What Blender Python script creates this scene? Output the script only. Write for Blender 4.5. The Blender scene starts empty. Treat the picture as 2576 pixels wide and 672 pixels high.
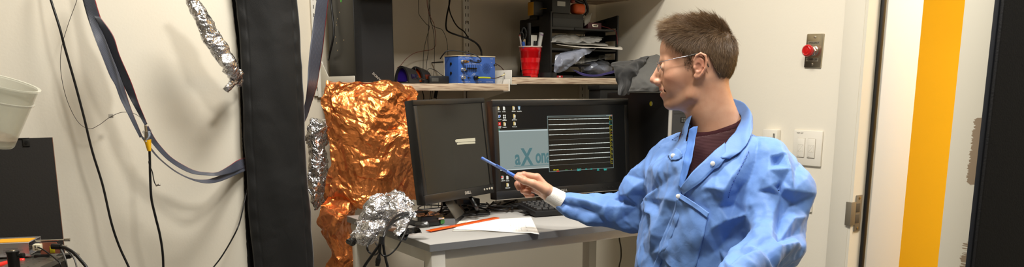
import bpy, bmesh, math, random
import numpy as np
from mathutils import Vector, Matrix
from mathutils.bvhtree import BVHTree
S = bpy.context.scene
COL = S.collection
PI = math.pi
rnd = random.Random(7)

# ---------------------------------------------------------------- camera model (room: X along back wall, Y to back wall)
FPX = 2050.; CX = 1288.; CY = 631.
PITCH = math.radians(11.2); YAW = math.radians(32.5)
CAM = Vector((0, 0, 1.22))
FH = Vector((math.sin(YAW), math.cos(YAW), 0)); RH = Vector((math.cos(YAW), -math.sin(YAW), 0)); ZH = Vector((0, 0, 1))
FW = FH*math.cos(PITCH) - ZH*math.sin(PITCH); UPV = FH*math.sin(PITCH) + ZH*math.cos(PITCH)
def ray(x, y): return RH*((x-CX)/FPX) + UPV*((CY-y)/FPX) + FW
def atX(x, y, v): r = ray(x, y); return CAM + r*(v/r.x)
def atY(x, y, v): r = ray(x, y); return CAM + r*(v/r.y)
def atZ(x, y, v): r = ray(x, y); return CAM + r*((v-CAM.z)/r.z)
def P(x, y, d): r = ray(x, y); return CAM + r*(d/r.dot(FH))
def atPlane(x, y, q, n):
    r = ray(x, y); return CAM + r*((q-CAM).dot(n)/r.dot(n))

cam_d = bpy.data.cameras.new('camera'); cam = bpy.data.objects.new('camera', cam_d); COL.objects.link(cam)
cam.location = CAM; cam.rotation_euler = (PI/2-PITCH, 0, -YAW)
cam_d.sensor_width = 36; cam_d.lens = FPX/2576*36; cam_d.shift_y = (CY-336)/2576
cam_d.clip_start = 0.02; S.camera = cam

# ---------------------------------------------------------------- materials
def lin(c):
    c = c/255.
    return c/12.92 if c <= .04045 else ((c+.055)/1.055)**2.4
def rgb(r, g, b): return (lin(r), lin(g), lin(b), 1)
MATS = {}
def mat(name, col, rough=.5, metal=0, bump=0, bscale=200, spec=.5, emit=None, estr=0, trans=0, alpha=1, var=0, vscale=5, coat=0, sss=0, sheen=0, btype='noise', ior=1.45):
    if name in MATS: return MATS[name]
    m = bpy.data.materials.new(name); m.use_nodes = True; nt = m.node_tree; b = nt.nodes['Principled BSDF']
    b.inputs['Base Color'].default_value = rgb(*col); b.inputs['Roughness'].default_value = rough
    b.inputs['Metallic'].default_value = metal; b.inputs['Specular IOR Level'].default_value = spec; b.inputs['IOR'].default_value = ior
    if emit: b.inputs['Emission Color'].default_value = rgb(*emit); b.inputs['Emission Strength'].default_value = estr
    if trans: b.inputs['Transmission Weight'].default_value = trans
    if alpha < 1: b.inputs['Alpha'].default_value = alpha
    if coat: b.inputs['Coat Weight'].default_value = coat; b.inputs['Coat Roughness'].default_value = .1
    if sss:
        b.inputs['Subsurface Weight'].default_value = sss; b.inputs['Subsurface Radius'].default_value = (1, .35, .2); b.inputs['Subsurface Scale'].default_value = .006
    if sheen: b.inputs['Sheen Weight'].default_value = sheen
    tc = nt.nodes.new('ShaderNodeTexCoord')
    if bump:
        if btype == 'noise':
            n = nt.nodes.new('ShaderNodeTexNoise'); n.inputs['Scale'].default_value = bscale; n.inputs['Detail'].default_value = 4; o = n.outputs['Fac']
        elif btype == 'voronoi':
            n = nt.nodes.new('ShaderNodeTexVoronoi'); n.inputs['Scale'].default_value = bscale; o = n.outputs['Distance']
        elif btype == 'wave':
            n = nt.nodes.new('ShaderNodeTexWave'); n.inputs['Scale'].default_value = bscale; n.bands_direction = 'Z'; o = n.outputs['Fac']
        nt.links.new(tc.outputs['Object'], n.inputs['Vector'])
        bp = nt.nodes.new('ShaderNodeBump'); bp.inputs['Strength'].default_value = bump; bp.inputs['Distance'].default_value = .002
        nt.links.new(o, bp.inputs['Height']); nt.links.new(bp.outputs['Normal'], b.inputs['Normal'])
    if var:
        n = nt.nodes.new('ShaderNodeTexNoise'); n.inputs['Scale'].default_value = vscale; n.inputs['Detail'].default_value = 5
        nt.links.new(tc.outputs['Object'], n.inputs['Vector'])
        mx = nt.nodes.new('ShaderNodeMix'); mx.data_type = 'RGBA'
        c = rgb(*col); mx.inputs[6].default_value = tuple(v*(1-var) for v in c[:3])+(1,); mx.inputs[7].default_value = tuple(min(1, v*(1+var)) for v in c[:3])+(1,)
        nt.links.new(n.outputs['Fac'], mx.inputs[0]); nt.links.new(mx.outputs[2], b.inputs['Base Color'])
    MATS[name] = m
    return m

# ---------------------------------------------------------------- mesh builder
def frame(origin, x, y, z):
    m = Matrix.Identity(4)
    for i, a in enumerate((x, y, z)):
        a = Vector(a)
        for k in range(3): m[k][i] = a[k]
    for k in range(3): m[k][3] = origin[k]
    return m
class MB:
    def __init__(s): s.v = []; s.f = []; s.m = []; s.uv = None
    def add(s, vs, fs, mi=0, M=None):
        o = len(s.v)
        for v in vs:
            v = Vector(v)
            s.v.append((M @ v) if M else v)
        for f in fs: s.f.append(tuple(i+o for i in f)); s.m.append(mi)
        return s
    def bm(s, b, mi=0, M=None):
        b.verts.index_update()
        s.add([v.co.copy() for v in b.verts], [[v.index for v in f.verts] for f in b.faces], mi, M); b.free(); return s
    def box(s, lo, hi, mi=0, M=None, bev=0, seg=2):
        b = bmesh.new(); bmesh.ops.create_cube(b, size=1)
        for v in b.verts:
            v.co = Vector([lo[k] if v.co[k] < 0 else hi[k] for k in range(3)])
        if bev: bmesh.ops.bevel(b, geom=list(b.edges), offset=bev, segments=seg, affect='EDGES', profile=.5)
        return s.bm(b, mi, M)
    def prism(s, poly, h0, h1, mi=0, M=None, bev=0):   # poly in XY, extruded along Z
        b = bmesh.new(); n = len(poly)
        a = [b.verts.new((p[0], p[1], h0)) for p in poly]; c = [b.verts.new((p[0], p[1], h1)) for p in poly]
        b.faces.new(a[::-1]); b.faces.new(c)
        for i in range(n): b.faces.new((a[i], a[(i+1) % n], c[(i+1) % n], c[i]))
        bmesh.ops.recalc_face_normals(b, faces=list(b.faces))
        if bev: bmesh.ops.bevel(b, geom=list(b.edges), offset=bev, segments=2, affect='EDGES', profile=.5)
        return s.bm(b, mi, M)
    def lathe(s, prof, n=24, mi=0, M=None, cap=True, sx=1, sy=1):   # prof [(r,z)]
        vs = []; fs = []
        for r, z in prof:
            for k in range(n):
                a = 2*PI*k/n; vs.append((r*math.cos(a)*sx, r*math.sin(a)*sy, z))
        for j in range(len(prof)-1):
            for k in range(n):
                fs.append((j*n+k, j*n+(k+1) % n, (j+1)*n+(k+1) % n, (j+1)*n+k))
        if cap: fs.append(tuple(range(n))[::-1]); fs.append(tuple((len(prof)-1)*n+k for k in range(n)))
        return s.add(vs, fs, mi, M)
    def cyl(s, a, b, r, r2=None, n=16, mi=0):
        a = Vector(a); b = Vector(b); z = (b-a); L = z.length; q = z.to_track_quat('Z', 'Y').to_matrix().to_4x4()
        return s.lathe([(r, 0), (r if r2 is None else r2, L)], n, mi, Matrix.Translation(a) @ q)
    def sph(s, c, r, n=16, mi=0, M=None):
        b = bmesh.new(); bmesh.ops.create_uvsphere(b, u_segments=n, v_segments=max(6, n//2), radius=1)
        for v in b.verts:
            v.co = Vector((v.co.x*(r[0] if hasattr(r, '__len__') else r)+c[0], v.co.y*(r[1] if hasattr(r, '__len__') else r)+c[1], v.co.z*(r[2] if hasattr(r, '__len__') else r)+c[2]))
        return s.bm(b, mi, M)
    def tube(s, pts, r, n=8, mi=0, sub=6, flat=1):
        pts = catmull(pts, sub); m = len(pts); up = None; vs = []; fs = []
        for i, p in enumerate(pts):
            t = (pts[min(i+1, m-1)]-pts[max(i-1, 0)]).normalized()
            if up is None: up = t.orthogonal().normalized()
            else: up = (up - t*up.dot(t)).normalized()
            w = t.cross(up)
            rr = r(i/(m-1)) if callable(r) else r
            for k in range(n):
                a = 2*PI*k/n; vs.append(p + up*(rr*math.cos(a)) + w*(rr*flat*math.sin(a)))
        for i in range(m-1):
            for k in range(n): fs.append((i*n+k, i*n+(k+1) % n, (i+1)*n+(k+1) % n, (i+1)*n+k))
        fs.append(tuple(range(n))[::-1]); fs.append(tuple((m-1)*n+k for k in range(n)))
        return s.add(vs, fs, mi)
    def grid(s, G, mi=0, closed=False):       # G[i][j] Vectors
        ny = len(G); nx = len(G[0]); vs = [v for row in G for v in row]; fs = []
        for i in range(ny-1):
            for j in range(nx-1 if not closed else nx):
                fs.append((i*nx+j, i*nx+(j+1) % nx, (i+1)*nx+(j+1) % nx, (i+1)*nx+j))
        return s.add(vs, fs, mi)
def catmull(pts, sub):
    pts = [Vector(p) for p in pts]
    if len(pts) < 3 or sub <= 1: return pts
    out = []; q = [pts[0]*2-pts[1]] + pts + [pts[-1]*2-pts[-2]]
    for i in range(1, len(q)-2):
        for k in range(sub):
            t = k/sub; a, b, c, d = q[i-1], q[i], q[i+1], q[i+2]
            out.append(.5*((2*b) + (c-a)*t + (2*a-5*b+4*c-d)*t*t + (3*b-a-3*c+d)*t**3))
    out.append(pts[-1]); return out

def worigin(o):
    p = Vector((0, 0, 0))
    while o: p += o.location; o = o.parent
    return p
def obj(name, mb, mats, parent=None, smooth=True, auto=40, loc=None, double=False):
    V = mb.v; me = bpy.data.meshes.new(name)
    po = worigin(parent)
    if loc is None:
        xs = [v.x for v in V]; ys = [v.y for v in V]; zs = [v.z for v in V]
        loc = Vector(((min(xs)+max(xs))/2, (min(ys)+max(ys))/2, min(zs)))
    loc = Vector(loc)
    me.from_pydata([v-loc for v in V], [], mb.f)
    if not isinstance(mats, (list, tuple)): mats = [mats]
    for m in mats: me.materials.append(m)
    if len(mats) > 1: me.polygons.foreach_set('material_index', mb.m)
    b = bmesh.new(); b.from_mesh(me); bmesh.ops.recalc_face_normals(b, faces=list(b.faces)) if not double else None; b.to_mesh(me); b.free()
    if smooth:
        me.polygons.foreach_set('use_smooth', [True]*len(me.polygons))
        if auto: me.set_sharp_from_angle(angle=math.radians(auto))
    me.update()
    o = bpy.data.objects.new(name, me); COL.objects.link(o)
    o.location = loc - po
    if parent: o.parent = parent
    return o
def thing(name, label, cat, loc, group=None):
    o = bpy.data.objects.new(name, None); COL.objects.link(o); o.location = loc; o.empty_display_size = .05
    o['label'] = label; o['category'] = cat
    if group: o['group'] = group
    return o
def tag(o, label, cat, group=None):
    o['label'] = label; o['category'] = cat
    if group: o['group'] = group
    return o
def struct(o): o['kind'] = 'structure'; return o
def dup(root, loc, label=None, rotz=None):
    r = root.copy(); COL.objects.link(r); r.location = loc
    if rotz is not None: r.rotation_euler = (0, 0, rotz)
    if label: r['label'] = label
    for ch in list(root.children):
        c = ch.copy(); COL.objects.link(c); c.parent = r
        for g in ch.children:
            d = g.copy(); COL.objects.link(d); d.parent = c
    return r
_fonts = {}
def text_mb(txt, size, M, mb=None, mi=0, ext=.0003, align='CENTER', bold=0, sx=1.0, space=1.0):
    cu = bpy.data.curves.new('t', 'FONT'); cu.body = txt; cu.size = size; cu.align_x = align; cu.align_y = 'CENTER'; cu.extrude = ext; cu.offset = bold; cu.resolution_u = 3; cu.space_character = space
    to = bpy.data.objects.new('t', cu); COL.objects.link(to)
    dg = bpy.context.evaluated_depsgraph_get(); dg.update()
    me = bpy.data.meshes.new_from_object(to.evaluated_get(dg))
    mb = mb or MB()
    mb.add([Vector((v.co.x*sx, v.co.y, v.co.z)) for v in me.vertices], [tuple(p.vertices) for p in me.polygons], mi, M)
    bpy.data.objects.remove(to); bpy.data.curves.remove(cu); bpy.data.meshes.remove(me)
    return mb

# faceted (creased) noise: linear over a jittered simplex lattice
def _h(i, j, k, s):
    n = (i*374761393 + j*668265263 + k*2147483647 + s*1274126177) & 0xffffffff
    n = ((n ^ (n >> 13))*1274126177) & 0xffffffff
    n = ((n ^ (n >> 16))*2246822519) & 0xffffffff
    return ((n >> 8) & 0xffff)/32767.5 - 1
def facet3(Pn, cell, seed, smooth=False):
    r = np.random.RandomState(seed); q, _ = np.linalg.qr(r.randn(3, 3))
    X = (Pn @ q)/cell + r.rand(3)*50
    X = X + .35*np.sin(X[:, [1, 2, 0]]*1.7 + r.rand(3)*6)
    I = np.floor(X).astype(np.int64); Fr = X - I
    if smooth: Fr = Fr*Fr*(3-2*Fr)
    o = np.argsort(-Fr, axis=1); s = np.take_along_axis(Fr, o, 1)
    n = len(X); ar = np.arange(n); cur = I.copy(); v = _h(cur[:, 0], cur[:, 1], cur[:, 2], seed)*(1-s[:, 0])
    for k in range(3):
        cur[ar, o[:, k]] += 1
        w = s[:, k] - (s[:, k+1] if k < 2 else 0)
        v += _h(cur[:, 0], cur[:, 1], cur[:, 2], seed)*w
    return v
def crumple(mb, levels, seed=1, vec=True):
    A = np.array([tuple(v) for v in mb.v]); D = np.zeros_like(A)
    for li, (cell, amp) in enumerate(levels):
        for k in range(3): D[:, k] += amp*facet3(A, cell, seed*97+li*11+k)
    A += D; mb.v = [Vector(a) for a in A]; return mb

# ---------------------------------------------------------------- signed distance modelling
def surface_nets(fn, lo, hi, h):
    lo = np.array(lo, float); hi = np.array(hi, float); n = np.ceil((hi-lo)/h).astype(int)+1
    xs = [lo[k]+h*np.arange(n[k]) for k in range(3)]
    X, Y, Z = np.meshgrid(*xs, indexing='ij', sparse=False)
    V = fn(X.astype(np.float32), Y.astype(np.float32), Z.astype(np.float32))
    ins = V < 0
    c = np.zeros(tuple(n-1), int)
    for a in (0, 1):
        for b in (0, 1):
            for d in (0, 1): c += ins[a:n[0]-1+a, b:n[1]-1+b, d:n[2]-1+d]
    act = np.argwhere((c > 0) & (c < 8)); idx = -np.ones(tuple(n-1), int); idx[tuple(act.T)] = np.arange(len(act))
    acc = np.zeros((len(act), 3)); cnt = np.zeros(len(act))
    for ax in range(3):
        o1, o2 = [k for k in range(3) if k != ax]
        for a in (0, 1):
            for b in (0, 1):
                p = act.copy(); p[:, o1] += a; p[:, o2] += b; q = p.copy(); q[:, ax] += 1
                va = V[tuple(p.T)]; vb = V[tuple(q.T)]; cr = (va < 0) != (vb < 0)
                t = np.where(cr, va/np.where(cr, va-vb, 1), 0)
                pt = p.astype(float); pt[:, ax] += t
                acc[cr] += pt[cr]; cnt[cr] += 1
    verts = lo + h*acc/cnt[:, None]
    faces = []
    for ax in range(3):
        o1, o2 = [(1, 2), (2, 0), (0, 1)][ax]
        s0 = [slice(None)]*3; s1 = [slice(None)]*3; s0[ax] = slice(0, -1); s1[ax] = slice(1, None)
        A = ins[tuple(s0)]; B = ins[tuple(s1)]
        e = np.argwhere(A != B); e = e[(e[:, o1] > 0) & (e[:, o2] > 0) & (e[:, o1] < n[o1]-1) & (e[:, o2] < n[o2]-1)]
        d1 = np.zeros(3, int); d1[o1] = 1; d2 = np.zeros(3, int); d2[o2] = 1
        i0 = idx[tuple((e-d1-d2).T)]; i1 = idx[tuple((e-d2).T)]; i2 = idx[tuple(e.T)]; i3 = idx[tuple((e-d1).T)]
        fl = A[tuple(e.T)]
        F = np.stack([i0, i1, i2, i3], 1); F[~fl] = F[~fl][:, ::-1]; faces.append(F)
    F = np.concatenate(faces); F = F[(F >= 0).all(1)]
    return verts, F
def smin(a, b, k):
    h = np.clip(.5+.5*(b-a)/k, 0, 1); return b*(1-h)+a*h - k*h*(1-h)
def smax(a, b, k): return -smin(-a, -b, k)
def s_ell(X, Y, Z, c, r):
    x = (X-c[0])/r[0]; y = (Y-c[1])/r[1]; z = (Z-c[2])/r[2]
    k0 = np.sqrt(x*x+y*y+z*z)+1e-9; k1 = np.sqrt((x/r[0])**2+(y/r[1])**2+(z/r[2])**2)+1e-9
    return k0*(k0-1)/k1
def s_cap(X, Y, Z, a, b, ra, rb=None, sq=None):
    rb = ra if rb is None else rb
    a = np.array(a, float); b = np.array(b, float); d = b-a
    t = np.clip(((X-a[0])*d[0]+(Y-a[1])*d[1]+(Z-a[2])*d[2])/max(d.dot(d), 1e-9), 0, 1)
    return np.sqrt((X-a[0]-t*d[0])**2+(Y-a[1]-t*d[1])**2+(Z-a[2]-t*d[2])**2) - (ra+(rb-ra)*t)
def np_mb(V, F, M=None):
    mb = MB(); mb.v = [Vector(v) for v in V]; mb.f = [tuple(int(i) for i in f) for f in F]; mb.m = [0]*len(mb.f)
    if M: mb.v = [M @ v for v in mb.v]
    return mb
# ================================================================ SETTING
XR = 2.45; YB = 3.117; ZC = 2.75; XL = -1.9; YF = -2.2; YP = 2.75
def wall_mat(name, col, bump=.12):
    return mat(name, col, rough=.62, bump=bump, bscale=140, spec=.3, var=.02, vscale=1.5)
M_wall = wall_mat('wall_paint', (214, 205, 186))
M_wallp = wall_mat('panel_paint', (226, 219, 202))
M_trim = mat('trim_paint', (214, 208, 192), rough=.4, spec=.4)
struct(obj('floor', MB().box((XL-.1, YF-.1, -.05), (4.6, YB+.1, 0)), mat('floor_vinyl', (120, 116, 108), .45, var=.15, vscale=8)))
struct(obj('ceiling', MB().box((XL-.1, YF-.1, ZC), (4.6, YB+.1, ZC+.05)), mat('ceiling_tile', (225, 222, 212), .8)))
struct(obj('wall_back', MB().box((XL, YB, 0), (4.6, YB+.1, ZC)), M_wall))
struct(obj('wall_left', MB().box((XL-.1, YF-.1, 0), (XL, YB, ZC)), M_wall))
struct(obj('wall_front', MB().box((XL, YF-.1, 0), (XR, YF, ZC)), mat('far_wall_paint', (120, 114, 104), .7)))
# partition the cables hang in front of
struct(obj('wall_partition', MB().box((XL, YP, 0), (.80, YB-.001, ZC), bev=.002), M_wallp))
# right wall with its doorway (Y .80 .. 1.70, up to 2.13)
DY0, DY1, DZ = .79, 1.70, 2.13
w = MB(); w.box((XR, DY1, 0), (XR+.11, YB, ZC)); w.box((XR, YF, 0), (XR+.11, DY0, ZC)); w.box((XR, DY0, DZ), (XR+.11, DY1, ZC))
struct(obj('wall_right', w, M_wallp))
w = MB()
for x0, x1 in ((XR-.014, XR),):
    w.box((x0, DY1-.004, 0), (x1, DY1+.072, DZ+.07), bev=.002); w.box((x0, DY0-.072, 0), (x1, DY0+.004, DZ+.07), bev=.002); w.box((x0, DY0+.004, DZ-.004), (x1, DY1-.004, DZ+.07))
struct(obj('trim_1', w, M_trim))
w = MB()   # jamb lining and stop
w.box((XR-.012, DY1-.014, 0), (XR+.085, DY1, DZ)); w.box((XR-.012, DY0, DZ-.014), (XR+.085, DY1-.014, DZ)); w.box((XR-.012, DY0, 0), (XR+.085, DY0+.012, DZ-.014))
struct(obj('trim_2', w, M_trim))
w = MB(); w.box((XR+.048, DY1-.026, 0), (XR+.066, DY1-.0145, DZ-.015), bev=.003)
struct(obj('trim_3', w, mat('black_rubber_seal', (18, 18, 17), .5)))
w = MB(); w.box((XR+.085, DY1-.019, 0), (XR+.285, DY1+.10, DZ+.05), bev=.003)
struct(obj('trim_4', w, mat('outer_jamb_paint', (214, 213, 208), .45)))
# corridor
M_yel = mat('yellow_paint', (246, 188, 26), rough=.5, spec=.35, var=.02, vscale=3)
struct(obj('wall_corridor', MB().box((4.2, -.6, 0), (4.3, YB, ZC)), M_yel))
struct(obj('wall_corridor_end', MB().box((XR+.11, YF-.1, 0), (4.6, YF, ZC)), M_wall))
# strike plate on the jamb
t = thing('strike_plate', 'brushed steel door strike plate let into the white door jamb', 'strike plate', Vector((XR+.01, DY1-.016, 1.0)))
sc = atY(2161, 536, DY1-.015); zc = sc.z
w = MB(); w.box((XR+.004, DY1-.0175, zc-.062), (XR+.036, DY1-.0145, zc+.062), bev=.0006); w.box((XR-.020, DY1-.0175, zc-.04), (XR+.006, DY1-.0145, zc+.04), bev=.001)
w.box((XR-.0215, DY1-.0175, zc-.04), (XR-.018, DY1+.004, zc+.04), bev=.001)
M_strike = mat('strike_metal', (128, 120, 104), .5, .45)
M_steel = mat('brushed_steel', (150, 140, 122), .33, 1, bump=.05, bscale=300)
M_dark = mat('black_plastic', (16, 16, 16), .4)
obj('plate', w, M_strike, t)
for a in (-.034, .004): obj('latch_hole', MB().box((XR+.006, DY1-.0182, zc+a), (XR+.026, DY1-.0174, zc+a+.03), bev=.0003), mat('strike_hole', (75, 68, 58), .6), t)
for a in (-.052, .052):
    w = MB(); w.lathe([(.0045, 0), (.0045, .001), (.003, .0016)], 14, M=frame((XR+.02, DY1-.0175, zc+a), (1, 0, 0), (0, 0, 1), (0, -1, 0))); obj('screw', w, M_steel, t)
# open door leaf swung into the room
e0 = atX(2392, 336, 1.50); e1 = Vector((1.50, e0.y-.0, 0)); ya = atX(2392, 336, 1.50).y; yb_ = atX(2470, 336, 1.50).y
M_scr = bpy.data.materials.new('scratched_white_paint'); M_scr.use_nodes = True
nt = M_scr.node_tree; b = nt.nodes['Principled BSDF']; b.inputs['Roughness'].default_value = .5
tc = nt.nodes.new('ShaderNodeTexCoord'); mp = nt.nodes.new('ShaderNodeMapping'); mp.inputs['Scale'].default_value = (14, 14, 420)
nz = nt.nodes.new('ShaderNodeTexNoise'); nz.inputs['Scale'].default_value = 1; nz.inputs['Detail'].default_value = 3
nt.links.new(tc.outputs['Object'], mp.inputs[0]); nt.links.new(mp.outputs[0], nz.inputs['Vector'])
sp = nt.nodes.new('ShaderNodeSeparateXYZ'); nt.links.new(tc.outputs['Object'], sp.inputs[0])
def mth(op, a, bb, c=None):
    n = nt.nodes.new('ShaderNodeMath'); n.operation = op
    for i, x in enumerate((a, bb, c)):
        if x is None: continue
        if isinstance(x, (int, float)): n.inputs[i].default_value = x
        else: nt.links.new(x, n.inputs[i])
    return n.outputs[0]
zobj = sp.outputs[2]; yobj = sp.outputs[1]
big = nt.nodes.new('ShaderNodeTexNoise'); big.inputs['Scale'].default_value = 14; nt.links.new(tc.outputs['Object'], big.inputs['Vector'])
# bands of scuffing near the leading corner (object z relative to door base)
za = atX(2450, 285, 1.50).z; zb = atX(2440, 500, 1.50).z; zc2 = atX(2410, 590, 1.50).z
def band(lo, hi):
    return mth('MULTIPLY', mth('SMOOTH_MIN', mth('MULTIPLY', mth('SUBTRACT', zobj, lo), 40), 1, .2), mth('SMOOTH_MIN', mth('MULTIPLY', mth('SUBTRACT', hi, zobj), 40), 1, .2))
bd = mth('MAXIMUM', mth('MAXIMUM', band(zb, za), mth('MULTIPLY', band(.70, zc2), .8)), 0)
near = mth('MAXIMUM', mth('MINIMUM', mth('ADD', mth('MULTIPLY', yobj, -55), .05), 1), 0)
fac = mth('GREATER_THAN', mth('MULTIPLY', mth('MULTIPLY', bd, near), mth('ADD', mth('MULTIPLY', nz.outputs['Fac'], 1.5), mth('MULTIPLY', big.outputs['Fac'], .9))), .80)
mx = nt.nodes.new('ShaderNodeMix'); mx.data_type = 'RGBA'; mx.inputs[6].default_value = rgb(205, 200, 184); mx.inputs[7].default_value = rgb(140, 122, 100)
nt.links.new(fac, mx.inputs[0]); nt.links.new(mx.outputs[2], b.inputs['Base Color'])
dd = struct(obj('door_1', MB().box((1.50, yb_, .01), (2.43, ya, 2.12), bev=.002), M_scr))
obj('door_cover', MB().box((1.503, yb_-.012, .01), (2.43, yb_-.0005, 2.12), bev=.004), mat('black_door_cover', (20, 20, 22), .7, bump=.3, bscale=300), dd)
obj('edge_gasket', MB().box((1.498, yb_-.006, .01), (1.51, yb_+.003, 2.12), bev=.002), mat('navy_gasket', (12, 17, 26), .6), dd)
# small bumper in the corridor next to the outer jamb
q = atX(2252, 487, XR+.30)
w = MB(); w.cyl(q+Vector((-.012, 0, 0)), q+Vector((.03, 0, 0)), .012, .014, 16)
w.cyl(q+Vector((.0, 0, 0)), q+Vector((.0, .17, 0)), .006)
obj('latch_stub', w, mat('dull_grey_metal', (110, 108, 100), .5, .6), bpy.data.objects['trim_4'])

# ================================================================ LIGHTS
def troffer(x, y, z, sx, sy, power, label, col=(1, .962, .90)):
    t = thing('ceiling_light', label, 'ceiling light', Vector((x, y, z)), 'ceiling light panels')
    w = MB()
    for a, b2, c, d in ((-sx/2-.03, -sy/2-.03, sx/2+.03, -sy/2), (-sx/2-.03, sy/2, sx/2+.03, sy/2+.03), (-sx/2-.03, -sy/2, -sx/2, sy/2), (sx/2, -sy/2, sx/2+.03, sy/2)):
        w.box((x+a, y+b2, z-.0), (x+c, y+d, z+.02))
    obj('frame', w, M_trim, t)
    obj('diffuser', MB().box((x-sx/2, y-sy/2, z+.008), (x+sx/2, y+sy/2, z+.02)), mat('light_diffuser', (240, 238, 230), .5, emit=(255, 248, 232), estr=3), t)
    L = bpy.data.lights.new('panel_lamp', 'AREA'); L.shape = 'RECTANGLE'; L.size = sx; L.size_y = sy; L.energy = power; L.color = col
    o = bpy.data.objects.new('panel_lamp', L); COL.objects.link(o); o.parent = t; o.location = (0, 0, -.012)
    return t
troffer(1.05, 1.75, ZC-.03, .5, .5, 39, 'square ceiling panel above the desk')
troffer(.85, .62, ZC-.03, .28, .4, 34, 'smaller ceiling panel nearest the camera')
troffer(3.3, .9, ZC-.03, .5, .9, 62, 'ceiling panel in the yellow corridor', (1, .96, .9))
wd = bpy.data.worlds.new('world'); S.world = wd; wd.use_nodes = True
wd.node_tree.nodes['Background'].inputs[0].default_value = (.9, .93, 1, 1); wd.node_tree.nodes['Background'].inputs[1].default_value = .22
S.view_settings.view_transform = 'Standard'; S.view_settings.look = 'None'; S.view_settings.gamma = 1; S.view_settings.use_curve_mapping = False
S.view_settings.exposure = 0.22
# ================================================================ LEFT SIDE
M_blk = mat('black_cable', (14, 14, 15), .42, spec=.5)
M_alu = mat('aluminium_foil', (215, 215, 218), .2, 1, bump=.5, bscale=260, btype='voronoi')
def cable(name, label, pts, r, m=M_blk, group=None, cat='cable', sub=8, n=8):
    w = MB(); w.tube(pts, r, n=n, sub=sub); return tag(obj(name, w, m, auto=0), label, cat, group)
YC = 2.64
def py(l, Y): return [atY(a, b, Y if len(t) == 0 else t[0]) for a, b, *t in l]
cable('hanging_cable', 'thick black cable hanging in front of the pale panel, leftmost of the cables',
      [atY(*q) for q in ((112, -60, 2.70), (128, 0, 2.68), (150, 70, 2.66), (163, 120, 2.66), (186, 200, 2.66), (210, 290, 2.66), (232, 380, 2.66), (258, 465, 2.66), (280, 560, 2.65), (300, 620, 2.65), (325, 675, 2.64), (350, 740, 2.62), (372, 830, 2.6))], .0034)
cable('thin_wire', 'hair thin dark wire looping down and right to the taped connector',
      [atY(*q) for q in ((205, -40, 2.69), (192, 5, 2.69), (172, 60, 2.69), (155, 120, 2.69), (153, 180, 2.69), (168, 250, 2.69), (195, 305, 2.69), (224, 324, 2.68), (250, 314, 2.67), (275, 296, 2.66), (305, 283, 2.65), (335, 285, 2.64), (358, 300, 2.63), (365, 318, 2.63))], .0008, mat('thin_grey_wire', (75, 68, 62), .5), cat='wire')
w = MB(); q = atY(279, 292, 2.665); w.box(q-Vector((.006, .004, .006)), q+Vector((.006, .004, .006)), bev=.0015)
tag(obj('wire_clip', w, mat('clear_clip', (205, 200, 188), .35)), 'tiny pale clip on the thin wire near the wall', 'clip')

M_rib = bpy.data.materials.new('ribbon_cable_grey'); M_rib.use_nodes = True
def ribbon_mat(m, base, dark):
    nt = m.node_tree; b = nt.nodes['Principled BSDF']; b.inputs['Roughness'].default_value = .38
    uv = nt.nodes.new('ShaderNodeUVMap'); sp = nt.nodes.new('ShaderNodeSeparateXYZ'); nt.links.new(uv.outputs[0], sp.inputs[0])
    mu = nt.nodes.new('ShaderNodeMath'); mu.operation = 'MULTIPLY'; mu.inputs[1].default_value = 16*2*PI; nt.links.new(sp.outputs[0], mu.inputs[0])
    si = nt.nodes.new('ShaderNodeMath'); si.operation = 'SINE'; nt.links.new(mu.outputs[0], si.inputs[0])
    mr = nt.nodes.new('ShaderNodeMapRange'); mr.inputs[1].default_value = -1; nt.links.new(si.outputs[0], mr.inputs[0])
    mx = nt.nodes.new('ShaderNodeMix'); mx.data_type = 'RGBA'; mx.inputs[6].default_value = rgb(*dark); mx.inputs[7].default_value = rgb(*base); nt.links.new(mr.outputs[0], mx.inputs[0])
    lt = nt.nodes.new('ShaderNodeMath'); lt.operation = 'GREATER_THAN'; lt.inputs[1].default_value = .95; nt.links.new(sp.outputs[0], lt.inputs[0])
    m2 = nt.nodes.new('ShaderNodeMix'); m2.data_type = 'RGBA'; m2.inputs[7].default_value = rgb(150, 40, 50); nt.links.new(lt.outputs[0], m2.inputs[0]); nt.links.new(mx.outputs[2], m2.inputs[6])
    nt.links.new(m2.outputs[2], b.inputs['Base Color'])
    bp = nt.nodes.new('ShaderNodeBump'); bp.inputs['Strength'].default_value = .9; bp.inputs['Distance'].default_value = .0006; nt.links.new(mr.outputs[0], bp.inputs['Height']); nt.links.new(bp.outputs['Normal'], b.inputs['Normal'])
ribbon_mat(M_rib, (92, 97, 112), (36, 40, 50))
def ribbon(name, label, rows, group=None, parent=None, th=.0009):
    # rows: (xl,yl,Yl, xr,yr,Yr)
    A = catmull([atY(r[0], r[1], r[2]) for r in rows], 8); B = catmull([atY(r[3], r[4], r[5]) for r in rows], 8)
    nx = 9; me = MB(); G = [[a.lerp(b_, k/(nx-1)) for k in range(nx)] for a, b_ in zip(A, B)]
    me.grid(G); V = me.v
    o = obj(name, me, M_rib, parent, auto=0)
    uv = o.data.uv_layers.new(name='UVMap'); ny = len(G)
    for p in o.data.polygons:
        for li in p.loop_indices:
            vi = o.data.loops[li].vertex_index; uv.data[li].uv = ((vi % nx)/(nx-1), (vi//nx)/(ny-1))
    sm = o.modifiers.new('thickness', 'SOLIDIFY'); sm.thickness = th; sm.offset = 0
    if not parent: tag(o, label, 'ribbon cable', group)
    return o
rt = thing('ribbon_cable', 'grey striped ribbon cable draped in a U across the pale panel', 'ribbon cable', atY(300, 230, YC))
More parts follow.
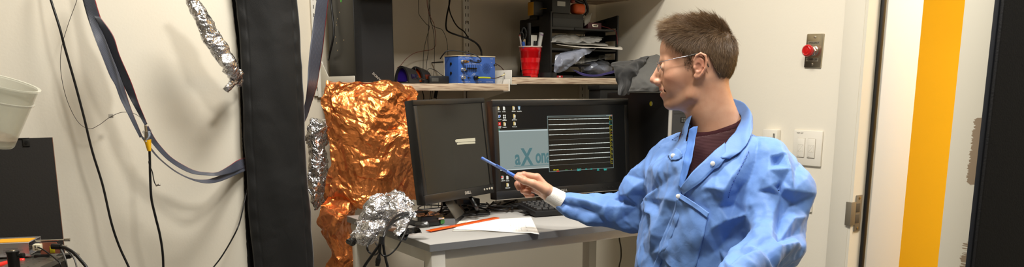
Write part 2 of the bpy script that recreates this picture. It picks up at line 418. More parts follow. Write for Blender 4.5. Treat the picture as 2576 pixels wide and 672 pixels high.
ribbon('strand', '', [(196, -50, 2.68, 228, -50, 2.66), (208, 0, 2.67, 240, 0, 2.65), (222, 50, 2.66, 255, 48, 2.65), (240, 100, 2.63, 276, 95, 2.66), (258, 145, 2.62, 294, 142, 2.66), (276, 190, 2.62, 312, 185, 2.65), (290, 215, 2.62, 312, 214, 2.64), (303, 250, 2.62, 321, 246, 2.64), (322, 288, 2.61, 333, 282, 2.63), (338, 320, 2.61, 347, 316, 2.62), (352, 347, 2.61, 358, 343, 2.62)], parent=rt)
ribbon('strand', '', [(236, 40, 2.65, 250, 40, 2.64), (262, 90, 2.645, 284, 88, 2.62), (282, 140, 2.64, 300, 136, 2.61), (298, 180, 2.63, 318, 178, 2.60), (310, 212, 2.62, 331, 208, 2.60), (322, 238, 2.62, 341, 236, 2.60), (336, 265, 2.61, 350, 262, 2.60), (350, 290, 2.61, 360, 286, 2.60), (364, 316, 2.60, 371, 312, 2.60)], parent=rt)
ribbon('strand', '', [(366, 322, 2.60, 373, 316, 2.60), (376, 350, 2.60, 388, 345, 2.60), (393, 373, 2.60, 403, 366, 2.61), (420, 401, 2.60, 429, 394, 2.61), (452, 423, 2.60, 459, 414, 2.62), (484, 437, 2.60, 490, 429, 2.62), (516, 441, 2.60, 521, 434, 2.62), (548, 442, 2.60, 548, 433, 2.63), (580, 436, 2.66, 578, 416, 2.68), (604, 427, 2.715, 598, 403, 2.725), (628, 421, 2.733, 626, 394, 2.735), (650, 418, 2.735, 650, 390, 2.736)], parent=rt)
ribbon('strand', '', [(355, 345, 2.60, 358, 342, 2.61), (378, 376, 2.60, 381, 373, 2.61), (402, 402, 2.60, 404, 400, 2.61), (440, 432, 2.60, 442, 430, 2.61), (480, 452, 2.59, 482, 449, 2.60), (515, 461, 2.58, 517, 452, 2.60), (545, 459, 2.60, 545, 445, 2.62), (572, 450, 2.64, 570, 434, 2.66), (598, 438, 2.70, 594, 424, 2.715), (624, 427, 2.731, 622, 419, 2.732)], parent=rt)
# taped connector and its cable
t = thing('taped_connector', 'cable connector wrapped in yellow tape and clear film at the ribbon end', 'connector', atY(374, 385, 2.60))
w = MB(); w.cyl(atY(371, 352, 2.60), atY(376, 380, 2.60), .0095, .0055, 14); crumple(w, [(.006, .0012)], 3); obj('yellow_tape', w, mat('yellow_tape', (236, 178, 20), .4), t)
w = MB(); w.cyl(atY(366, 316, 2.60), atY(369, 338, 2.60), .0035, .0045, 10); w.cyl(atY(369, 330, 2.595), atY(371, 352, 2.60), .0055, .008, 12); obj('metal_plug', w, mat('dull_plug_metal', (150, 140, 122), .35, .8), t)
G = [[atY(362+(u*20), 330+v*24+5*math.sin(u*5), 2.60+.012*math.sin(u*6+v*3)) for u in np.linspace(-.1, 1.05, 14)] for v in np.linspace(0, 1, 10)]
w = MB().grid(G); crumple(w, [(.01, .004), (.005, .002)], 5); obj('film_wrap', w, mat('clear_film', (190, 205, 225), .15, alpha=.55, spec=.8), t, auto=0)
cable('connector_cable', 'black cable hanging straight down from the yellow taped connector',
      [atY(*q) for q in ((376, 376, 2.60), (377, 405, 2.60), (378, 450, 2.60), (381, 500, 2.60), (391, 545, 2.60), (402, 590, 2.60), (409, 635, 2.60), (411, 680, 2.60), (412, 760, 2.60))]+[Vector((atY(412, 760, 2.6).x, 2.6, .3)), Vector((atY(412, 760, 2.6).x, 2.6, .004))], .0036)
t = thing('probe_lead', 'short thin black lead with a silver tip beside the taped connector', 'lead', atY(394, 468, 2.6))
w = MB(); w.tube([atY(*q) for q in ((377, 404, 2.605), (374, 407, 2.59), (377, 418, 2.59), (383, 432, 2.59), (386, 448, 2.59), (389, 460, 2.59), (393, 467, 2.59))], .0014, sub=6); obj('lead_wire', w, M_blk, t, auto=0)
w = MB(); w.cyl(atY(392, 467, 2.59), atY(401, 465, 2.585), .003, n=10); w.sph(atY(401, 465, 2.585), .0038, 8); obj('silver_tip', w, mat('tip_silver', (190, 185, 180), .3, .9), t)
cable('floor_cable', 'thin black cable curving down from behind the black curtain edge',
      [atY(*q) for q in ((634, 420, 2.734), (629, 450, 2.734), (619, 490, 2.72), (610, 530, 2.69), (600, 568, 2.61), (582, 605, 2.61), (558, 645, 2.61), (536, 674, 2.61), (500, 720, 2.60))], .0022)
# foil wrapped tube
t = [(455, -30, 2.60, .010), (478, 0, 2.60, .016), (500, 30, 2.60, .026), (515, 60, 2.60, .029), (528, 88, 2.60, .031), (545, 115, 2.60, .030), (562, 140, 2.60, .031), (577, 165, 2.60, .031), (590, 188, 2.65, .027), (598, 202, 2.68, .022), (604, 212, 2.70, .010)]
w = MB(); rr = [q[3] for q in t]
def rf(s):
    x = s*(len(rr)-1); i = min(int(x), len(rr)-2); return (rr[i]+(rr[i+1]-rr[i])*(x-i))*.92
w.tube([atY(*q[:3]) for q in t], rf, n=64, sub=26, flat=.8)
w.tube([atY(*q) for q in ((604, 180, 2.66), (590, 202, 2.64), (578, 218, 2.60), (570, 228, 2.60))], lambda s: .017-.010*s, n=40, sub=16, flat=.7)
crumple(w, [(.045, .006), (.02, .005), (.009, .0022)], 11)
tag(obj('foil_sleeve', w, M_alu, smooth=False), 'crumpled aluminium foil sleeve hanging down to the top of the black curtain', 'foil')
# velcro strip + curtain
w = MB(); G = []
V0 = [(583, -8), (600, 150), (607, 300), (612, 400), (618, 560), (624, 680), (628, 760)]; V1 = [(640, -8), (650, 150), (655, 300), (660, 400), (665, 560), (670, 680), (672, 760)]
A = catmull([atY(x, y, 2.7475) for x, y in V0], 20); B = catmull([atY(x, y, 2.7475) for x, y in V1], 20)
G = [[a.lerp(b_, k/12) for k in range(13)] for a, b_ in zip(A, B)]; w.grid(G)
for i in range(len(A)): w.v[i*13] += Vector((rnd.uniform(-.0008, .0008), 0, 0))
o = tag(obj('velcro_strip', w, mat('velcro_black', (9, 9, 10), .95, bump=1, bscale=900), auto=0), 'fuzzy black hook and loop strip on the pale panel edge beside the curtain', 'strip')
sm = o.modifiers.new('thickness', 'SOLIDIFY'); sm.thickness = .006; sm.offset = 0
M_cur = mat('black_curtain_fabric', (17, 17, 16), .6, bump=.25, bscale=500, spec=.35, sheen=.15)
C0 = [(588, -60), (600, 40), (607, 150), (612, 300), (620, 420), (626, 520), (634, 620), (640, 690), (645, 800)]; C1 = [(741, -60), (750, 40), (756, 150), (763, 290), (771, 420), (777, 520), (783, 600), (787, 690), (792, 800)]
A = catmull([atY(x, y, 2.715) for x, y in C0], 22); B = catmull([atY(x, y, 2.70) for x, y in C1], 22)
NX = 60; G = []
for i, (a, b_) in enumerate(zip(A, B)):
    row = []
    for k in range(NX+1):
        u = k/NX; p = a.lerp(b_, u); z = p.z
        bulge = .022*math.sin(PI*min(1, max(0, u)))**.55
        hem = .0016*math.sin(z*2*PI/.075+1.2*math.sin(z*9))*(math.exp(-((u-.07)/.05)**2)+math.exp(-((u-.93)/.05)**2))
        seam = -.0018*(math.exp(-((u-.115)/.008)**2)+math.exp(-((u-.885)/.008)**2))
        fold = .0045*math.sin(u*6+z*7)*math.sin(z*5.1+u*4)*math.sin(PI*u)
        row.append(p - Vector((.0, bulge+hem+seam+fold, 0)))
    G.append(row)
w = MB().grid(G); crumple(w, [(.13, .0035), (.06, .0016)], 21)
o = obj('black_curtain', w, M_cur, auto=0); sm = o.modifiers.new('thickness', 'SOLIDIFY'); sm.thickness = .003; sm.offset = 1
tag(o, 'tall black fabric curtain strip hanging between pale panel and copper foil', 'curtain')
# black board
t = thing('black_board', 'matte black board standing in the lower left corner against pale panel', 'board', atY(100, 640, 2.66))
q0 = atY(131, 346, 2.64)
w = MB(); w.box((q0.x-.62, 2.64, .0), (q0.x, 2.648, q0.z), bev=.0008); obj('panel', w, mat('matte_black_board', (27, 24, 20), .85, bump=.3, bscale=200), t)
w = MB(); w.box((q0.x-.0, 2.6395, .0), (q0.x+.0015, 2.6485, q0.z)); obj('edge_band', w, mat('raw_board_edge', (140, 105, 85), .7), t)
q1 = atY(66, 358, 2.64)
w = MB(); w.box((q1.x-.0085, 2.6375, q1.z-.011), (q1.x+.0085, 2.6398, q1.z+.012), bev=.0006); w.box((q1.x-.028, 2.6375, q0.z-.001), (q1.x+.0085, 2.6400, q0.z+.0012)); w.lathe([(.0052, 0), (.0052, .001)], 16, M=frame((q1.x, 2.6375, q1.z), (1, 0, 0), (0, 0, 1), (0, -1, 0)))
obj('bracket_tab', w, mat('dark_tab_metal', (62, 62, 60), .35, .7), t)
w = MB(); w.lathe([(.0036, 0), (.0036, .0016)], 14, M=frame((q1.x, 2.637, q1.z), (1, 0, 0), (0, 0, 1), (0, -1, 0))); obj('tab_hole', w, M_dark, t)
# plastic cup, tilted, clamped by an arm coming from out of frame
D = 1.50
ctop = P(-24, 222, D); cbot = P(-38, 372, D)
ax = (ctop-cbot).normalized(); L = (P(20, 240, D)-P(-2, 378, D)).length
ex = RH - ax*RH.dot(ax); ex.normalize(); ey = ax.cross(ex)
tilt = Matrix.Rotation(math.radians(18), 4, FH)
base = P(-36, 357, D); axv = (tilt.to_3x3() @ ZH); exv = tilt.to_3x3() @ RH; eyv = axv.cross(exv)
Mc = frame(base, exv, eyv, axv)
t = thing('plastic_cup', 'translucent white plastic cup tilted at the left edge above black board', 'cup', base)
r0 = .044; r1 = .065; Hc = .112
w = MB(); w.lathe([(.001, .0), (r0, 0), (r0+.002, .003), (r1, Hc), (r1+.004, Hc+.001), (r1+.004, Hc+.004), (r1-.001, Hc+.0035), (r0-.0, .004), (.001, .003)], 48, M=Mc, cap=False)
obj('cup_body', w, mat('frosted_plastic', (225, 226, 210), .3, alpha=.42, spec=.6), t)
w = MB(); w.lathe([(r0-.002, .005), (r0+.004, .016), (r0+.003, .0165), (.001, .0165)], 32, M=Mc, cap=False); w.lathe([(.001, .004), (.019, .004), (.019, .012), (.001, .014)], 20, M=Mc, cap=False)
obj('residue', w, mat('cup_residue', (176, 150, 128), .6, alpha=.5), t)
t = thing('clamp_arm', 'dark clamp arm holding the translucent cup from the left', 'clamp', base+Vector((-.3, 0, 0)))
w = MB(); a = Mc @ Vector((-.064, 0, .086)); w.tube([a, a+RH*-.75, a+RH*-.8+ZH*-.03, a+RH*-.8-ZH*(a.z-.0)], .006, n=10, sub=4); obj('rod', w, M_steel, t)
w = MB(); w.lathe([(.0605, .084), (.0615, .088), (.0640, .087), (.0630, .083)], 40, M=Mc, cap=False); obj('holding_ring', w, mat('clear_ring', (215, 214, 200), .3, alpha=.3), t)

# ---------------------------------------------------------------- optical bench, lower left
ZT = .755
bc = P(172, 640, 1.86); ZT = P(160, 634, 1.86).z
def B(x, y, z=None): return atZ(x, y, ZT if z is None else z)
M_blkm = mat('black_anodised', (18, 18, 19), .45, .3)
M_plate = mat('grey_breadboard', (96, 92, 84), .38, .6)
T = thing('optical_breadboard', 'grey metal optical breadboard with tapped holes in the lower left corner', 'breadboard', B(60, 668))
c1 = B(176, 636); ux = (B(176, 636)-B(100, 672))  # right edge direction, toward the far right
ux = Vector((ux.x, ux.y, 0)).normalized(); uy = Vector((-ux.y, ux.x, 0))
Mb = frame(c1, ux, uy, (0, 0, 1))
w = MB(); w.box((-.50, 0, -.012), (.0, .42, 0), M=Mb, bev=.001); obj('plate', w, M_plate, T)
w = MB()
for i in range(1, 18):
    for j in range(1, 12): w.lathe([(.0035, .0002), (.0035, .0008), (.0018, .0008)], 10, M=Mb @ Matrix.Translation((-.5+.027*i, .025*j, 0)))
hh = obj('tapped_hole', w, mat('hole_ring_metal', (205, 200, 190), .25, 1), T); hh['kind'] = 'stuff'
w = MB(); w.box((-.49, .01, -ZT+.001), (-.01, .41, -.0125), M=Mb, bev=.002)
tag(obj('black_cabinet', w, mat('matte_black_cabinet', (15, 15, 16), .6)), 'black cabinet under the optical breadboard in the lower left', 'cabinet')
# laser box
T = thing('laser_driver_box', 'silver metal driver box with a yellow warning label on its lid', 'metal box', B(20, 660))
M_sil = mat('satin_aluminium', (205, 203, 204), .28, .85, bump=.05, bscale=60)
bxd = 1.80
pA = P(71, 611, bxd); pB = P(-40, 616, bxd-.02); zz = pA.z; zb = ZT+.004
d = (pA-pB); d.z = 0; d.normalize(); nn = Vector((-d.y, d.x, 0))
Ml = frame((pA.x, pA.y, 0), d, nn, (0, 0, 1))
w = MB(); w.box((-.22, 0, zb), (0, .001, zz), M=Ml); w.box((-.22, 0, zz-.001), (0, .085, zz), M=Ml, bev=.0003); w.box((-.22, .084, zb), (0, .085, zz), M=Ml); w.box((-.22, 0, zb), (-.001, .085, zb+.001), M=Ml)
w.box((-.22, -.012, zb), (.006, 0, zb+.0015), M=Ml)
obj('casing', w, M_sil, T)
w = MB(); w.box((-.075, .012, zz+.0002), (-.003, .060, zz+.001), M=Ml); obj('warning_label', w, mat('amber_label', (235, 165, 20), .45), T)
w = MB()
for k, wd_ in enumerate((.030, .040, .034, .040)):
    w.box((-.052, -.0006, zz-.012-.0045*k), (-.052+wd_, -.0002, zz-.0108-.0045*k), M=Ml)
obj('printed_lines', w, mat('label_ink', (120, 112, 112), .6), T)
# black post with knob
T = thing('post_holder', 'black cylindrical post holder with side knob standing before silver box', 'post holder', B(36, 690))
q = P(36, 672, 1.66); zt = P(36, 631, 1.66).z
w = MB(); w.lathe([(.0105, ZT-.05), (.0112, zt-.006), (.0125, zt-.004), (.0125, zt-.001), (.011, zt), (.004, zt)], 24, M=Matrix.Translation((q.x, q.y, 0))); obj('post', w, M_dark, T)
w = MB(); w.lathe([(.0035, 0), (.0035, .005), (.0055, .006), (.0055, .013), (.003, .014)], 10, M=frame((q.x, q.y, zt-.010)+tuple() if False else Vector((q.x, q.y, zt-.010))+RH*.010, FH, ZH, RH)); obj('thumb_screw', w, M_dark, T)
w = MB(); w.sph(Vector((q.x, q.y, zt)), (.006, .006, .002), 10); obj('set_screw', w, M_steel, T)
T = thing('red_tube', 'red plastic tube lying at the lower left below the silver box', 'tube', B(5, 675))
w = MB(); w.tube([P(-30, 672, 1.68), P(-5, 668, 1.70), (P(25, 661, 1.75)), P(62, 655, 1.77)], .006, n=10); obj('tubing', w, mat('red_plastic', (214, 40, 28), .35), T, auto=0)
# connectors
T = thing('connector_block', 'cream three pin connector plugged into the circuit board by silver box', 'connector', B(90, 640))
w = MB(); a = P(81, 620, 1.79)
Mk = frame(a, d, nn, (0, 0, 1)); w.box((0, 0, -.010), (.016, .022, .003), M=Mk, bev=.0006); obj('housing', w, mat('cream_plastic', (212, 206, 178), .5), T)
w = MB()
for k in range(3): w.cyl(Mk @ Vector((-.010, .008, -.007+k*.0035)), Mk @ Vector((0, .008, -.007+k*.0035)), .0007, n=6)
obj('pins', w, M_steel, T)
w = MB()
for k in range(3): w.box((.0045, -.0005, -.0075+k*.0035), (.0075, .0002, -.0058+k*.0035), M=Mk)
obj('slots', w, M_dark, T)
T = thing('circuit_board', 'small brown circuit board with a yellow sticker between silver box and cable', 'circuit board', B(112, 640))
a = P(100, 611, 1.81); Mk = frame(a, d, nn, (0, 0, 1))
w = MB(); w.prism([(0, 0), (.034, 0), (.040, -.010), (.040, -.026), (0, -.026)], 0, .002, M=frame(a, d, (0, 0, 1), -nn)); obj('board', w, mat('brown_pcb', (148, 88, 68), .45), T)
w = MB(); w.box((.020, -.0032, -.024), (.030, -.0022, -.009), M=Mk); obj('sticker', w, mat('yellow_sticker', (205, 188, 30), .5), T)
w = MB(); w.box((-.012, -.012, -.040), (.02, .0, -.026), M=Mk, bev=.002); w.box((.03, 0, -.040), (.06, .02, -.030), M=Mk, bev=.002); obj('black_mount', w, M_dark, T)
w = MB(); w.cyl(Mk @ Vector((-.01, .004, .004)), Mk @ Vector((.052, .004, .004)), .0018, n=8); w.cyl(Mk @ Vector((.05, .004, .004)), Mk @ Vector((.062, .004, .004)), .0038, n=10); w.cyl(Mk @ Vector((.042, 0, -.009)), Mk @ Vector((.055, 0, -.012)), .0035, n=10); w.lathe([(.011, 0), (.011, .002), (.007, .006), (.003, .006)], 14, M=Mk @ Matrix.Translation((.066, .01, -.034)))
obj('metal_fittings', w, mat('bright_nickel', (225, 222, 215), .2, 1), T)
T = thing('bench_cable', 'thick black cable with moulded plug curving down off the optical breadboard', 'cable', B(190, 660))
pl = [P(131, 620, 1.80), P(153, 621, 1.80)]
w = MB(); w.cyl(pl[0], pl[1], .0065, .0062, 14); obj('plug', w, M_dark, T)
w = MB(); w.tube([P(150, 621, 1.80), P(165, 624, 1.79), P(185, 636, 1.78), (P(203, 655, 1.77)), P(218, 674, 1.76), P(228, 700, 1.75), P(232, 760, 1.75)], .0036, n=10); obj('cord', w, M_blk, T, auto=0)
cable('bench_lead', 'thin black lead running from cream connector over the breadboard edge', [P(95, 622, 1.79), P(108, 628, 1.78), P(125, 640, 1.77), P(140, 652, 1.76), P(152, 665, 1.75), P(160, 700, 1.75)], .0016, group='thin leads at the breadboard edge')
cable('bench_lead', 'grey lead dropping steeply behind the thick cable plug', [P(152, 626, 1.82), P(160, 640, 1.81), P(166, 658, 1.80), P(172, 690, 1.8)], .002, mat('grey_lead', (88, 86, 82), .4), group='thin leads at the breadboard edge')
cable('bench_lead', 'grey lead looping lowest to the right under the thick cable', [P(165, 628, 1.83), P(180, 640, 1.82), P(190, 660, 1.81), P(196, 690, 1.8)], .002, MATS['grey_lead'], group='thin leads at the breadboard edge')
# ================================================================ SHELVES
M_white = mat('white_powder_coat', (222, 218, 206), .4, bump=.05, bscale=400)
M_slot = mat('slot_dark', (52, 48, 42), .8)
def slot_strip(label, xc, z0, z1, Y=YB):
    t = thing('shelf_standard', label, 'shelf upright', Vector((xc, Y-.008, z0)), 'slotted shelf uprights')
    w = MB(); w.box((xc-.0155, Y-.013, z0), (xc+.0155, Y-.0005, z1), bev=.0015); obj('channel', w, M_white, t)
    w = MB(); z = z0+.02
    while z < z1-.02:
        for s in (-1, 1): w.box((xc+s*.0065-.0014, Y-.0136, z), (xc+s*.0065+.0014, Y-.0128, z+.0135))
        z += .0305
    obj('slots', w, M_slot, t)
    for zz in (1.50, 1.29):
        w = MB(); w.lathe([(.0045, 0), (.0045, .001), (.002, .002)], 12, M=frame((xc, Y-.013, zz), (1, 0, 0), (0, 0, 1), (0, -1, 0))); obj('screw', w, M_steel, t)
    return t
XB1, XB2, XB3 = 1.105, 1.752, 2.375
slot_strip('white slotted upright beside the black loudspeaker', XB1-.012, 1.195, 2.2)
slot_strip('white slotted upright behind the blue amplifier box', XB2, 1.165, 2.2)
slot_strip('white slotted upright in the corner behind the letter tray', XB3, 1.165, 2.2)
SY = 2.765; SZ1 = 1.241; SZ2 = 1.267; ST = .0255
def bracket(label, x, ztop_wall, ztop, zbot, sgn, zb_wall=None):
    t = thing('shelf_bracket', label, 'shelf bracket', Vector((x, 2.93, zbot)), 'white sheet metal shelf brackets')
    zb_wall = zbot if zb_wall is None else zb_wall
    w = MB()
    poly = [(SY-.006, zbot), (YB-.014, zb_wall), (YB-.014, ztop_wall), (YB-.030, ztop_wall), (YB-.10, ztop), (SY-.004, ztop), (SY-.007, ztop-.004)]
    w.prism([(a, b_) for a, b_ in poly], 0, .0022, M=frame((x, 0, 0), (0, 1, 0), (0, 0, 1), (1, 0, 0)), bev=.0004)
    obj('side_plate', w, M_white, t)
    w = MB(); w.box((min(x, x+sgn*.024), SY-.006, zbot-.0016), (max(x, x+sgn*.024)+.0022, YB-.02, zbot), bev=.0004); obj('support_lip', w, M_white, t)
    w = MB(); w.box((x-.013, YB-.017, zb_wall-.0), (x+.013, YB-.0135, ztop_wall), bev=.0005); obj('wall_tab', w, M_white, t)
    return t
bracket('white bracket with tall back at the left end of the wood shelf', XB1-.003, 1.325, SZ1+.026, SZ1-ST-.001, 1, 1.19)
bracket('white bracket at the right end of left shelf, beside amplifier', XB2-.006, 1.30, SZ1+.018, SZ1-ST-.001, -1, 1.155)
bracket('white bracket at the left end of right shelf, nearest the red cup', XB2+.003, 1.315, SZ2+.028, SZ2-ST-.001, 1, 1.17)
bracket('white bracket under the letter tray end of the right shelf', XB3+.01, 1.315, SZ2-.004, SZ2-ST-.001, -1, 1.16)
# wood shelf boards with pale laminate and grainy edge
M_shw = bpy.data.materials.new('wood_grain_edge'); M_shw.use_nodes = True
nt = M_shw.node_tree; b = nt.nodes['Principled BSDF']; b.inputs['Roughness'].default_value = .5
tc = nt.nodes.new('ShaderNodeTexCoord'); mp = nt.nodes.new('ShaderNodeMapping'); mp.inputs['Scale'].default_value = (9, 9, 260); nt.links.new(tc.outputs['Object'], mp.inputs[0])
n1 = nt.nodes.new('ShaderNodeTexNoise'); n1.inputs['Scale'].default_value = 1.4; n1.inputs['Detail'].default_value = 6; nt.links.new(mp.outputs[0], n1.inputs['Vector'])
cr = nt.nodes.new('ShaderNodeValToRGB'); cr.color_ramp.elements[0].position = .36; cr.color_ramp.elements[0].color = rgb(140, 112, 92); cr.color_ramp.elements[1].position = .56; cr.color_ramp.elements[1].color = rgb(206, 186, 160)
nt.links.new(n1.outputs['Fac'], cr.inputs[0]); nt.links.new(cr.outputs[0], b.inputs['Base Color'])
def shelf(label, x0, x1, z, y0=SY):
    o = obj('wall_shelf', MB().box((x0, y0, z-ST), (x1, YB-.016, z), bev=.0012), M_shw); tag(o, label, 'shelf'); return o
shelf('left wood grain wall shelf holding speaker and blue amplifier', XB1, XB2-.0065, SZ1)
shelf('right wood grain wall shelf holding red cup and letter tray', XB2+.006, XR-.012, SZ2)
t = shelf('unseen upper wood grain wall shelf above the frame, shading the wall behind loudspeaker and letter tray', XB1+.02, XR-.012, 1.630, 2.64)  # out of view; height and depth chosen so it shades the back wall

# ---------------------------------------------------------------- loudspeaker
sx0, sx1, sy0, sy1 = 1.130, 1.283, 2.795, 3.075
T = thing('loudspeaker', 'tall black loudspeaker with cloth grille standing on the left wall shelf', 'loudspeaker', Vector(((sx0+sx1)/2, (sy0+sy1)/2, SZ1)))
M_spk = bpy.data.materials.new('speckled_black_cabinet'); M_spk.use_nodes = True
nt = M_spk.node_tree; b = nt.nodes['Principled BSDF']; b.inputs['Roughness'].default_value = .5; b.inputs['Base Color'].default_value = rgb(25, 24, 20)
w = MB(); w.box((sx0, sy0+.022, SZ1+.001), (sx1, sy1, SZ1+.331), bev=.004); obj('cabinet', w, M_spk, T)
w = MB(); w.prism([(sx0+.002, sy0+.0225), (sx0+.020, sy0), (sx1-.014, sy0), (sx1-.001, sy0+.0225)], SZ1+.003, SZ1+.329, bev=.002); obj('grille', w, mat('grille_cloth', (27, 27, 27), .85, bump=.5, bscale=900), T)
lp = atY(947, 193, sy0-.001); Mt = frame(lp, *( (lambda a: (Vector((math.cos(a), 0, math.sin(a))), Vector((-math.sin(a), 0, math.cos(a))), Vector((0, -1, 0))))(math.radians(-42))))
obj('logo_lettering', text_mb('SONY', .0115, Mt, sx=1.25, bold=.0004), mat('logo_silver', (170, 165, 158), .35, .5), T, smooth=False)
w = MB()
for px_, py_, c in ((854, 31, 0), (849, 47, 0), (846, 56, 0), (847, 63, 0), (865, 101, 0), (849, 127, 0), (844, 93, 0), (847, 108, 0)):
    q = atX(px_, py_, sx0-.0004); w.lathe([(.0026, 0), (.0026, .0004)], 10, M=frame(q, (0, 1, 0), (0, 0, 1), (-1, 0, 0)))
obj('speckle_dots', w, mat('speckle', (196, 176, 140), .7), T)
w = MB(); q = atX(858, 1, sx0-.0004); w.lathe([(.007, 0), (.007, .0005)], 20, M=frame(q, (0, 1, 0), (0, 0, 1), (-1, 0, 0))); obj('green_sticker', w, mat('green_sticker', (70, 190, 60), .5), T)
cable('speaker_cable', 'thick black cable running down beside the loudspeaker', [atY(*q) for q in ((834, -40, 3.0), (832, 0, 3.0), (836, 40, 2.99), (839, 75, 2.98), (836, 105, 2.98), (829, 135, 3.0), (826, 150, 3.05))], .0045)
ribbon('ribbon_cable', 'second grey ribbon cable falling between black curtain and white upright', [(803, -40, 2.72, 832, -40, 2.72), (795, 10, 2.72, 825, 10, 2.73), (788, 60, 2.72, 819, 62, 2.74), (780, 120, 2.70, 812, 125, 2.74), (775, 175, 2.69, 803, 185, 2.74), (773, 215, 2.68, 796, 222, 2.73), (768, 255, 2.72, 783, 262, 2.74), (758, 290, 2.735, 771, 298, 2.76), (745, 320, 2.737, 752, 330, 2.75)])

# ---------------------------------------------------------------- goggles
def goggles(label, q, ang, lens, s, strapy):
    T = thing('laser_goggles', label, 'safety goggles', q, 'safety goggles on the left shelf')
    M0 = Matrix.Translation(q) @ Matrix.Rotation(ang, 4, 'Z') @ Matrix.Scale(s, 4)
    fr = mat('smoked_frame', (34, 33, 32), .35); ln = mat(lens[0], lens[1], .2, spec=.8)
    # wrap-around front: arc shaped shell, lens opening facing -y
    n = 22; prof = [(math.cos(a)*.030, .002+max(0, math.sin(a))*.052) for a in np.linspace(0, PI, n)]
    w = MB(); outer = [(x*1.08, z*1.06) for x, z in prof]; inner = [(x*.84, .006+(z-.002)*.86) for x, z in prof]
    for (ring, y0, y1) in ((None, 0, 0),):
        A = [Vector((x, -.004, z)) for x, z in outer]; Bv = [Vector((x, -.004, z)) for x, z in inner]; Cc = [Vector((x*.98, .050, z*.82)) for x, z in outer]; Dv = [Vector((x*.95, .048, z*.82)) for x, z in inner]
        w.grid([Dv, Bv, A, Cc]); 
    w.box((-.031, -.004, 0), (.031, .050, .004), bev=.001); obj('frame', w, fr, T, auto=0) if False else obj('frame', MBt(w, M0), fr, T, auto=60)
    w = MB(); cen = Vector((0, .004, .026)); ring = [Vector((x, .003, z)) for x, z in inner]
    w.add([cen]+ring, [(0, i+1, i+2) for i in range(len(ring)-1)]+[(0, len(ring), 1)]); obj('lens', MBt(w, M0), ln, T)
    w = MB(); w.box((.024, .010, .014), (.0335, .034, .030), bev=.003); obj('side_lens', MBt(w, M0), mat(lens[0]+'_side', tuple(int(c*.45) for c in lens[1]), .25), T)
    w = MB()
    if strapy: w.tube([(-.016, -.003, .050), (-.006, -.005, .030), (.003, -.006, .022), (.022, -.004, .010)], .0022, n=6, flat=.5); w.tube([(.0, -.003, .053), (-.002, -.006, .032), (-.008, -.006, .018), (-.012, -.004, .008)], .0022, n=6, flat=.5)
    else: w.tube([(.030, .03, .02), (.04, .06, .014), (.02, .08, .01), (-.02, .08, .01), (-.034, .05, .014)], .0025, n=6, flat=.5)
    obj('strap', MBt(w, M0), M_dark, T, auto=0)
    return T
def MBt(w, M): w.v = [M @ v for v in w.v]; return w
goggles('smoked goggles with purple lenses lying beside the loudspeaker', atZ(1021, 208, SZ1+.0).lerp(Vector((0, 0, 0)), 0) if False else Vector((1.318, 2.825, SZ1+.001)), math.radians(-66), ('purple_lens', (34, 20, 96)), 1.12, False)
goggles('smoked goggles with orange lenses next to the purple pair', Vector((1.392, 2.86, SZ1+.001)), math.radians(-60), ('orange_lens', (165, 64, 18)), 1.12, True)
T = thing('black_switch_box', 'low black box half hidden behind the left side of blue amplifier', 'box', Vector((1.46, 2.86, SZ1)))
w = MB(); a = 1.432; w.box((a, 2.83, SZ1+.001), (a+.085, 2.92, SZ1+.030), bev=.004); obj('case', w, mat('soft_black_plastic', (20, 20, 20), .5), T)
w = MB(); w.box((a+.008, 2.8285, SZ1+.008), (a+.038, 2.8298, SZ1+.022), bev=.0005); obj('front_label', w, mat('dull_label', (62, 62, 58), .6), T)
# ---------------------------------------------------------------- blue amplifier
c0 = atY(1153.5, 208.5, 2.785); c0.z = SZ1+.001
fa = math.radians(10)
fx = Vector((math.cos(fa), math.sin(fa), 0)); fy = Vector((-math.sin(fa), math.cos(fa), 0))
Ma = frame(c0, fx, fy, (0, 0, 1)); AW, AD, AH = .186, .088, .104
T = thing('audio_monitor', 'blue audio monitor box with knobs, sliders and round speaker grille', 'amplifier', c0)
M_blue = mat('blue_panel', (52, 92, 168), .42, bump=.03, bscale=500)
w = MB(); w.box((0, 0, .001), (AW, AD, AH-.001), M=Ma, bev=.001); obj('blue_case', w, M_blue, T)
w = MB(); w.box((-.002, -.0016, AH-.002), (AW+.001, AD, AH+.0015), M=Ma, bev=.0012); w.box((-.002, AD-.003, -.001), (.001, AD+.001, AH), M=Ma, bev=.0008); w.box((-.002, .0, -.001), (AW, AD, .0015), M=Ma, bev=.0006)
obj('cream_cover', w, mat('cream_trim', (206, 192, 160), .45), T)
M_wht = mat('white_print', (190, 198, 212), .6); M_nick = MATS['bright_nickel']
def pf(u, v, o=0): return Ma @ Vector((u*AW, -o, v*AH))      # front panel coordinates
w = MB()
for v in (.72, .38): w.lathe([(.0055, 0), (.0055, .002), (.003, .0035)], 18, M=Ma @ frame((-.0002, AD*.5, v*AH), (0, -1, 0), (0, 0, 1), (-1, 0, 0)))
obj('side_screw', w, M_dark, T)
Fr = lambda u, v, o=0: Ma @ frame((u*AW, -o, v*AH), (1, 0, 0), (0, 0, 1), (0, -1, 0))
for v in (.78, .50, .215):
    w = MB(); w.lathe([(.0075, 0), (.0075, .003), (.005, .0035), (.005, .012), (.0058, .0125), (.0058, .015), (.003, .015), (.003, .006)], 16, M=Fr(.10, v)); obj('bnc_socket', w, M_nick, T)
w = MB(); w.lathe([(.0066, .012), (.0066, .024), (.0045, .025), (.0045, .036), (.003, .040)], 14, M=Fr(.10, .78)); obj('bnc_plug', w, mat('brass_plug', (190, 150, 100), .3, .9), T)
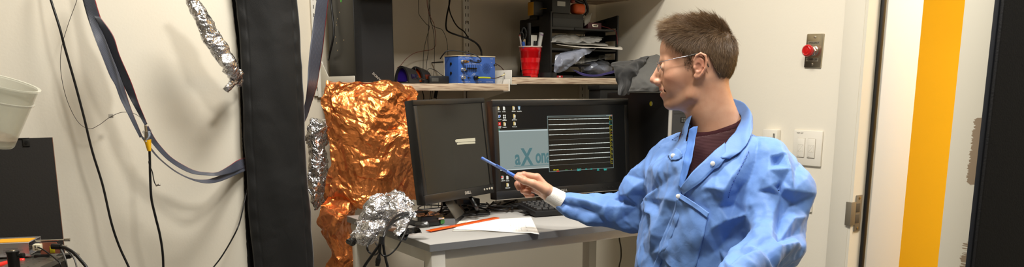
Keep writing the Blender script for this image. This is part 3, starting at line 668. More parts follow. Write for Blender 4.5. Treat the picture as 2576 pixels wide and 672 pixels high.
for k in range(6):
    u = .19+.053*k; w = MB(); w.box((u*AW-.0009, -.0006, .41*AH), (u*AW+.0009, .0002, .68*AH), M=Ma); v = .46 if k == 0 else .55
    w.box((u*AW-.003, -.007, (v-.03)*AH), (u*AW+.003, -.0004, (v+.03)*AH), M=Ma, bev=.0008); obj('slider', w, M_dark, T)
w = MB()
for rr_, n in ((.0035, 8), (.0068, 14), (.0102, 20), (.0137, 24), (.0170, 24), (.0205, 24)):
    for k in range(n):
        a = 2*PI*k/n + (.13 if rr_ > .012 else 0); w.box((-.0012, -.0005, -.0003), (.0012, .0005, .0003), M=Ma @ frame((.755*AW+rr_*math.cos(a), -.0003, .555*AH+rr_*math.sin(a)), (math.cos(a), 0, math.sin(a)), (-math.sin(a), 0, math.cos(a)), (0, -1, 0)))
obj('speaker_grille', w, mat('grille_hole', (12, 16, 34), .8), T)
for u, v in ((.52, .845), (.97, .70), (.255, .215), (.31, .845)):
    w = MB(); w.cyl(pf(u, v), pf(u, v, .004), .0032, n=8); w.cyl(pf(u, v, .003), pf(u+.02, v-.015, .012), .0014, .0017, n=8); obj('toggle_switch', w, mat('dark_nickel', (90, 88, 84), .3, .9), T)
w = MB(); w.lathe([(.0085, 0), (.0085, .012), (.006, .014), (.006, .02), (.002, .02)], 18, M=Fr(.44, .215)); obj('volume_knob', w, M_dark, T)
w = MB()
for s, u, v, z in (('INPUT', .08, .95, .0044), ('CHANNEL', .23, .945, .0044), ('NOTCH', .52, .935, .0044), ('POWER', .90, .92, .0042), ('GRAPHIC EQUALIZER', .37, .735, .0042), ('LINE OUT', .14, .335, .0044), ('VOLUME', .40, .325, .0044), ('A-M Systems, Inc.', .20, .065, .0062), ('MODEL 3300', .55, .065, .0045), ('AUDIO MONITOR', .84, .065, .0045), ('ON', .90, .79, .0034), ('OFF', .90, .60, .0034), ('50', .53, .775, .0036), ('2K 4K 8K', .42, .37, .0036)):
    text_mb(s, z, Fr(u, v, .0004), w, ext=.0001)
obj('panel_lettering', w, M_wht, T, smooth=False)
w = MB()
for (u0, u1, v) in ((.02, .16, .91), (.20, .38, .905), (.47, .60, .895), (.20, .62, .70), (.04, .24, .30), (.33, .50, .29)):
    w.box((u0*AW, -.0003, v*AH), (u1*AW, 0, v*AH+.0005), M=Ma); w.box((u0*AW, -.0003, (v-.05)*AH), (u0*AW+.0004, 0, v*AH), M=Ma); w.box((u1*AW, -.0003, (v-.05)*AH), (u1*AW+.0004, 0, v*AH), M=Ma)
obj('panel_rules', w, M_wht, T)
w = MB(); q = pf(.44, .215, .02); w.tube([q, pf(.56, .22, .024), pf(.66, .215, .026), pf(.74, .21, .026)], .0034, n=10); obj('cable_boot', w, mat('yellow_green_boot', (170, 178, 40), .45), T, auto=0)
cable('jack_lead', 'dark lead looping from the yellow jack up behind blue box', [pf(.73, .21, .026), pf(.86, .20, .028), pf(.99, .25, .028), pf(1.12, .32, .025), pf(1.25, .48, .0), pf(1.27, .68, -.03), pf(1.15, .86, -.06), pf(.9, 1.02, -.075), pf(.6, 1.05, -.075)], .0017, mat('brown_lead', (58, 38, 30), .45))
w = MB(); w.tube([pf(1.05, .29, .0265), pf(1.10, .31, .026), pf(1.16, .36, .022)], .0024, n=8); tag(obj('tape_flag', w, mat('cream_tape', (210, 200, 150), .6)), 'cream tape wrapped round the lead right of the blue box', 'tape')
cable('patch_lead', 'short black lead arching over the top of blue amplifier', [pf(.17, .78, .038), pf(.30, .76, .045), pf(.42, .80, .04), pf(.44, .93, .03), pf(.33, 1.07, .01), pf(.1, 1.17, -.02), pf(-.1, 1.17, -.04), pf(-.17, 1.05, -.05), pf(-.17, .9, -.07)], .0021)
w = MB(); w.box((.36*AW, AD*.7, AH+.002), (.36*AW+.014, AD*.8, AH+.009), M=Ma @ Matrix.Translation((.03, 0, 0)) @ Matrix.Rotation(.0, 4, 'Y'), bev=.001); tag(obj('blue_clip', w, mat('deep_blue_plastic', (36, 52, 140), .4)), 'small dark blue clip on top of the blue amplifier', 'clip')
# power cords from above
Yb = 2.98
cable('power_cable', 'black power cord bending outward above blue amplifier, the thicker one', [atY(*q) for q in ((1134, -40, 3.05), (1131, 5, 3.04), (1124, 40, 3.02), (1122, 68, 3.0), (1129, 80, 2.98), (1155, 90, 2.96), (1180, 98, 2.95), (1200, 110, 2.95), (1210, 125, 2.95), (1211, 141, 2.95))], .0034, group='black power cords above the amplifier')
cable('power_cable', 'thinner black power cord crossing diagonally above the blue amplifier', [atY(*q) for q in ((1132, -30, 3.06), (1130, 20, 3.05), (1140, 50, 3.04), (1152, 68, 3.02), (1168, 80, 3.0), (1180, 98, 2.97), (1196, 108, 2.955), (1207, 122, 2.96), (1213, 141, 2.96))], .0026, group='black power cords above the amplifier')
wires = [('dark green wire hanging leftmost behind the goggles', [(1053, -20), (1053, 20), (1055, 38), (1072, 60), (1080, 68), (1072, 100), (1066, 130), (1064, 178)], (38, 44, 30)),
 ('black wire hanging straight to the orange goggles', [(1076, -20), (1078, 20), (1079, 50), (1078, 75), (1076, 100), (1077, 130), (1073, 160), (1071, 182)], (24, 24, 22)),
 ('black wire hanging just right of the straight one', [(1083, -20), (1080, 25), (1082, 50), (1088, 68), (1092, 95), (1093, 140), (1091, 190)], (26, 26, 24)),
 ('green wire arching right then dropping behind blue amplifier', [(1080, -20), (1082, 30), (1086, 60), (1097, 69), (1112, 75), (1122, 95), (1126, 120), (1127, 142)], (36, 44, 32)),
 ('red wire looping left toward the loudspeaker grille', [(1073, -20), (1076, 20), (1084, 45), (1092, 62), (1096, 95), (1095, 115), (1085, 125), (1060, 129), (1040, 135), (1022, 148), (1008, 164), (998, 172)], (118, 44, 34))]
for i, (lb, pts, c) in enumerate(wires):
    cable('hanging_wire', lb, [atY(x, y, 3.06-.01*i+.03*math.sin(y*.03+i)) for x, y in pts], .0011, mat('wire_colour_%d' % i, c, .5), cat='wire', group='thin wires hanging above the goggles', n=6)
cable('goggle_wire', 'thin dark wire curving from goggles down to the black box', [atY(*q) for q in ((1071, 182, 2.90), (1080, 173, 2.90), (1095, 177, 2.90), (1110, 188, 2.89), (1122, 194, 2.87))], .0011, cat='wire')
w = MB(); q = atY(1118, 156, 3.0); w.sph(q, (.018, .01, .003), 14); w.tube([q+Vector((0, 0, 0)), q+Vector((0, .11, 0))], .003); tag(obj('wall_hook', w, M_dark), 'flat black disc sticking out left of blue amplifier', 'hook')

# ---------------------------------------------------------------- red cup with pens
cx0 = atZ(1334, 193, SZ2); cq = Vector((cx0.x, 2.83, SZ2)); cq = atY(1334, 193, 2.825); cq.z = SZ2+.001
T = thing('red_cup', 'red plastic party cup full of pens and scissors on the right shelf', 'cup', cq)
hC = (atY(1336, 117, 2.825).z-cq.z); r0 = .0315*1.0; r1 = .0455
prof = [(.001, .003), (r0-.003, .002), (r0-.002, 0), (r0, .002), (r0+.001, .014), (r0+.0025, .0145), (r0+.004, .030), (r0+.0055, .0305), (r1-.005, hC*.62), (r1-.0035, hC*.63), (r1-.002, hC*.82), (r1-.0005, hC*.83), (r1, hC-.004)]
w = MB(); w.lathe(prof, 48, M=Matrix.Translation(cq), cap=False); w.lathe([(r1-.0012, hC-.004), (r1-.004, hC*.6), (r0-.001, .004), (.001, .004)], 48, M=Matrix.Translation(cq), cap=False)
obj('cup_body', w, mat('red_gloss_plastic', (196, 14, 20), .22, coat=.4), T, auto=60)
w = MB(); w.lathe([(r1-.0015, hC-.004), (r1+.0015, hC-.0045), (r1+.003, hC-.002), (r1+.0015, hC+.0005), (r1-.0015, hC)], 48, M=Matrix.Translation(cq), cap=False); obj('white_rim', w, mat('rim_white', (214, 190, 180), .4), T)
def cupthing(name, label, cat, fn): fn()
def stick(name, label, cat, x0, y0, x1, y1, r, col, dz=0, cap=None, group=None, tipr=None):
    a = atY(x0, y0, 2.825+dz); b_ = atY(x1, y1, 2.825+dz*.5); dn = (a-b_).normalized(); lo = cq+Vector(((a.x-cq.x)*.35, (a.y-cq.y)*.4, .008))
    T = thing(name, label, cat, lo, group)
    w = MB(); w.cyl(lo, a, r, r if tipr is None else tipr, 12); obj('barrel', w, mat('pen_%s' % '_'.join(map(str, col)), col, .35), T)
    if cap: ax_ = (a-lo).normalized(); w = MB(); w.cyl(a-ax_*cap[1], a+ax_*.001, r*1.12, r*1.05, 12); obj('cap', w, mat('cap_%s' % '_'.join(map(str, cap[0])), cap[0], .35), T)
    return T
stick('marker_pen', 'thick black marker standing tallest in the red cup', 'pen', 1331, 58, 1331, 110, .0085, (26, 26, 27), .01)
stick('marker_pen', 'white capped marker with purple band leaning right in red cup', 'pen', 1362, 83, 1357, 112, .0085, (196, 196, 192), -.005, ((178, 178, 180), .008))
w = MB(); a = atY(1362, 88, 2.819); lo = cq+Vector(((a.x-cq.x)*.35, -.002, .008)); dn = (a-lo).normalized(); w.cyl(a-dn*.002, a+dn*.001, .0088, n=12); w2 = obj('purple_band', w, mat('purple_band', (110, 40, 120), .4), bpy.data.objects['marker_pen.001'])
stick('ballpoint_pen', 'slim pen with clear barrel at the left rim of red cup', 'pen', 1307, 88, 1309, 112, .0035, (190, 180, 172), 0, ((150, 70, 60), .004))
stick('ballpoint_pen', 'pen with a short blue cap at the left in red cup', 'pen', 1316, 105, 1316, 112, .0065, (40, 80, 160), -.012)
stick('ballpoint_pen', 'black pen cap standing at front right of red cup', 'pen', 1351, 103, 1351, 114, .0045, (22, 22, 24), -.016)
stick('ballpoint_pen', 'black pen standing next to the white card in red cup', 'pen', 1345, 103, 1346, 114, .0042, (20, 20, 22), -.012)
stick('ballpoint_pen', 'dark pen tip low between scissors and card in red cup', 'pen', 1330, 106, 1330, 114, .0045, (30, 30, 32), -.014)
w = MB(); a = atY(1336, 88, 2.815); b_ = atY(1351, 89, 2.822); w.box((0, 0, -.09), ((b_-a).length, .0015, 0), M=frame(a, (b_-a).normalized(), (0, 1, 0), (0, 0, 1)), bev=.0004)
tag(obj('white_card', w, mat('white_card', (205, 204, 196), .6)), 'white plastic card stuck upright in the red cup', 'card')
T = thing('scissors', 'black handled scissors standing handles up in the red cup', 'scissors', cq+Vector((-.01, 0, .01)))
for (x, y, s, an) in ((1318, 84, 1.0, 8), (1312, 92, .8, 2)):
    q = atY(x, y, 2.835 if s == 1 else 2.828); w = MB(); ring = [q + RH*(.0085*s*math.cos(t_)) + ZH*(.021*s*math.sin(t_)) + RH*(.006*math.sin(t_)*math.sin(math.radians(-an))) for t_ in np.linspace(0, 2*PI, 18)]
    w.tube(ring, .0036*s, n=8, sub=2, flat=1.3); obj('handle', w, M_dark, T, auto=0)
q = atY(1318, 100, 2.83); w = MB(); w.box((-.005, -.0015, -.105), (.007, .0015, .002), M=Matrix.Translation(q)); obj('blade', w, M_steel, T)

# ---------------------------------------------------------------- black letter tray
ox0 = atY(1386, 195, 2.80).x; ox1 = atY(1552, 195, 2.80).x; oy0 = 2.80; oy1 = 3.03; oz = SZ2+.001; oh = .262
M_tray = mat('black_tray_plastic', (24, 24, 24), .42, bump=.1, bscale=200)
T = thing('letter_tray', 'black plastic multi tier letter tray on the right shelf', 'letter tray', Vector(((ox0+ox1)/2, (oy0+oy1)/2, oz)))
def side_panel(x, ramp):
    w = MB(); th = .004
    n = 5; zs = [oz+.262*k/n for k in range(n+1)]
    w.box((x-th, oy0, oz), (x+th, oy0+.012, oz+oh), bev=.001); w.box((x-th/2, oy1-.03, oz), (x+th/2, oy1, oz+oh-.02)); w.box((x-th/2, oy0+.085, oz), (x+th/2, oy0+.10, oz+oh-.012))
    if ramp == 0: w.box((x-th/2, oy0+.01, oz), (x+th/2, oy1, oz+oh-.028))
    for k in range(n):
        w.box((x-th*.7, oy0+.01, zs[k]), (x+th*.7, oy1, zs[k]+.026)); 
    w.box((x-th/2, oy0+.10, oz), (x+th/2, oy1-.03, oz+oh-.024))
    w.prism([(oy0, oz+oh-.028), (oy1, oz+oh-.040), (oy1, oz+oh-.025), (oy0+.004, oz+oh)], -th/2, th/2, M=frame((x, 0, 0), (0, 1, 0), (0, 0, 1), (1, 0, 0)))
    return w
obj('side_panel', side_panel(ox0, 0), M_tray, T); obj('side_panel', side_panel(ox1, 1), M_tray, T)
tz = [oz+.002, oz+.052, oz+.112, oz+.196]
for k, z in enumerate(tz):
    w = MB(); w.box((ox0+.002, oy0+.004, z), (ox1-.002, oy1, z+.003), bev=.0008); w.box((ox0+.002, oy0+.002, z-.003), (ox0+.115, oy0+.008, z+.007), bev=.001); w.box((ox0+.12, oy0+.003, z-.001), (ox1-.002, oy0+.008, z+.006), bev=.001)
    obj('tray_tier', w, M_tray, T)
w = MB(); w.box((ox0+.003, oy1-.003, oz), (ox1-.003, oy1, oz+.03)); obj('back_rail', w, M_tray, T)
# items in and on it
def gridsheet(rows, nx=28, ny=28):
    """rows of 4 corner-like control rows (each a list of points) -> smooth sheet"""
    R_ = [catmull(r, max(1, nx//(len(r)-1))) for r in rows]; m = min(len(r) for r in R_)
    cols = [catmull([r[k] for r in R_], max(1, ny//(len(rows)-1))) for k in range(m)]
    n = len(cols[0]); return [[cols[k][i] for k in range(m)] for i in range(n)]
def sheet(name, label, cat, rows, m, lev, seed, th=.0006, nx=28, ny=28, group=None, parent=None, smooth=True):
    w = MB().grid(gridsheet(rows, nx, ny)); 
    if lev: crumple(w, lev, seed)
    o = obj(name, w, m, parent, auto=0 if smooth else 1, smooth=smooth)
    if th: s_ = o.modifiers.new('thickness', 'SOLIDIFY'); s_.thickness = th; s_.offset = 0
    if label: tag(o, label, cat, group)
    return o
M_bag = mat('clear_plastic_bag', (205, 205, 200), .14, alpha=.34, spec=1.0)
M_bagb = mat('bluish_plastic_bag', (175, 182, 200), .15, alpha=.40, spec=1.0)
M_pap = mat('paper_white', (206, 200, 188), .7)
M_papg = mat('paper_grey', (150, 148, 142), .7)
def yy(x, y, d): return atY(x, y, d)
sheet('paper_sheet', 'stack of white sheets sticking out of the second tray tier', 'paper', [[yy(1400, 112, 2.80), yy(1460, 119, 2.77), yy(1520, 121, 2.73), yy(1566, 125, 2.68)], [yy(1392, 108, 2.86), yy(1450, 113, 2.86), yy(1500, 117, 2.85), yy(1563, 119, 2.80)], [yy(1392, 106, 2.95), yy(1450, 110, 2.95), yy(1500, 113, 2.95), yy(1548, 114, 2.93)]], M_pap, [(.04, .0015)], 3, th=.002, group='papers in the letter tray')
sheet('paper_sheet', 'grey paper lying just above the white sheets in letter tray', 'paper', [[yy(1388, 106, 2.79), yy(1430, 110, 2.79), yy(1480, 112, 2.78), yy(1530, 115, 2.77)], [yy(1388, 98, 2.9), yy(1430, 101, 2.9), yy(1480, 105, 2.9), yy(1525, 108, 2.9)]], M_papg, [(.04, .002)], 4, th=.003, group='papers in the letter tray')
sheet('plastic_bag', 'clear plastic bag lying on the papers in the second tray tier', 'plastic bag', [[yy(1388, 106, 2.79), yy(1425, 106, 2.78), yy(1470, 106, 2.78), yy(1508, 105, 2.78)], [yy(1388, 96, 2.83), yy(1425, 88, 2.83), yy(1470, 95, 2.83), yy(1516, 96, 2.83)], [yy(1388, 92, 2.92), yy(1430, 86, 2.92), yy(1470, 93, 2.92), yy(1515, 96, 2.92)]], M_bag, [(.03, .006), (.012, .003)], 6, group='plastic bags in the letter tray', smooth=False, nx=44, ny=44)
sheet('plastic_bag', 'clear bag bulging diagonally out of the third tray tier', 'plastic bag', [[yy(1392, 180, 2.79), yy(1400, 182, 2.78), yy(1412, 182, 2.78)], [yy(1395, 160, 2.79), yy(1412, 160, 2.76), yy(1440, 165, 2.76)], [yy(1400, 140, 2.80), yy(1440, 138, 2.76), yy(1462, 145, 2.76)], [yy(1430, 125, 2.82), yy(1470, 121, 2.78), yy(1500, 122, 2.78)]], M_bagb, [(.04, .008), (.015, .003)], 8, group='plastic bags in the letter tray', smooth=False, nx=44, ny=44)
sheet('plastic_bag', 'white translucent bag in the middle of the letter tray', 'plastic bag', [[yy(1425, 162, 2.78), yy(1460, 160, 2.78), yy(1500, 154, 2.78), yy(1535, 146, 2.78)], [yy(1440, 150, 2.86), yy(1470, 148, 2.86), yy(1500, 143, 2.86), yy(1540, 141, 2.86)]], M_bag, [(.03, .006), (.012, .003)], 9, group='plastic bags in the letter tray', smooth=False, nx=44, ny=44)
w = MB(); q = atY(1497, 172, 2.84); w.sph(q, (.085, .05, .030), 40); w.v = [Vector((v.x+ .12*(v.z-q.z), v.y, v.z - .10*(v.x-q.x))) for v in w.v]; crumple(w, [(.04, .010), (.015, .004)], 10)
tag(obj('plastic_bag', w, M_bagb, smooth=False), 'bluish zip bag filling the bottom tier of the letter tray', 'plastic bag', 'plastic bags in the letter tray')
w = MB()
for k in range(3): w.tube([atY(1442+4*k, 176+5*k-2*k, 2.785), atY(1470, 186+2*k, 2.772), atY(1500, 189+1.5*k, 2.772), atY(1535, 181+2*k, 2.78), atY(1548, 176+3*k, 2.79)], .0018, n=6)
tag(obj('zip_seals', w, mat('zip_purple', (72, 66, 120), .35)), 'purple blue zip edges along the bottom bag in letter tray', 'bag seal')
# black case on top tier, box above, etc
tb = tz[3]+.004
def bx(name, label, cat, x0, x1, y0, y1, z0, z1, m, bev=.002, parts=None):
    T = thing(name, label, cat, Vector(((x0+x1)/2, (y0+y1)/2, z0)))
    w = MB(); w.box((x0, y0, z0), (x1, y1, z1), bev=bev); obj('case', w, m, T); return T
xa = atY(1391, 60, 2.815).x; xb = atY(1468, 60, 2.815).x; zt1 = atY(1420, 34, 2.815).z
T = bx('hard_case', 'dark grey hard case with lid line on the top tray tier', 'case', xa, xb, 2.815, 2.99, tb, zt1, mat('case_dark_grey', (40, 40, 37), .5), .003)
w = MB(); zl = atY(1420, 45, 2.815).z; w.box((xa-.0015, 2.8135, zl-.001), (xb+.0015, 2.99, zl+.0015), bev=.0004); obj('lid_rim', w, M_tray, T)
xa = atY(1389, 20, 2.82).x; xb = atY(1435, 20, 2.82).x; zt2 = atY(1420, 1, 2.82).z
T = bx('cardboard_box', 'black box with white label on top of the hard case', 'box', xa-.0, xb, 2.82, 2.98, zt1+.001, zt2+.012, mat('black_box_card', (38, 38, 36), .55), .001)
q0 = atY(1402, 3, 2.819); q1_ = atY(1422, 16, 2.819); w = MB(); w.box((q0.x, 2.8185, q1_.z), (q1_.x, 2.8195, q0.z)); obj('white_label', w, mat('label_white', (172, 172, 164), .6), T)
# long black/yellow box behind left
xa = atY(1342, 20, 2.86).x; xb = xa+.16; z0 = oz+oh-.012
T = thing('camera_box', 'black and yellow box resting across the left side of letter tray', 'box', Vector(((xa+xb)/2, 2.9, z0)))
z1_ = atY(1340, 10, 2.90).z
w = MB(); w.box((xa+.001, 2.86, z0), (ox0-.002, 2.90, z1_+.006), bev=.001); obj('black_panel', w, mat('black_print_card', (30, 29, 27), .5), T)
w = MB(); w.box((xa-.001, 2.861, z0), (xa+.001, 2.90, z1_+.004), bev=.0004); obj('yellow_panel', w, mat('yellow_card', (196, 140, 20), .5), T)
w = MB(); w.tube([Vector((xa+.030, 2.8592, (z0+z1_)/2)), Vector((xa+.048, 2.8592, (z0+z1_)/2+.003)), Vector((xa+.070, 2.8592, (z0+z1_)/2+.004))], .0012, n=5); obj('gold_stroke', w, mat('gold_ink', (150, 110, 30), .5), T)
# orange reel/tool
T = thing('orange_tool', 'orange and black hand tool lying right of the black box', 'tool', atY(1452, 36, 2.83))
w = MB(); q = atY(1453, 22, 2.845); w.box((-.030, -.022, -.022), (.030, .022, .020), M=Matrix.Translation(q), bev=.014, seg=4); obj('orange_body', w, mat('orange_rubber', (205, 88, 34), .5), T)
w = MB(); w.tube([atY(1430, 2, 2.84), atY(1440, -2, 2.84), atY(1455, 4, 2.835), atY(1466, 8, 2.84)], .007, n=10); obj('grip', w, M_dark, T, auto=0)
w = MB(); w.tube([atY(1466, -8, 2.83), atY(1472, 4, 2.83), atY(1478, 18, 2.83), atY(1478, 30, 2.83), atY(1472, 37, 2.83)], lambda s: .0055+.0007*math.sin(s*90), n=10, sub=12); obj('coiled_cord', w, M_dark, T, auto=0)
w = MB(); w.sph(atY(1441, 4, 2.832), (.012, .008, .008), 14); obj('red_button', w, mat('rust_red_plastic', (120, 48, 34), .5), T)
sheet('loose_tag', 'pale paper tag curling out right of the hard case', 'paper', [[yy(1470, 66, 2.83), yy(1478, 60, 2.83), yy(1484, 54, 2.83)], [yy(1471, 42, 2.83), yy(1480, 38, 2.83), yy(1489, 33, 2.83)]], M_papg, None, 1, th=.0008, nx=8, ny=8)
xa = atY(1480, 60, 2.86).x; q = atY(1498, 62, 2.825)
T = thing('connector_box', 'small maroon box with metal socket on the top tray tier', 'connector box', Vector((q.x, 2.85, tb)))
w = MB(); w.box((q.x-.036, 2.83, tb), (q.x+.036, 2.89, tb+.030), bev=.001); obj('box_body', w, mat('maroon_plastic', (72, 34, 40), .45), T)
w = MB(); w.prism([(-.017, .0055), (.017, .0055), (.014, -.0055), (-.014, -.0055)], 0, .004, M=frame((q.x+.0, 2.83, tb+.017), (1, 0, 0), (0, 0, 1), (0, -1, 0)), bev=.0008); obj('socket_shell', w, M_nick, T)
w = MB(); w.box((q.x-.010, 2.8245, tb+.0145), (q.x+.010, 2.826, tb+.0195)); obj('socket_core', w, M_dark, T)
cable('red_wire', 'thin red wire trailing from maroon box down the tray side', [Vector((q.x+.036, 2.84, tb+.02)), atY(1535, 72, 2.82), atY(1548, 78, 2.79), atY(1552, 92, 2.79), atY(1553, 112, 2.79)], .0009, mat('dark_red_wire', (120, 24, 34), .5), cat='wire')
# tape roll, eraser, flat device on shelf
T = thing('tape_roll', 'roll of black tape lying flat between red cup and letter tray', 'tape roll', atY(1379, 193, 2.80)); q = atY(1379, 193, 2.80); q.z = SZ2+.001
w = MB(); w.lathe([(.021, 0), (.036, 0), (.036, .019), (.021, .019), (.021, 0)], 36, M=Matrix.Translation(q), cap=False); obj('tape', w, mat('black_tape', (22, 22, 23), .35), T)
w = MB(); w.lathe([(.020, .001), (.0215, .001), (.0215, .018), (.020, .018), (.020, .001)], 36, M=Matrix.Translation(q), cap=False); obj('core', w, M_papg, T)
T = thing('eraser_box', 'small red carton with white lettering beside the tape roll', 'carton', atY(1409, 193, 2.785)); q = atY(1409, 192, 2.785)
w = MB(); w.box((q.x-.016, 2.785, SZ2+.001), (q.x+.014, 2.80, SZ2+.009), bev=.0006); obj('carton', w, mat('red_card', (150, 26, 32), .5), T)
obj('lettering', text_mb('ick', .008, frame((q.x-.002, 2.7843, SZ2+.005), (1, 0, 0), (0, 0, 1), (0, -1, 0)), bold=.0003), mat('carton_white', (210, 200, 195), .6), T, smooth=False)
w = MB(); q = atY(1308, 194, 2.80); w.box((q.x-.05, 2.78, SZ2+.001), (q.x+.04, 2.90, SZ2+.006), bev=.002); tag(obj('flat_device', w, mat('flat_black_plastic', (24, 24, 24), .5)), 'thin flat black device lying on shelf left of red cup', 'device')

# ---------------------------------------------------------------- wall devices on the right wall
def wplate(x, y): return atX(x, y, XR)
# emergency button
T = thing('emergency_button', 'steel plate with red mushroom button marked EMERGENCY POWER OFF', 'emergency button', wplate(2049, 175))
q = wplate(2049.5, 128); tl = math.radians(-2.2)
Mw = frame(q, (0, -math.cos(tl), math.sin(tl)), (0, math.sin(tl), math.cos(tl)), (-1, 0, 0))      # x right, y up, z out of wall
w = MB(); w.box((-.035, -.0575, -.002), (.035, .0575, .006), M=Mw, bev=.003, seg=2); obj('steel_plate', w, mat('satin_steel_plate', (178, 168, 146), .3, 1, bump=.06, bscale=90), T)
for a, b_ in ((.020, .032), (-.036, -.024)):
    w = MB(); w.box((-.027, a, .006), (.023, b_, .0066), M=Mw); obj('label_strip', w, mat('label_strip_grey', (128, 120, 102), .5), T)
w = MB(); text_mb('EMERGENCY', .0088, Mw @ Matrix.Translation((-.002, .0262, .0068)), w, sx=.86); text_mb('POWER OFF', .0092, Mw @ Matrix.Translation((-.002, -.0295, .0068)), w, sx=.88); obj('lettering', w, mat('black_ink', (35, 32, 28), .6), T, smooth=False)
w = MB(); w.lathe([(.0175, .006), (.0175, .012), (.014, .013), (.014, .024), (.012, .026)], 28, M=Mw @ Matrix.Translation((0, 0, 0))); w.lathe([(.0165, .0125), (.0165, .018), (.0145, .0185)], 6, M=Mw); obj('metal_collar', w, M_nick, T)
w = MB(); w.lathe([(.0135, .024), (.0175, .027), (.0200, .032), (.0205, .040), (.0190, .0445), (.0150, .047), (.0140, .0462), (.0095, .0462), (.0085, .0475), (.001, .0478)], 32, M=Mw); obj('red_knob', w, mat('red_button', (186, 18, 20), .28, coat=.3), T)
for v in (-.046, .046):
    w = MB(); w.lathe([(.0042, .006), (.0042, .0072), (.002, .0076)], 14, M=Mw @ Matrix.Translation((0, v, 0))); o = obj('screw', w, M_nick, T)
    w = MB(); w.box((-.0033, -.0006, .0072), (.0033, .0006, .0079), M=Mw @ Matrix.Translation((0, v, 0)) @ Matrix.Rotation(.6, 4, 'Z')); obj('slot', w, M_slot, o)
# light switch plate
M_sw = mat('white_switch_plastic', (226, 220, 206), .4)
q = wplate(2033, 372.5); Mw = frame(q, (0, -1, 0), (0, 0, 1), (-1, 0, 0))
T = thing('light_switch', 'white double dimmer switch plate marked TEST LGT on right wall', 'light switch', q)
w = MB(); w.box((-.0605, -.062, .0003), (.0605, .062, .008), M=Mw, bev=.003); obj('wall_plate', w, M_sw, T)
obj('lettering', text_mb('TEST LGT', .0068, Mw @ Matrix.Translation((-.0325, .0515, .0082))), mat('grey_ink', (90, 86, 78), .6), T, smooth=False)
for k, u in enumerate((-.024, .020)):
    w = MB(); w.box((u-.0165, -.034, .0078), (u+.0165, .034, .0085), M=Mw); o = obj('recess_line', w, mat('recess_grey', (168, 160, 146), .6), T)  # grey rim round the paddle; the dimmer marks share its colour
    w = MB(); w.box((u-.0155, -.033, .008), (u+.0155, .033, .0112), M=Mw, bev=.0012); pd = obj('switch_paddle', w, M_sw, T)
    w = MB()
    for a, b_, c, d_ in ((-.011, .011, .011, .0114), (-.011, -.014, .011, -.0136), (-.011, -.014, -.0107, .0114), (.0107, -.014, .011, .0114)): w.box((u+a, b_, .0111), (u+c, d_, .0114), M=Mw)
    w.box((-.0155, -.0002, .0111), (.0155, .0002, .0114), M=Mw @ Matrix.Translation((u, -.0015, 0)) @ Matrix.Rotation(.86, 4, 'Z'))
    w.lathe([(.001, .0111), (.001, .0114)], 8, M=Mw @ Matrix.Translation((u-.003, .006, 0))); w.lathe([(.001, .0111), (.001, .0114)], 8, M=Mw @ Matrix.Translation((u+.003, -.010, 0))); w.box((u-.012, -.0285, .0111), (u-.004, -.0278, .0114), M=Mw)
    obj('dimmer_marks', w, MATS['recess_grey'], pd)
q = wplate(1951, 360); Mw = frame(q, (0, -1, 0), (0, 0, 1), (-1, 0, 0))
T = thing('thermostat', 'white wall thermostat showing above the shoulder of the blue gown', 'thermostat', q)
w = MB(); w.box((-.045, -.050, .0003), (.022, .050, .022), M=Mw, bev=.003); obj('housing', w, M_sw, T)
for k in (.005, .011):
    w = MB(); w.box((.0215, k*0-.0, .0), (.0225, .028, .0), M=Mw); w = MB(); w.box((k+.0, .014, .0215), (k+.0028, .036, .0226), M=Mw); obj('vent_slot', w, M_slot, T)
q = wplate(2030, 492); Mw = frame(q, (0, -1, 0), (0, 0, 1), (-1, 0, 0))
T = thing('outlet_plate', 'white blank wall plate half hidden behind the blue sleeve', 'wall plate', q)
w = MB(); w.box((-.035, -.058, .0003), (.028, .058, .007), M=Mw, bev=.003); obj('wall_plate', w, M_sw, T)
# ================================================================ DESK
DX0, DY_, DX1, DYB, DZT = .995, 1.982, 2.425, 2.60, .80
T = thing('lab_desk', 'grey topped white framed desk under the two monitors', 'desk', Vector(((DX0+DX1)/2, (DY_+DYB)/2, 0)))
M_top = mat('grey_laminate', (158, 156, 152), .45, bump=.04, bscale=600, var=.04, vscale=60)
M_edge = mat('grey_edge_band', (112, 113, 114), .5)
w = MB(); w.box((DX0+.001, DY_+.001, DZT-.020), (DX1, DYB, DZT), bev=.0008); obj('desk_top', w, M_top, T)
w = MB(); w.box((DX0, DY_, DZT-.0205), (DX1, DY_+.0015, DZT-.0006)); obj('front_edge_band', w, M_edge, T)
w = MB(); w.box((DX0-.001, DY_+.0016, DZT-.0205), (DX0+.0008, DYB, DZT-.0006)); obj('side_edge_band', w, mat('grey_side_band', (138, 137, 132), .5), T)
M_leg = mat('white_frame_paint', (216, 212, 200), .4)
w = MB(); w.box((DX0+.05, DY_+.022, DZT-.052), (DX1-.05, DY_+.046, DZT-.0206), bev=.002); obj('front_beam', w, M_leg, T)
w = MB(); w.box((DX0+.012, DY_+.05, DZT-.060), (DX0+.036, DYB-.05, DZT-.0206), bev=.002); obj('side_beam', w, M_leg, T)
for x, y in ((DX0+.008, DY_+.010), (DX1-.053, DY_+.010), (DX0+.008, DYB-.058)):
    w = MB(); w.box((x, y, 0), (x+.045, y+.045, DZT-.0206), bev=.003); obj('leg', w, M_leg, T)
lx = atY(1482, 640, DYB-.06).x
w = MB(); w.box((lx, DYB-.060, 0), (lx+.038, DYB-.015, DZT-.0206), bev=.003); lg = obj('leg', w, M_leg, T)
w = MB(); w.box((DX0+.015, DYB-.056, DZT-.3), (DX0+.04, DYB-.054, DZT-.0206)); obj('rear_tab', w, M_leg, T)
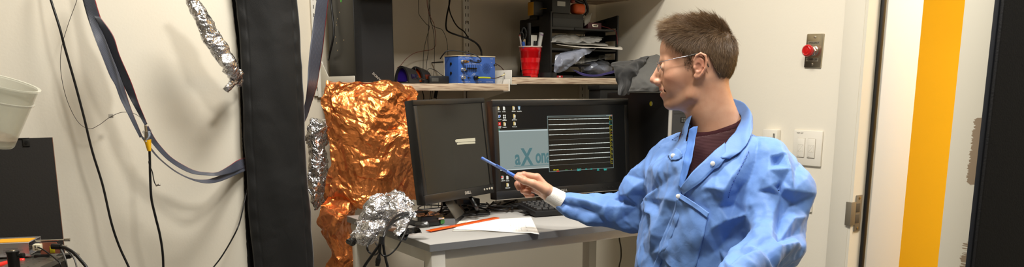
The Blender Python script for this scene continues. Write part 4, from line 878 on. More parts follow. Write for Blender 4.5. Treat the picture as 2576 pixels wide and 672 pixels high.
cable('desk_cable', 'thin dark cord hanging under the desk beside the blue gown', [atY(*q) for q in ((1556, 560, 2.68), (1558, 600, 2.68), (1562, 625, 2.68), (1562, 650, 2.68), (1557, 675, 2.68), (1550, 740, 2.68), (1552, 900, 2.68))], .0030, mat('brown_cord', (62, 54, 36), .5))

# ================================================================ MONITORS
M_bez = mat('monitor_black', (24, 24, 24), .35, bump=.04, bscale=900)
def mon_frame(bl, br, tilt):
    ux = (br-bl); W = ux.length; ux.normalize(); up0 = (ZH - ux*ZH.dot(ux)).normalized(); n = ux.cross(up0)      # n toward viewer
    up = (up0*math.cos(tilt) - n*math.sin(tilt)).normalized(); n = ux.cross(up)
    return frame(bl, ux, up, n), W
def emis(name, col, s=1.0):
    if name in MATS: return MATS[name]
    m = mat(name, (5, 5, 5), .3, emit=col, estr=s); return m
# --- left square monitor (dark screen)
bl = P(1068, 517, 2.46); br = P(1242, 485, 2.74); 
M1, W1 = mon_frame(bl, br, math.radians(7)); H1 = .318
T1 = thing('square_monitor', 'black square DELL monitor with dark empty screen, left of the wide one', 'monitor', Vector(bl.lerp(br, .5)) - ZH*(bl.z-DZT))
w = MB(); w.box((0, 0, -.034), (W1, H1, 0), M=M1, bev=.004); w.box((W1*.12, H1*.12, -.062), (W1*.88, H1*.88, -.033), M=M1, bev=.01); obj('casing', w, M_bez, T1)
w = MB(); bw = .016
for a, b_, c, d_ in ((0, 0, W1, .030), (0, H1-.017, W1, H1), (0, .030, bw, H1-.017), (W1-bw, .030, W1, H1-.017)): w.box((a+.0005, b_+.0005, -.001), (c-.0005, d_-.0005, .0035), M=M1, bev=.001)
obj('bezel', w, M_bez, T1)
w = MB(); w.box((bw, .030, -.0005), (W1-bw, H1-.017, .0006), M=M1); obj('screen', w, mat('dark_screen', (34, 33, 29), .14, spec=.4), T1)
scr1 = bpy.data.objects['screen']; o1_ = M1 @ Vector((0, 0, 0)); n1_ = M1.to_3x3() @ Vector((0, 0, 1)); M1i = M1.inverted()
for k_, ((ax_, ay_), (bx_, by_), hh_) in enumerate((((1146, 355), (1195, 351), .0052), ((1150, 362), (1195, 358.5), .0033))):  # two pale emissive bars lying on the screen face
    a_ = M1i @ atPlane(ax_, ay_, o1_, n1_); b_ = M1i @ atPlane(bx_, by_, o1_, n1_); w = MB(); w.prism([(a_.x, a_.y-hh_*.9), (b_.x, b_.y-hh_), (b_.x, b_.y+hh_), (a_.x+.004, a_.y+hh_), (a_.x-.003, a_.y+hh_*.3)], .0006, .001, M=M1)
    obj('pale_bar', w, emis('cream_bar', (214, 204, 172), .8), scr1, smooth=False)
obj('logo_lettering', text_mb('DELL', .0125, M1 @ Matrix.Translation((W1*.60, .0155, .0037)), sx=1.15, bold=.0004), mat('logo_grey', (170, 168, 162), .35, .4), T1, smooth=False)
for k in range(4):
    w = MB(); w.lathe([(.0034 if k < 3 else .0045, 0), (.0034 if k < 3 else .0045, .0014), (.002, .002)], 14, M=M1 @ Matrix.Translation((W1-.012-.0135*(3-k), .0165, .0034))); obj('front_button', w, mat('button_silver', (190, 188, 176), .35, .5), T1)
# stand: neck and forked foot
def dk(x, y, z=DZT): return atZ(x, y, z)
nk = (M1 @ Vector((W1*.5, .09, -.055))); nkb = Vector((nk.x, nk.y, DZT+.06))
w = MB()
def hullmb(w, low, high, mi=0):
    b = bmesh.new()
    for p in list(low)+list(high): b.verts.new(p)
    bmesh.ops.convex_hull(b, input=list(b.verts)); bmesh.ops.dissolve_limit(b, angle_limit=.02, verts=list(b.verts), edges=list(b.edges)); return w.bm(b, mi)
M_std = mat('stand_silver', (128, 124, 114), .38, .75)
fa0 = [dk(1107, 568), dk(1146, 567), dk(1168, 546), dk(1136, 545)]
w = MB(); hullmb(w, fa0, [p+ZH*.020+(sum(fa0, Vector())/4-p)*.12 for p in fa0]); obj('stand_foot', w, M_dark, T1)
tp = P(1120, 512, 2.56); tp2 = P(1137, 504, 2.60)
w = MB(); a0 = [dk(1146, 566)+ZH*.017, dk(1168, 545)+ZH*.0105, ]; hullmb(w, [a0[0], a0[1], a0[0]+ZH*.006, a0[1]+ZH*.006], [tp+ZH*.0, tp2, tp+FH*.01+ZH*.004, tp2+FH*.01+ZH*.004]); obj('stand_arm', w, M_std, T1)
fb0 = [dk(1168, 545), dk(1233, 541), dk(1228, 533), dk(1175, 534)]
w = MB(); hullmb(w, fb0, [p+ZH*.008 for p in fb0]); obj('stand_foot', w, M_dark, T1)
w = MB(); w.tube([P(1180, 490, 2.66), P(1190, 508, 2.64), P(1199, 524, 2.63), dk(1202, 537)+ZH*.008], .0065, n=8, flat=.5); obj('stand_arm', w, M_dark, T1, auto=0)
w = MB(); hullmb(w, [P(1115, 520, 2.58), P(1150, 512, 2.64), P(1112, 520, 2.62), P(1150, 510, 2.67)], [nk+M1.to_3x3() @ Vector((-.035, .04, 0)), nk+M1.to_3x3() @ Vector((.035, .04, 0)), nk+M1.to_3x3() @ Vector((.035, .04, -.02)), nk+M1.to_3x3() @ Vector((-.035, .04, -.02))]); obj('stand_neck', w, M_dark, T1)

# --- wide monitor
bl = Vector((1.447, 2.372, .8475)); br = Vector((2.045, 2.372, .8475))
M2, W2 = mon_frame(bl, br, math.radians(4.5)); H2 = .337
T2 = thing('wide_monitor', 'wide black monitor showing desktop icons, a program window and ten traces', 'monitor', Vector((bl.x+W2/2, 2.45, DZT)))
w = MB(); w.box((0, 0, -.04), (W2, H2, 0), M=M2, bev=.003); w.box((W2*.1, H2*.12, -.075), (W2*.9, H2*.9, -.039), M=M2, bev=.012); obj('casing', w, M_bez, T2)
bwx, bt, bb = .021, .020, .030
w = MB()
for a, b_, c, d_ in ((0, 0, W2, bb), (0, H2-bt, W2, H2), (0, bb, bwx, H2-bt), (W2-bwx, bb, W2, H2-bt)): w.box((a+.0005, b_+.0005, -.001), (c-.0005, d_-.0005, .003), M=M2, bev=.001)
obj('bezel', w, M_bez, T2)
for v_ in (H2-.0002, -.0022):
    w = MB(); w.box((0, v_, -.006), (W2, v_+.0024, .0028), M=M2, bev=.0005); obj('silver_trim', w, mat('silver_plastic', (176, 170, 158), .3, .6), T2)
w = MB(); w.box((bwx, bb, -.0005), (W2-bwx, H2-bt, .0004), M=M2); obj('screen', w, mat('wide_screen', (10, 10, 10), .18, spec=.35, emit=(16, 16, 15), estr=.6), T2)
scrn = bpy.data.objects['screen.001']
org2 = M2 @ Vector((0, 0, 0)); nz2 = (M2.to_3x3() @ Vector((0, 0, 1))); M2i = M2.inverted()
def sc(x, y):
    q = M2i @ atPlane(x, y, org2+nz2*.001, nz2); return (q.x, q.y)
def srect(w, u0, v0, u1, v1, h, mi=0): w.box((min(u0, u1), min(v0, v1), h-.0002), (max(u0, u1), max(v0, v1), h), mi, M=M2)
Z1, Z2, Z3, Z4 = .0009, .0014, .0019, .0024
# program window
u0, v1 = sc(1253, 325); u1, _ = sc(1380, 325); _, v0 = sc(1258, 430)
pw = MB(); srect(pw, u0, v0, u1, v1, Z1)
po = obj('program_window', pw, emis('window_grey', (138, 152, 150), .75), scrn)
w = MB(); srect(w, u0, v1, u1, v1-.005, Z2); obj('title_bar', w, emis('title_dark', (20, 26, 26), .6), po)
w = MB(); srect(w, u0, v1-.0055, u1, v1-.0095, Z2); obj('menu_bar', w, emis('menu_light', (190, 205, 206), .8), po)
w = MB(); srect(w, u0, v0, u1, v0+.0025, Z2); obj('status_bar', w, emis('status_light', (205, 215, 212), .8), po)
w = MB(); srect(w, u0+.001, v1-.001, u0+.005, v1-.0045, Z3); obj('window_icon', w, emis('teal_icon', (60, 160, 120), .8), po)
q = sc(1344, 398)
w = MB(); uA, vA = sc(1293, 400); uB, vB = sc(1311, 400)
text_mb('a', .072, M2 @ Matrix.Translation(((uA+uB)/2, vA+.002, Z2)), w, sx=.72, bold=.0018)
uA, _ = sc(1311, 400); uB, _ = sc(1340, 400); text_mb('X', .080, M2 @ Matrix.Translation(((uA+uB)/2, vA+.002, Z2)), w, sx=.78, bold=.0025)
uA, _ = sc(1340, 400); text_mb('ona', .070, M2 @ Matrix.Translation((uA+.044, vA+.003, Z2)), w, sx=.62, bold=.0018)
uA, vU = sc(1294, 419); srect(w, uA, vU-.001, u1-.002, vU+.0008, Z2)
obj('program_logo', w, emis('logo_teal', (78, 122, 128), .7), po, smooth=False)
# scope window
u0, v1 = sc(1376, 292); u1, _ = sc(1540, 290); _, v0 = sc(1381, 433)
so = MB(); srect(so, u0, v0, u1, v1, Z3); so = obj('trace_window', so, emis('scope_border', (120, 136, 134), .7), scrn)
w = MB(); srect(w, u0+.0018, v0+.002, u1-.0018, v1-.006, Z4); obj('trace_area', w, emis('scope_black', (10, 12, 8), .5), so)
w = MB(); srect(w, u0+.003, v1-.0045, u1-.03, v1-.002, Z4); obj('title_text', w, emis('scope_title', (40, 46, 46), .6), so)
w = MB(); srect(w, u1-.006, v1-.0042, u1-.002, v1-.001, Z4); obj('close_button', w, emis('close_red', (190, 60, 60), .7), so)
aw = u1-u0; ah = v1-v0; tx0 = u0+.004; tx1 = u1-.0165; vt = v1-.013; st_ = (ah-.036)/9
for k in range(10):
    thin = k in (4, 9); w = MB(); vc = vt-st_*k; n = 150; up_ = []; dn_ = []
    for i in range(n+1):
        u = tx0+(tx1-tx0)*i/n; a = (.00012 if thin else .0010)+(0 if thin else rnd.uniform(-.0001, .0005)); up_.append((u, vc+a, Z4+.0003)); dn_.append((u, vc-a*.8, Z4+.0003))
    w.v = [M2 @ Vector(p) for p in up_+dn_]; w.f = [(i, i+1, n+2+i, n+1+i) for i in range(n)]; w.m = [0]*n
    obj('signal_trace', w, emis('trace_white', (205, 212, 206), .85 if not thin else .5), so, smooth=False, double=True)
for k in range(10):
    vc = vt-st_*k; w = MB(); ub = u1-.0145; c = 'scope_teal' if k == 1 else 'scope_yellow'
    srect(w, ub, vc+st_*.42, ub+.0115, vc+st_*.47, Z4+.0003); srect(w, ub, vc-st_*.40, ub+.0008, vc+st_*.45, Z4+.0003); srect(w, ub+.0045, vc-.0006, ub+.007, vc+.0010, Z4+.0003); srect(w, ub+.004, vc-st_*.36, ub+.0105, vc-st_*.28, Z4+.0003)
    obj('channel_marker', w, emis(c, (60, 170, 160) if k == 1 else (196, 180, 40), .7), so)
w = MB(); srect(w, u1-.0055, vt-st_*3-.001, u1-.0035, vt-st_*3+.001, Z4+.0004); obj('red_marker', w, emis('scope_red', (210, 30, 40), .8), so)
def stext(s, px_, py_, size, m, nm, bold=.0002):
    u, v = sc(px_, py_); obj(nm, text_mb(s, size, M2 @ Matrix.Translation((u, v, Z4+.0004)), bold=bold), m, so, smooth=False)
stext('500 ms/div', 1398, 427.5, .0052, emis('scope_yellow2', (214, 200, 40), .8), 'time_label'); stext('AUTO', 1403, 431, .0042, emis('scope_red', (210, 30, 40), .8), 'mode_label')
stext('Sweep', 1424, 427, .0042, emis('scope_green', (50, 120, 60), .7), 'sweep_label')
stext('1', 1437, 427, .005, emis('scope_yellow2', (214, 200, 40), .8), 'unit_label')
for s, x in (('Channel  8', 1456), ('Gain', 1474), ('3000', 1487), ('Filter', 1504), ('Highpass', 1522)):
    stext(s, x, 425.5, .0042, emis('scope_teal2', (50, 178, 168), .75), 'setting_label'); 
stext('Display  1s', 1456, 429, .0040, emis('scope_teal2', (50, 178, 168), .75), 'setting_label'); stext('Notch', 1504, 428.5, .0040, emis('scope_teal2', (50, 178, 168), .75), 'setting_label'); stext('500 Hz', 1522, 428, .0040, emis('scope_teal2', (50, 178, 168), .75), 'setting_label')
# desktop icons
E_w = emis('icon_white', (215, 215, 205), .85); E_y = emis('icon_folder', (206, 180, 110), .85); E_b = emis('icon_blue', (60, 90, 190), .8); E_r = emis('icon_red', (205, 20, 24), .85); E_lb = emis('icon_pale_blue', (130, 165, 190), .8); E_k = emis('icon_dark', (30, 30, 30), .4)
def icon(x, y, kind, txt):
    u, v = sc(x, y); s = .0062; w = MB()
    if kind == 'folder': srect(w, u-s*.75, v-s, u+s*.5, v+s, Z1, 0); srect(w, u-s*.1, v-s*.95, u+s*.75, v+s*.6, Z2, 1)
    elif kind == 'doc': w.prism([(u-s*.7, v-s), (u+s*.7, v-s), (u+s*.7, v+s*.5), (u+s*.3, v+s), (u-s*.7, v+s)], Z1-.0002, Z1, 1, M=M2)
    elif kind == 'bin': w.prism([(u-s*.5, v-s), (u+s*.5, v-s), (u+s*.8, v+s), (u-s*.8, v+s)], Z1-.0002, Z1, 2, M=M2); srect(w, u-s*.4, v-s*.4, u+s*.4, v+s*.4, Z2, 1)
    elif kind == 'pc': srect(w, u-s*.6, v-s*.4, u+s*.9, v+s*.8, Z1, 1); srect(w, u-s*.4, v-s*.2, u+s*.7, v+s*.6, Z2, 3); srect(w, u-s*.9, v-s*.9, u+s*.3, v-s*.1, Z2, 2)
    elif kind == 'quad':
        for a in (-.5, .5):
            for b_ in (-.5, .5): w.lathe([(s*.45, Z1-.0002), (s*.45, Z1)], 12, 1, M=M2 @ Matrix.Translation((u+a*s*1.05, v+b_*s*1.05, 0)))
    elif kind == 'pdf': srect(w, u-s*.9, v-s*.9, u+s*.9, v+s, Z1, 4); w.prism([(u-s*.5, v-s*.5), (u, v+s*.6), (u+s*.15, v+s*.4), (u+s*.6, v-s*.2), (u, v-s*.05)], Z2-.0002, Z2, 1, M=M2)
    elif kind == 'pdfdoc': srect(w, u-s*.7, v-s, u+s*.7, v+s, Z1, 1); srect(w, u-s*.9, v-s*.1, u+s*.1, v+s*.7, Z2, 4)
    o = obj('desktop_icon', w, [E_y, E_w, E_lb, E_b, E_r], scrn)
    if txt: obj('caption', text_mb(txt, .0042, M2 @ Matrix.Translation((u, v-s*1.75, Z1)), bold=.0001), E_w, o, smooth=False)
for a in ((1253.5, 273, 'folder', 'Download..'), (1268, 273, 'doc', 'Datafile..'), (1292, 272, 'folder', 'GPIO.zip'), (1306, 272, 'bin', 'Recycle Bin'), (1256, 293, 'pc', 'Computer'), (1269, 293, 'quad', 'Digital\nKeyboard'), (1294, 292, 'folder', 'New\nphotometry'), (1256.5, 312, 'pdf', 'Acrobat\nReader'), (1269.5, 312, 'folder', 'Amplifier..'), (1294.5, 311, 'folder', 'Tetrode_R..'),
          (1264, 447, 'pdfdoc', 'R_object.S'), (1276.5, 447, 'doc', 'Datacut.'), (1277, 465, 'folder', 'Ultrasound')): icon(*a)
for x, y, c in ((1263, 483, E_lb), (1276, 482, E_lb), (1283, 482, E_w), (1290, 482, E_r), (1297, 481, E_w), (1304, 481, E_r), (1310, 480.5, emis('task_teal', (70, 190, 160), .8)), (1532, 467, E_w), (1536, 467, E_lb), (1540, 466.5, E_r), (1544, 466.5, E_w), (1548, 466, E_w), (1552, 466, E_w)):
    u, v = sc(x, y); s = .0034 if x == 1263 else (.0022 if x < 1400 else .0014); w = MB()
    if x == 1263: w.lathe([(s, 0), (s, Z1)], 16, M=M2 @ Matrix.Translation((u, v, 0)))
    else: srect(w, u-s, v-s, u+s, v+s, Z1)
    obj('taskbar_icon', w, c, scrn)
u, v = sc(1560, 465.5); obj('clock', text_mb('5:20 PM', .004, M2 @ Matrix.Translation((u, v, Z1))), E_w, scrn, smooth=False)
for k in range(6):
    w = MB(); w.lathe([(.003, 0), (.003, .001)], 14, M=M2 @ Matrix.Translation((W2-.155+.023*k, .013, .003))); obj('front_button', w, M_bez if k < 5 else mat('amber_led', (160, 150, 30), .4, emit=(190, 180, 40), estr=.6), T2)
u, v = sc(1421, 488); obj('logo_lettering', text_mb('DELL', .012, M2 @ Matrix.Translation((W2*.48, .0145, .0032)), sx=1.1, bold=.0003), MATS['logo_grey'], T2, smooth=False)
w = MB(); w.box((W2*.5-.04, -.02, -.10), (W2*.5+.04, .2, -.07), M=M2, bev=.008); obj('stand_neck', w, M_dark, T2)
w = MB(); w.box((bl.x+.12, 2.41, DZT+.0005), (bl.x+W2-.17, 2.585, DZT+.012), bev=.004); w.box((bl.x+W2/2-.05, 2.45, DZT+.01), (bl.x+W2/2+.05, 2.50, .90), bev=.006); obj('stand_base', w, mat('stand_grey', (120, 118, 112), .4, .4), T2)

# ================================================================ KEYBOARD
kf = dk(1346, 548); ka = math.radians(-7)
kx = Vector((math.cos(ka), math.sin(ka), 0)); ky = Vector((-math.sin(ka), math.cos(ka), 0)); tl = math.radians(5)
kyy = (ky*math.cos(tl)+ZH*math.sin(tl)); kz = kx.cross(kyy)
Mk = frame(kf+ZH*.004, kx, kyy, kz); KW, KD = .36, .140
T = thing('keyboard', 'black mechanical keyboard lying in front of the wide monitor', 'keyboard', kf)
w = MB(); w.box((0, 0, -.002), (KW, KD, .016), M=Mk, bev=.003); obj('keyboard_case', w, mat('keyboard_black', (20, 20, 21), .45), T)
w = MB(); w.box((-.014, .045, -.002), (.012, .075, .0), M=Mk, bev=.0008)
for x in (.03, KW-.05): w.box((x, KD-.03, -.016), (x+.02, KD-.02, -.001), M=Mk)
obj('tilt_foot', w, M_dark, T)
rows_ = [[1.25, 1.25, 1.25, 6.25, 1.25, 1.25, 1.25, 1.25], [2.25]+[1]*10+[2.75], [1.75]+[1]*11+[2.25], [1.5]+[1]*12+[1.5], [1]*13+[2], [1]*12]
kw0 = .0188; key = None; U0 = .009
M_key = mat('keycap_black', (28, 28, 29), .35, spec=.6)
for r, row in enumerate(rows_):
    x = U0 + (0 if r < 5 else 0)
    for j, wd_ in enumerate(row + [0]*0):
        L_ = wd_*kw0-.0022; y = .009+r*.0205+(.003 if r == 5 else 0)
        w = MB(); vs = []
        for (zz, ins) in ((.0165, 0), (.0215, .0012), (.0245, .0030)):
            vs += [(x+ins, y+ins, zz), (x+L_-ins, y+ins, zz), (x+L_-ins, y+.0172-ins*.6, zz), (x+ins, y+.0172-ins*.6, zz)]
        fs = [(3, 2, 1, 0), (8, 9, 10, 11)]+[(l*4+i, l*4+(i+1) % 4, l*4+4+(i+1) % 4, l*4+4+i) for l in range(2) for i in range(4)]
        w.add(vs, fs, 0, Mk); obj('key', w, M_key, T, smooth=False)
        x += wd_*kw0
# ================================================================ PAPERS AND RULER
def dsheet(name, label, pts, m, lift=None, nx=24, ny=18, lines=False, th=.0003):
    c = [dk(*p) for p in pts]; G = []
    for i in range(ny+1):
        v = i/ny; row = []
        for j in range(nx+1):
            u = j/nx; p = (c[0].lerp(c[1], u)).lerp(c[3].lerp(c[2], u), v); row.append(p+ZH*(.001+(lift(u, v) if lift else 0)))
        G.append(row)
    w = MB().grid(G); o = obj(name, w, m, auto=0); s_ = o.modifiers.new('t', 'SOLIDIFY'); s_.thickness = th; s_.offset = 1
    if label: tag(o, label, 'paper', 'handwritten notes on the desk')
    return o, c
o, _ = dsheet('note_sheet', 'lower white sheet showing slightly at the left of the top note', [(1137, 582), (1318, 585), (1300, 551), (1152, 557)], M_pap, lift=lambda u, v: .0002)
M_papw = mat('note_paper', (235, 232, 226), .6)
T = thing('handwritten_note', 'white note with faint handwriting lying at the desk front edge', 'paper', dk(1240, 570), 'handwritten notes on the desk')
pts = [(1138, 579), (1357, 590), (1336, 548), (1178, 556)]; c = [dk(*p) for p in pts]; G = []; nx, ny = 30, 20
def npos(u, v, e=0):
    p = (c[0].lerp(c[1], u)).lerp(c[3].lerp(c[2], u), v); lift = .0022 + .012*max(0, u-.72)**1.5*(1-v)*3 + .0015*math.sin(u*5)*(1-v)
    if u > .9: lift -= (u-.9)*.06*(1-v)
    return p+ZH*(lift+e)
for i in range(ny+1): G.append([npos(j/nx, i/ny) for j in range(nx+1)])
o = obj('paper', MB().grid(G), M_papw, T, auto=0); s_ = o.modifiers.new('t', 'SOLIDIFY'); s_.thickness = .0003; s_.offset = 0
w = MB()
for k in range(12):
    u = .06+.065*k; w.tube([npos(u, .05, .0005), npos(u, .5, .0005), npos(u, .95, .0005)], .00018, n=3, sub=6)
obj('ruled_lines', w, mat('rule_blue_grey', (190, 192, 200), .7), T, auto=0)
w = MB()
for k in range(13):
    u = .09+.065*k; v = .12; 
    while v < .88:
        L_ = rnd.uniform(.04, .12); n = 7
        if rnd.random() < .8: w.tube([npos(u+rnd.uniform(-.010, .010), v+L_*i/n, .0006) for i in range(n+1)], .00011 if k < 10 else .0002, n=3, sub=2)
        v += L_+.03
        if k > 9 and v > .45: break
obj('handwriting', w, mat('pen_ink', (140, 140, 158), .6), T, auto=0)
T = thing('ruler', 'transparent orange plastic ruler lying across the white notes', 'ruler', dk(1170, 567))
a = dk(1084, 586); b_ = dk(1258, 552); rx = (b_-a).normalized(); ry = Vector((-rx.y, rx.x, 0)); Lr = (b_-a).length
Mr = frame(a+ZH*.0035, rx, ry, (0, 0, 1)); RW = .023
w = MB(); w.prism([(.002, 0), (Lr-.003, 0), (Lr, .004), (Lr, RW-.004), (Lr-.003, RW), (.020, RW), (.015, RW-.003), (0, RW-.001), (0, .002)], 0, .0022, M=Mr, bev=.0004); obj('blade', w, mat('orange_acrylic', (240, 92, 18), .12, spec=.8, trans=.15), T)
w = MB()
for k in range(1, 61):
    x = k*Lr/62; L_ = .006 if k % 5 == 0 else .0035; w.box((x-.00015, RW-.0005-L_, .0022), (x+.00015, RW-.0005, .0024), M=Mr); w.box((x-.00015, .0005, .0022), (x+.00015, .0005+L_*.8, .0024), M=Mr)
obj('graduations', w, mat('ruler_ink', (120, 40, 12), .5), T)
w = MB()
for k in range(1, 12): text_mb(str(k), .0055, Mr @ Matrix.Translation((k*Lr/12, RW*.48, .0023)), w, ext=.0001)
obj('numerals', w, MATS['ruler_ink'], T, smooth=False)

# ================================================================ CABLE TANGLE
def lab(s): return s
for k in range(11):
    x0 = 1.26+.03*k; pts = []; y0 = 2.42+rnd.uniform(-.05, .10); r_ = .0022+.0006*(k % 3)
    for i in range(7):
        pts.append(Vector((max(1.16, min(1.62, x0+rnd.uniform(-.11, .11))), min(2.585, max(2.34, y0+rnd.uniform(-.08, .10))), DZT+r_+.002+.006*(k % 5)*abs(math.sin(i*1.7+k)))))
    cable('tangled_cable', 'one of the loose black cables tangled on the desk beneath the monitors', pts, r_, group='tangled black cables beneath the monitors')
cable('monitor_cable', 'black cable dropping from square monitor beside its silver stand arm', [P(1112, 505, 2.62), P(1111, 522, 2.60), P(1104, 537, 2.58), P(1092, 545, 2.57), P(1078, 541, 2.58), P(1065, 532, 2.60), P(1052, 530, 2.64)], .0032)
w = MB(); q = Vector((1.50, 2.50, DZT)); w.box((1.40, 2.52, DZT+.001), (1.47, 2.585, DZT+.035), bev=.004); tag(obj('power_adapter', w, M_dark), 'black power adapter under the junction of the two monitors', 'adapter')
cable('dangling_cable', 'thin dark cable hanging under left shelf behind square monitor', [atY(*q) for q in ((1062, 228, 3.02), (1066, 245, 3.0), (1063, 270, 2.98), (1058, 330, 2.97), (1060, 420, 2.96), (1068, 500, 2.95), (1068, 800, 2.95))]+[Vector((atY(1068, 800, 2.95).x, 2.95, .003))], .0018)
w = MB(); a = atY(1098, 229, 3.04); w.box((-.006, -.004, -.030), (.006, .004, .004), M=Matrix.Translation(a) @ Matrix.Rotation(.25, 4, 'Y'), bev=.0012); w.tube([a-ZH*.03, a-ZH*.06+Vector((.004, 0, 0)), a-ZH*.12, a-ZH*.6, Vector((a.x, a.y, .003))], .0016); tag(obj('dangling_plug', w, M_dark), 'black plug hanging just below the left shelf above square monitor', 'plug')
for i, (x, dpt) in enumerate(((1088, 3.03), (1084, 3.05))): cable('dangling_lead', ['black lead hanging straight under the left shelf near the plug', 'darker lead immediately left of the black plug under the shelf'][i], [atY(x, 228, dpt), atY(x-2, 245, dpt), atY(x-6, 300, dpt), atY(x-4, 420, dpt), Vector((atY(x-4, 420, dpt).x, dpt, .4)), Vector((atY(x-4, 420, dpt).x, dpt, .003))], .0015, group=None)

# ================================================================ TOWER, BACK BOX, DRAPED JACKET
tx, ty0, ty1 = 2.095, 2.215, 2.585
q = P(1693, 300, 2.995)
zt = P(1690, 233, 3.0).z
T = thing('computer_tower', 'large black computer tower with yellow round sticker behind the person', 'computer', Vector((tx+.1, 2.4, DZT)))
w = MB(); w.box((tx, ty0+.012, DZT+.002), (tx+.205, ty1, zt), bev=.005); obj('case', w, mat('tower_black', (13, 13, 14), .4), T)
w = MB(); w.box((tx-.002, ty0+.002, DZT+.05), (tx+.010, ty0+.014, zt-.002), bev=.004, seg=3); obj('light_trim', w, mat('trim_light_grey', (176, 172, 164), .4), T)
w = MB(); w.box((tx+.008, ty0, DZT+.002), (tx+.207, ty0+.013, zt+.001), bev=.004); fp = obj('front_panel', w, mat('tower_grey', (54, 55, 56), .45), T)
w = MB(); zv = P(1735, 302, 3.0).z; w.box((tx+.048, ty0-.0015, zv-.010), (tx+.12, ty0, zv+.010), bev=.0005); obj('vent_frame', w, M_dark, T)
w = MB()
for i in range(6):
    for j in range(2): w.box((tx+.051+.0112*i, ty0-.0025, zv-.0075+.008*j), (tx+.0595+.0112*i, ty0-.001, zv-.0015+.008*j))
obj('vent_grid', w, mat('vent_grey', (88, 90, 90), .5), T)
w = MB(); w.box((tx+.012, ty0-.0007, zv+.022), (tx+.2, ty0+.001, zv+.0225)); obj('panel_seam', w, M_dark, T)
q = atX(1638, 261, tx-.0006); w = MB(); w.lathe([(.0085, 0), (.0085, .0006)], 24, M=frame(q, (0, -1, 0), (0, 0, 1), (-1, 0, 0))); ys = obj('yellow_sticker', w, mat('yellow_dot', (205, 190, 40), .5), T)
a = math.pi; w = MB(); w.prism([(.0085*math.cos(t_)*1.0, .0085*math.sin(t_)) for t_ in np.linspace(-1.1, 1.1, 12)], .0006, .0009, M=frame(q, (0, -1, 0), (0, 0, 1), (-1, 0, 0))); obj('pale_half', w, mat('pale_dot', (190, 186, 170), .5), ys)
xb0 = atY(1510, 225, 2.66).x
w = MB(); zb1 = atY(1512, 214, 2.66).z; zb0 = atY(1512, 226, 2.66).z; w.box((xb0-.004, 2.66, zb0), (xb0+.42, 2.74, zb1), bev=.003)
w.box((xb0+.003, 2.664, .80), (xb0+.42, 2.74, zb0+.001), bev=.003)
xl_ = atY(1485, 640, 2.69).x; w.box((xl_-.012, 2.68, 0), (xl_+.012, 2.70, .801)); w.box((xl_-.012, 2.66, .79), (xb0+.42, 2.74, .803)); w.box((xb0+.37, 2.67, 0), (xb0+.40, 2.73, .801))
tag(obj('equipment_case', w, mat('equipment_black', (14, 14, 14), .5)), 'black lidded equipment case standing behind the wide monitor right side', 'case')
# grey jacket draped on tower and shelf end
M_jk = mat('charcoal_cloth', (34, 34, 34), .9, bump=.4, bscale=700, sheen=.2)
M_jk2 = mat('grey_lining', (82, 81, 78), .85, bump=.3, bscale=500)
T = thing('draped_jacket', 'charcoal jacket heaped over the computer tower below the shelf end', 'jacket', P(1610, 235, 3.0))
def cl(name, rows, m, seed, lev, sub=2, th=.004):
    w = MB().grid(gridsheet([[P(*p) for p in r] for r in rows], 40, 40)); crumple(w, lev, seed)
    o = obj(name, w, m, T, auto=0); s_ = o.modifiers.new('t', 'SOLIDIFY'); s_.thickness = th; s_.offset = -1; return o
cl('outer_cloth', [[(1542, 158, 3.08), (1575, 152, 3.08), (1610, 146, 3.10), (1632, 142, 3.12)], [(1540, 168, 3.02), (1570, 168, 2.99), (1600, 160, 3.0), (1625, 152, 3.05)], [(1548, 190, 3.0), (1572, 195, 2.96), (1590, 190, 2.97), (1610, 180, 3.02)], [(1556, 215, 3.02), (1566, 222, 2.95), (1580, 222, 2.95), (1596, 215, 3.01)], [(1556, 236, 3.02), (1562, 239, 2.96), (1574, 240, 2.96), (1580, 240, 3.02)]], M_jk, 41, [(.05, .008), (.02, .003)])
cl('lining', [[(1610, 148, 3.13), (1640, 143, 3.13), (1672, 146, 3.13), (1700, 152, 3.14)], [(1600, 165, 3.05), (1635, 160, 3.04), (1672, 160, 3.04), (1705, 165, 3.06)], [(1590, 190, 2.99), (1625, 188, 2.97), (1665, 190, 2.97), (1705, 195, 2.99)], [(1583, 212, 2.97), (1620, 215, 2.95), (1660, 216, 2.95), (1705, 218, 2.97)], [(1577, 230, 2.97), (1612, 231, 2.955), (1655, 229, 2.955), (1705, 226, 2.97)]], M_jk2, 42, [(.06, .010), (.025, .004)])
cl('back_fold', [[(1548, 160, 3.12), (1600, 150, 3.16), (1660, 143, 3.18)], [(1548, 185, 3.10), (1600, 180, 3.16), (1690, 180, 3.18)], [(1556, 212, 3.10), (1600, 212, 3.14), (1690, 210, 3.16)]], M_jk, 43, [(.06, .006)])

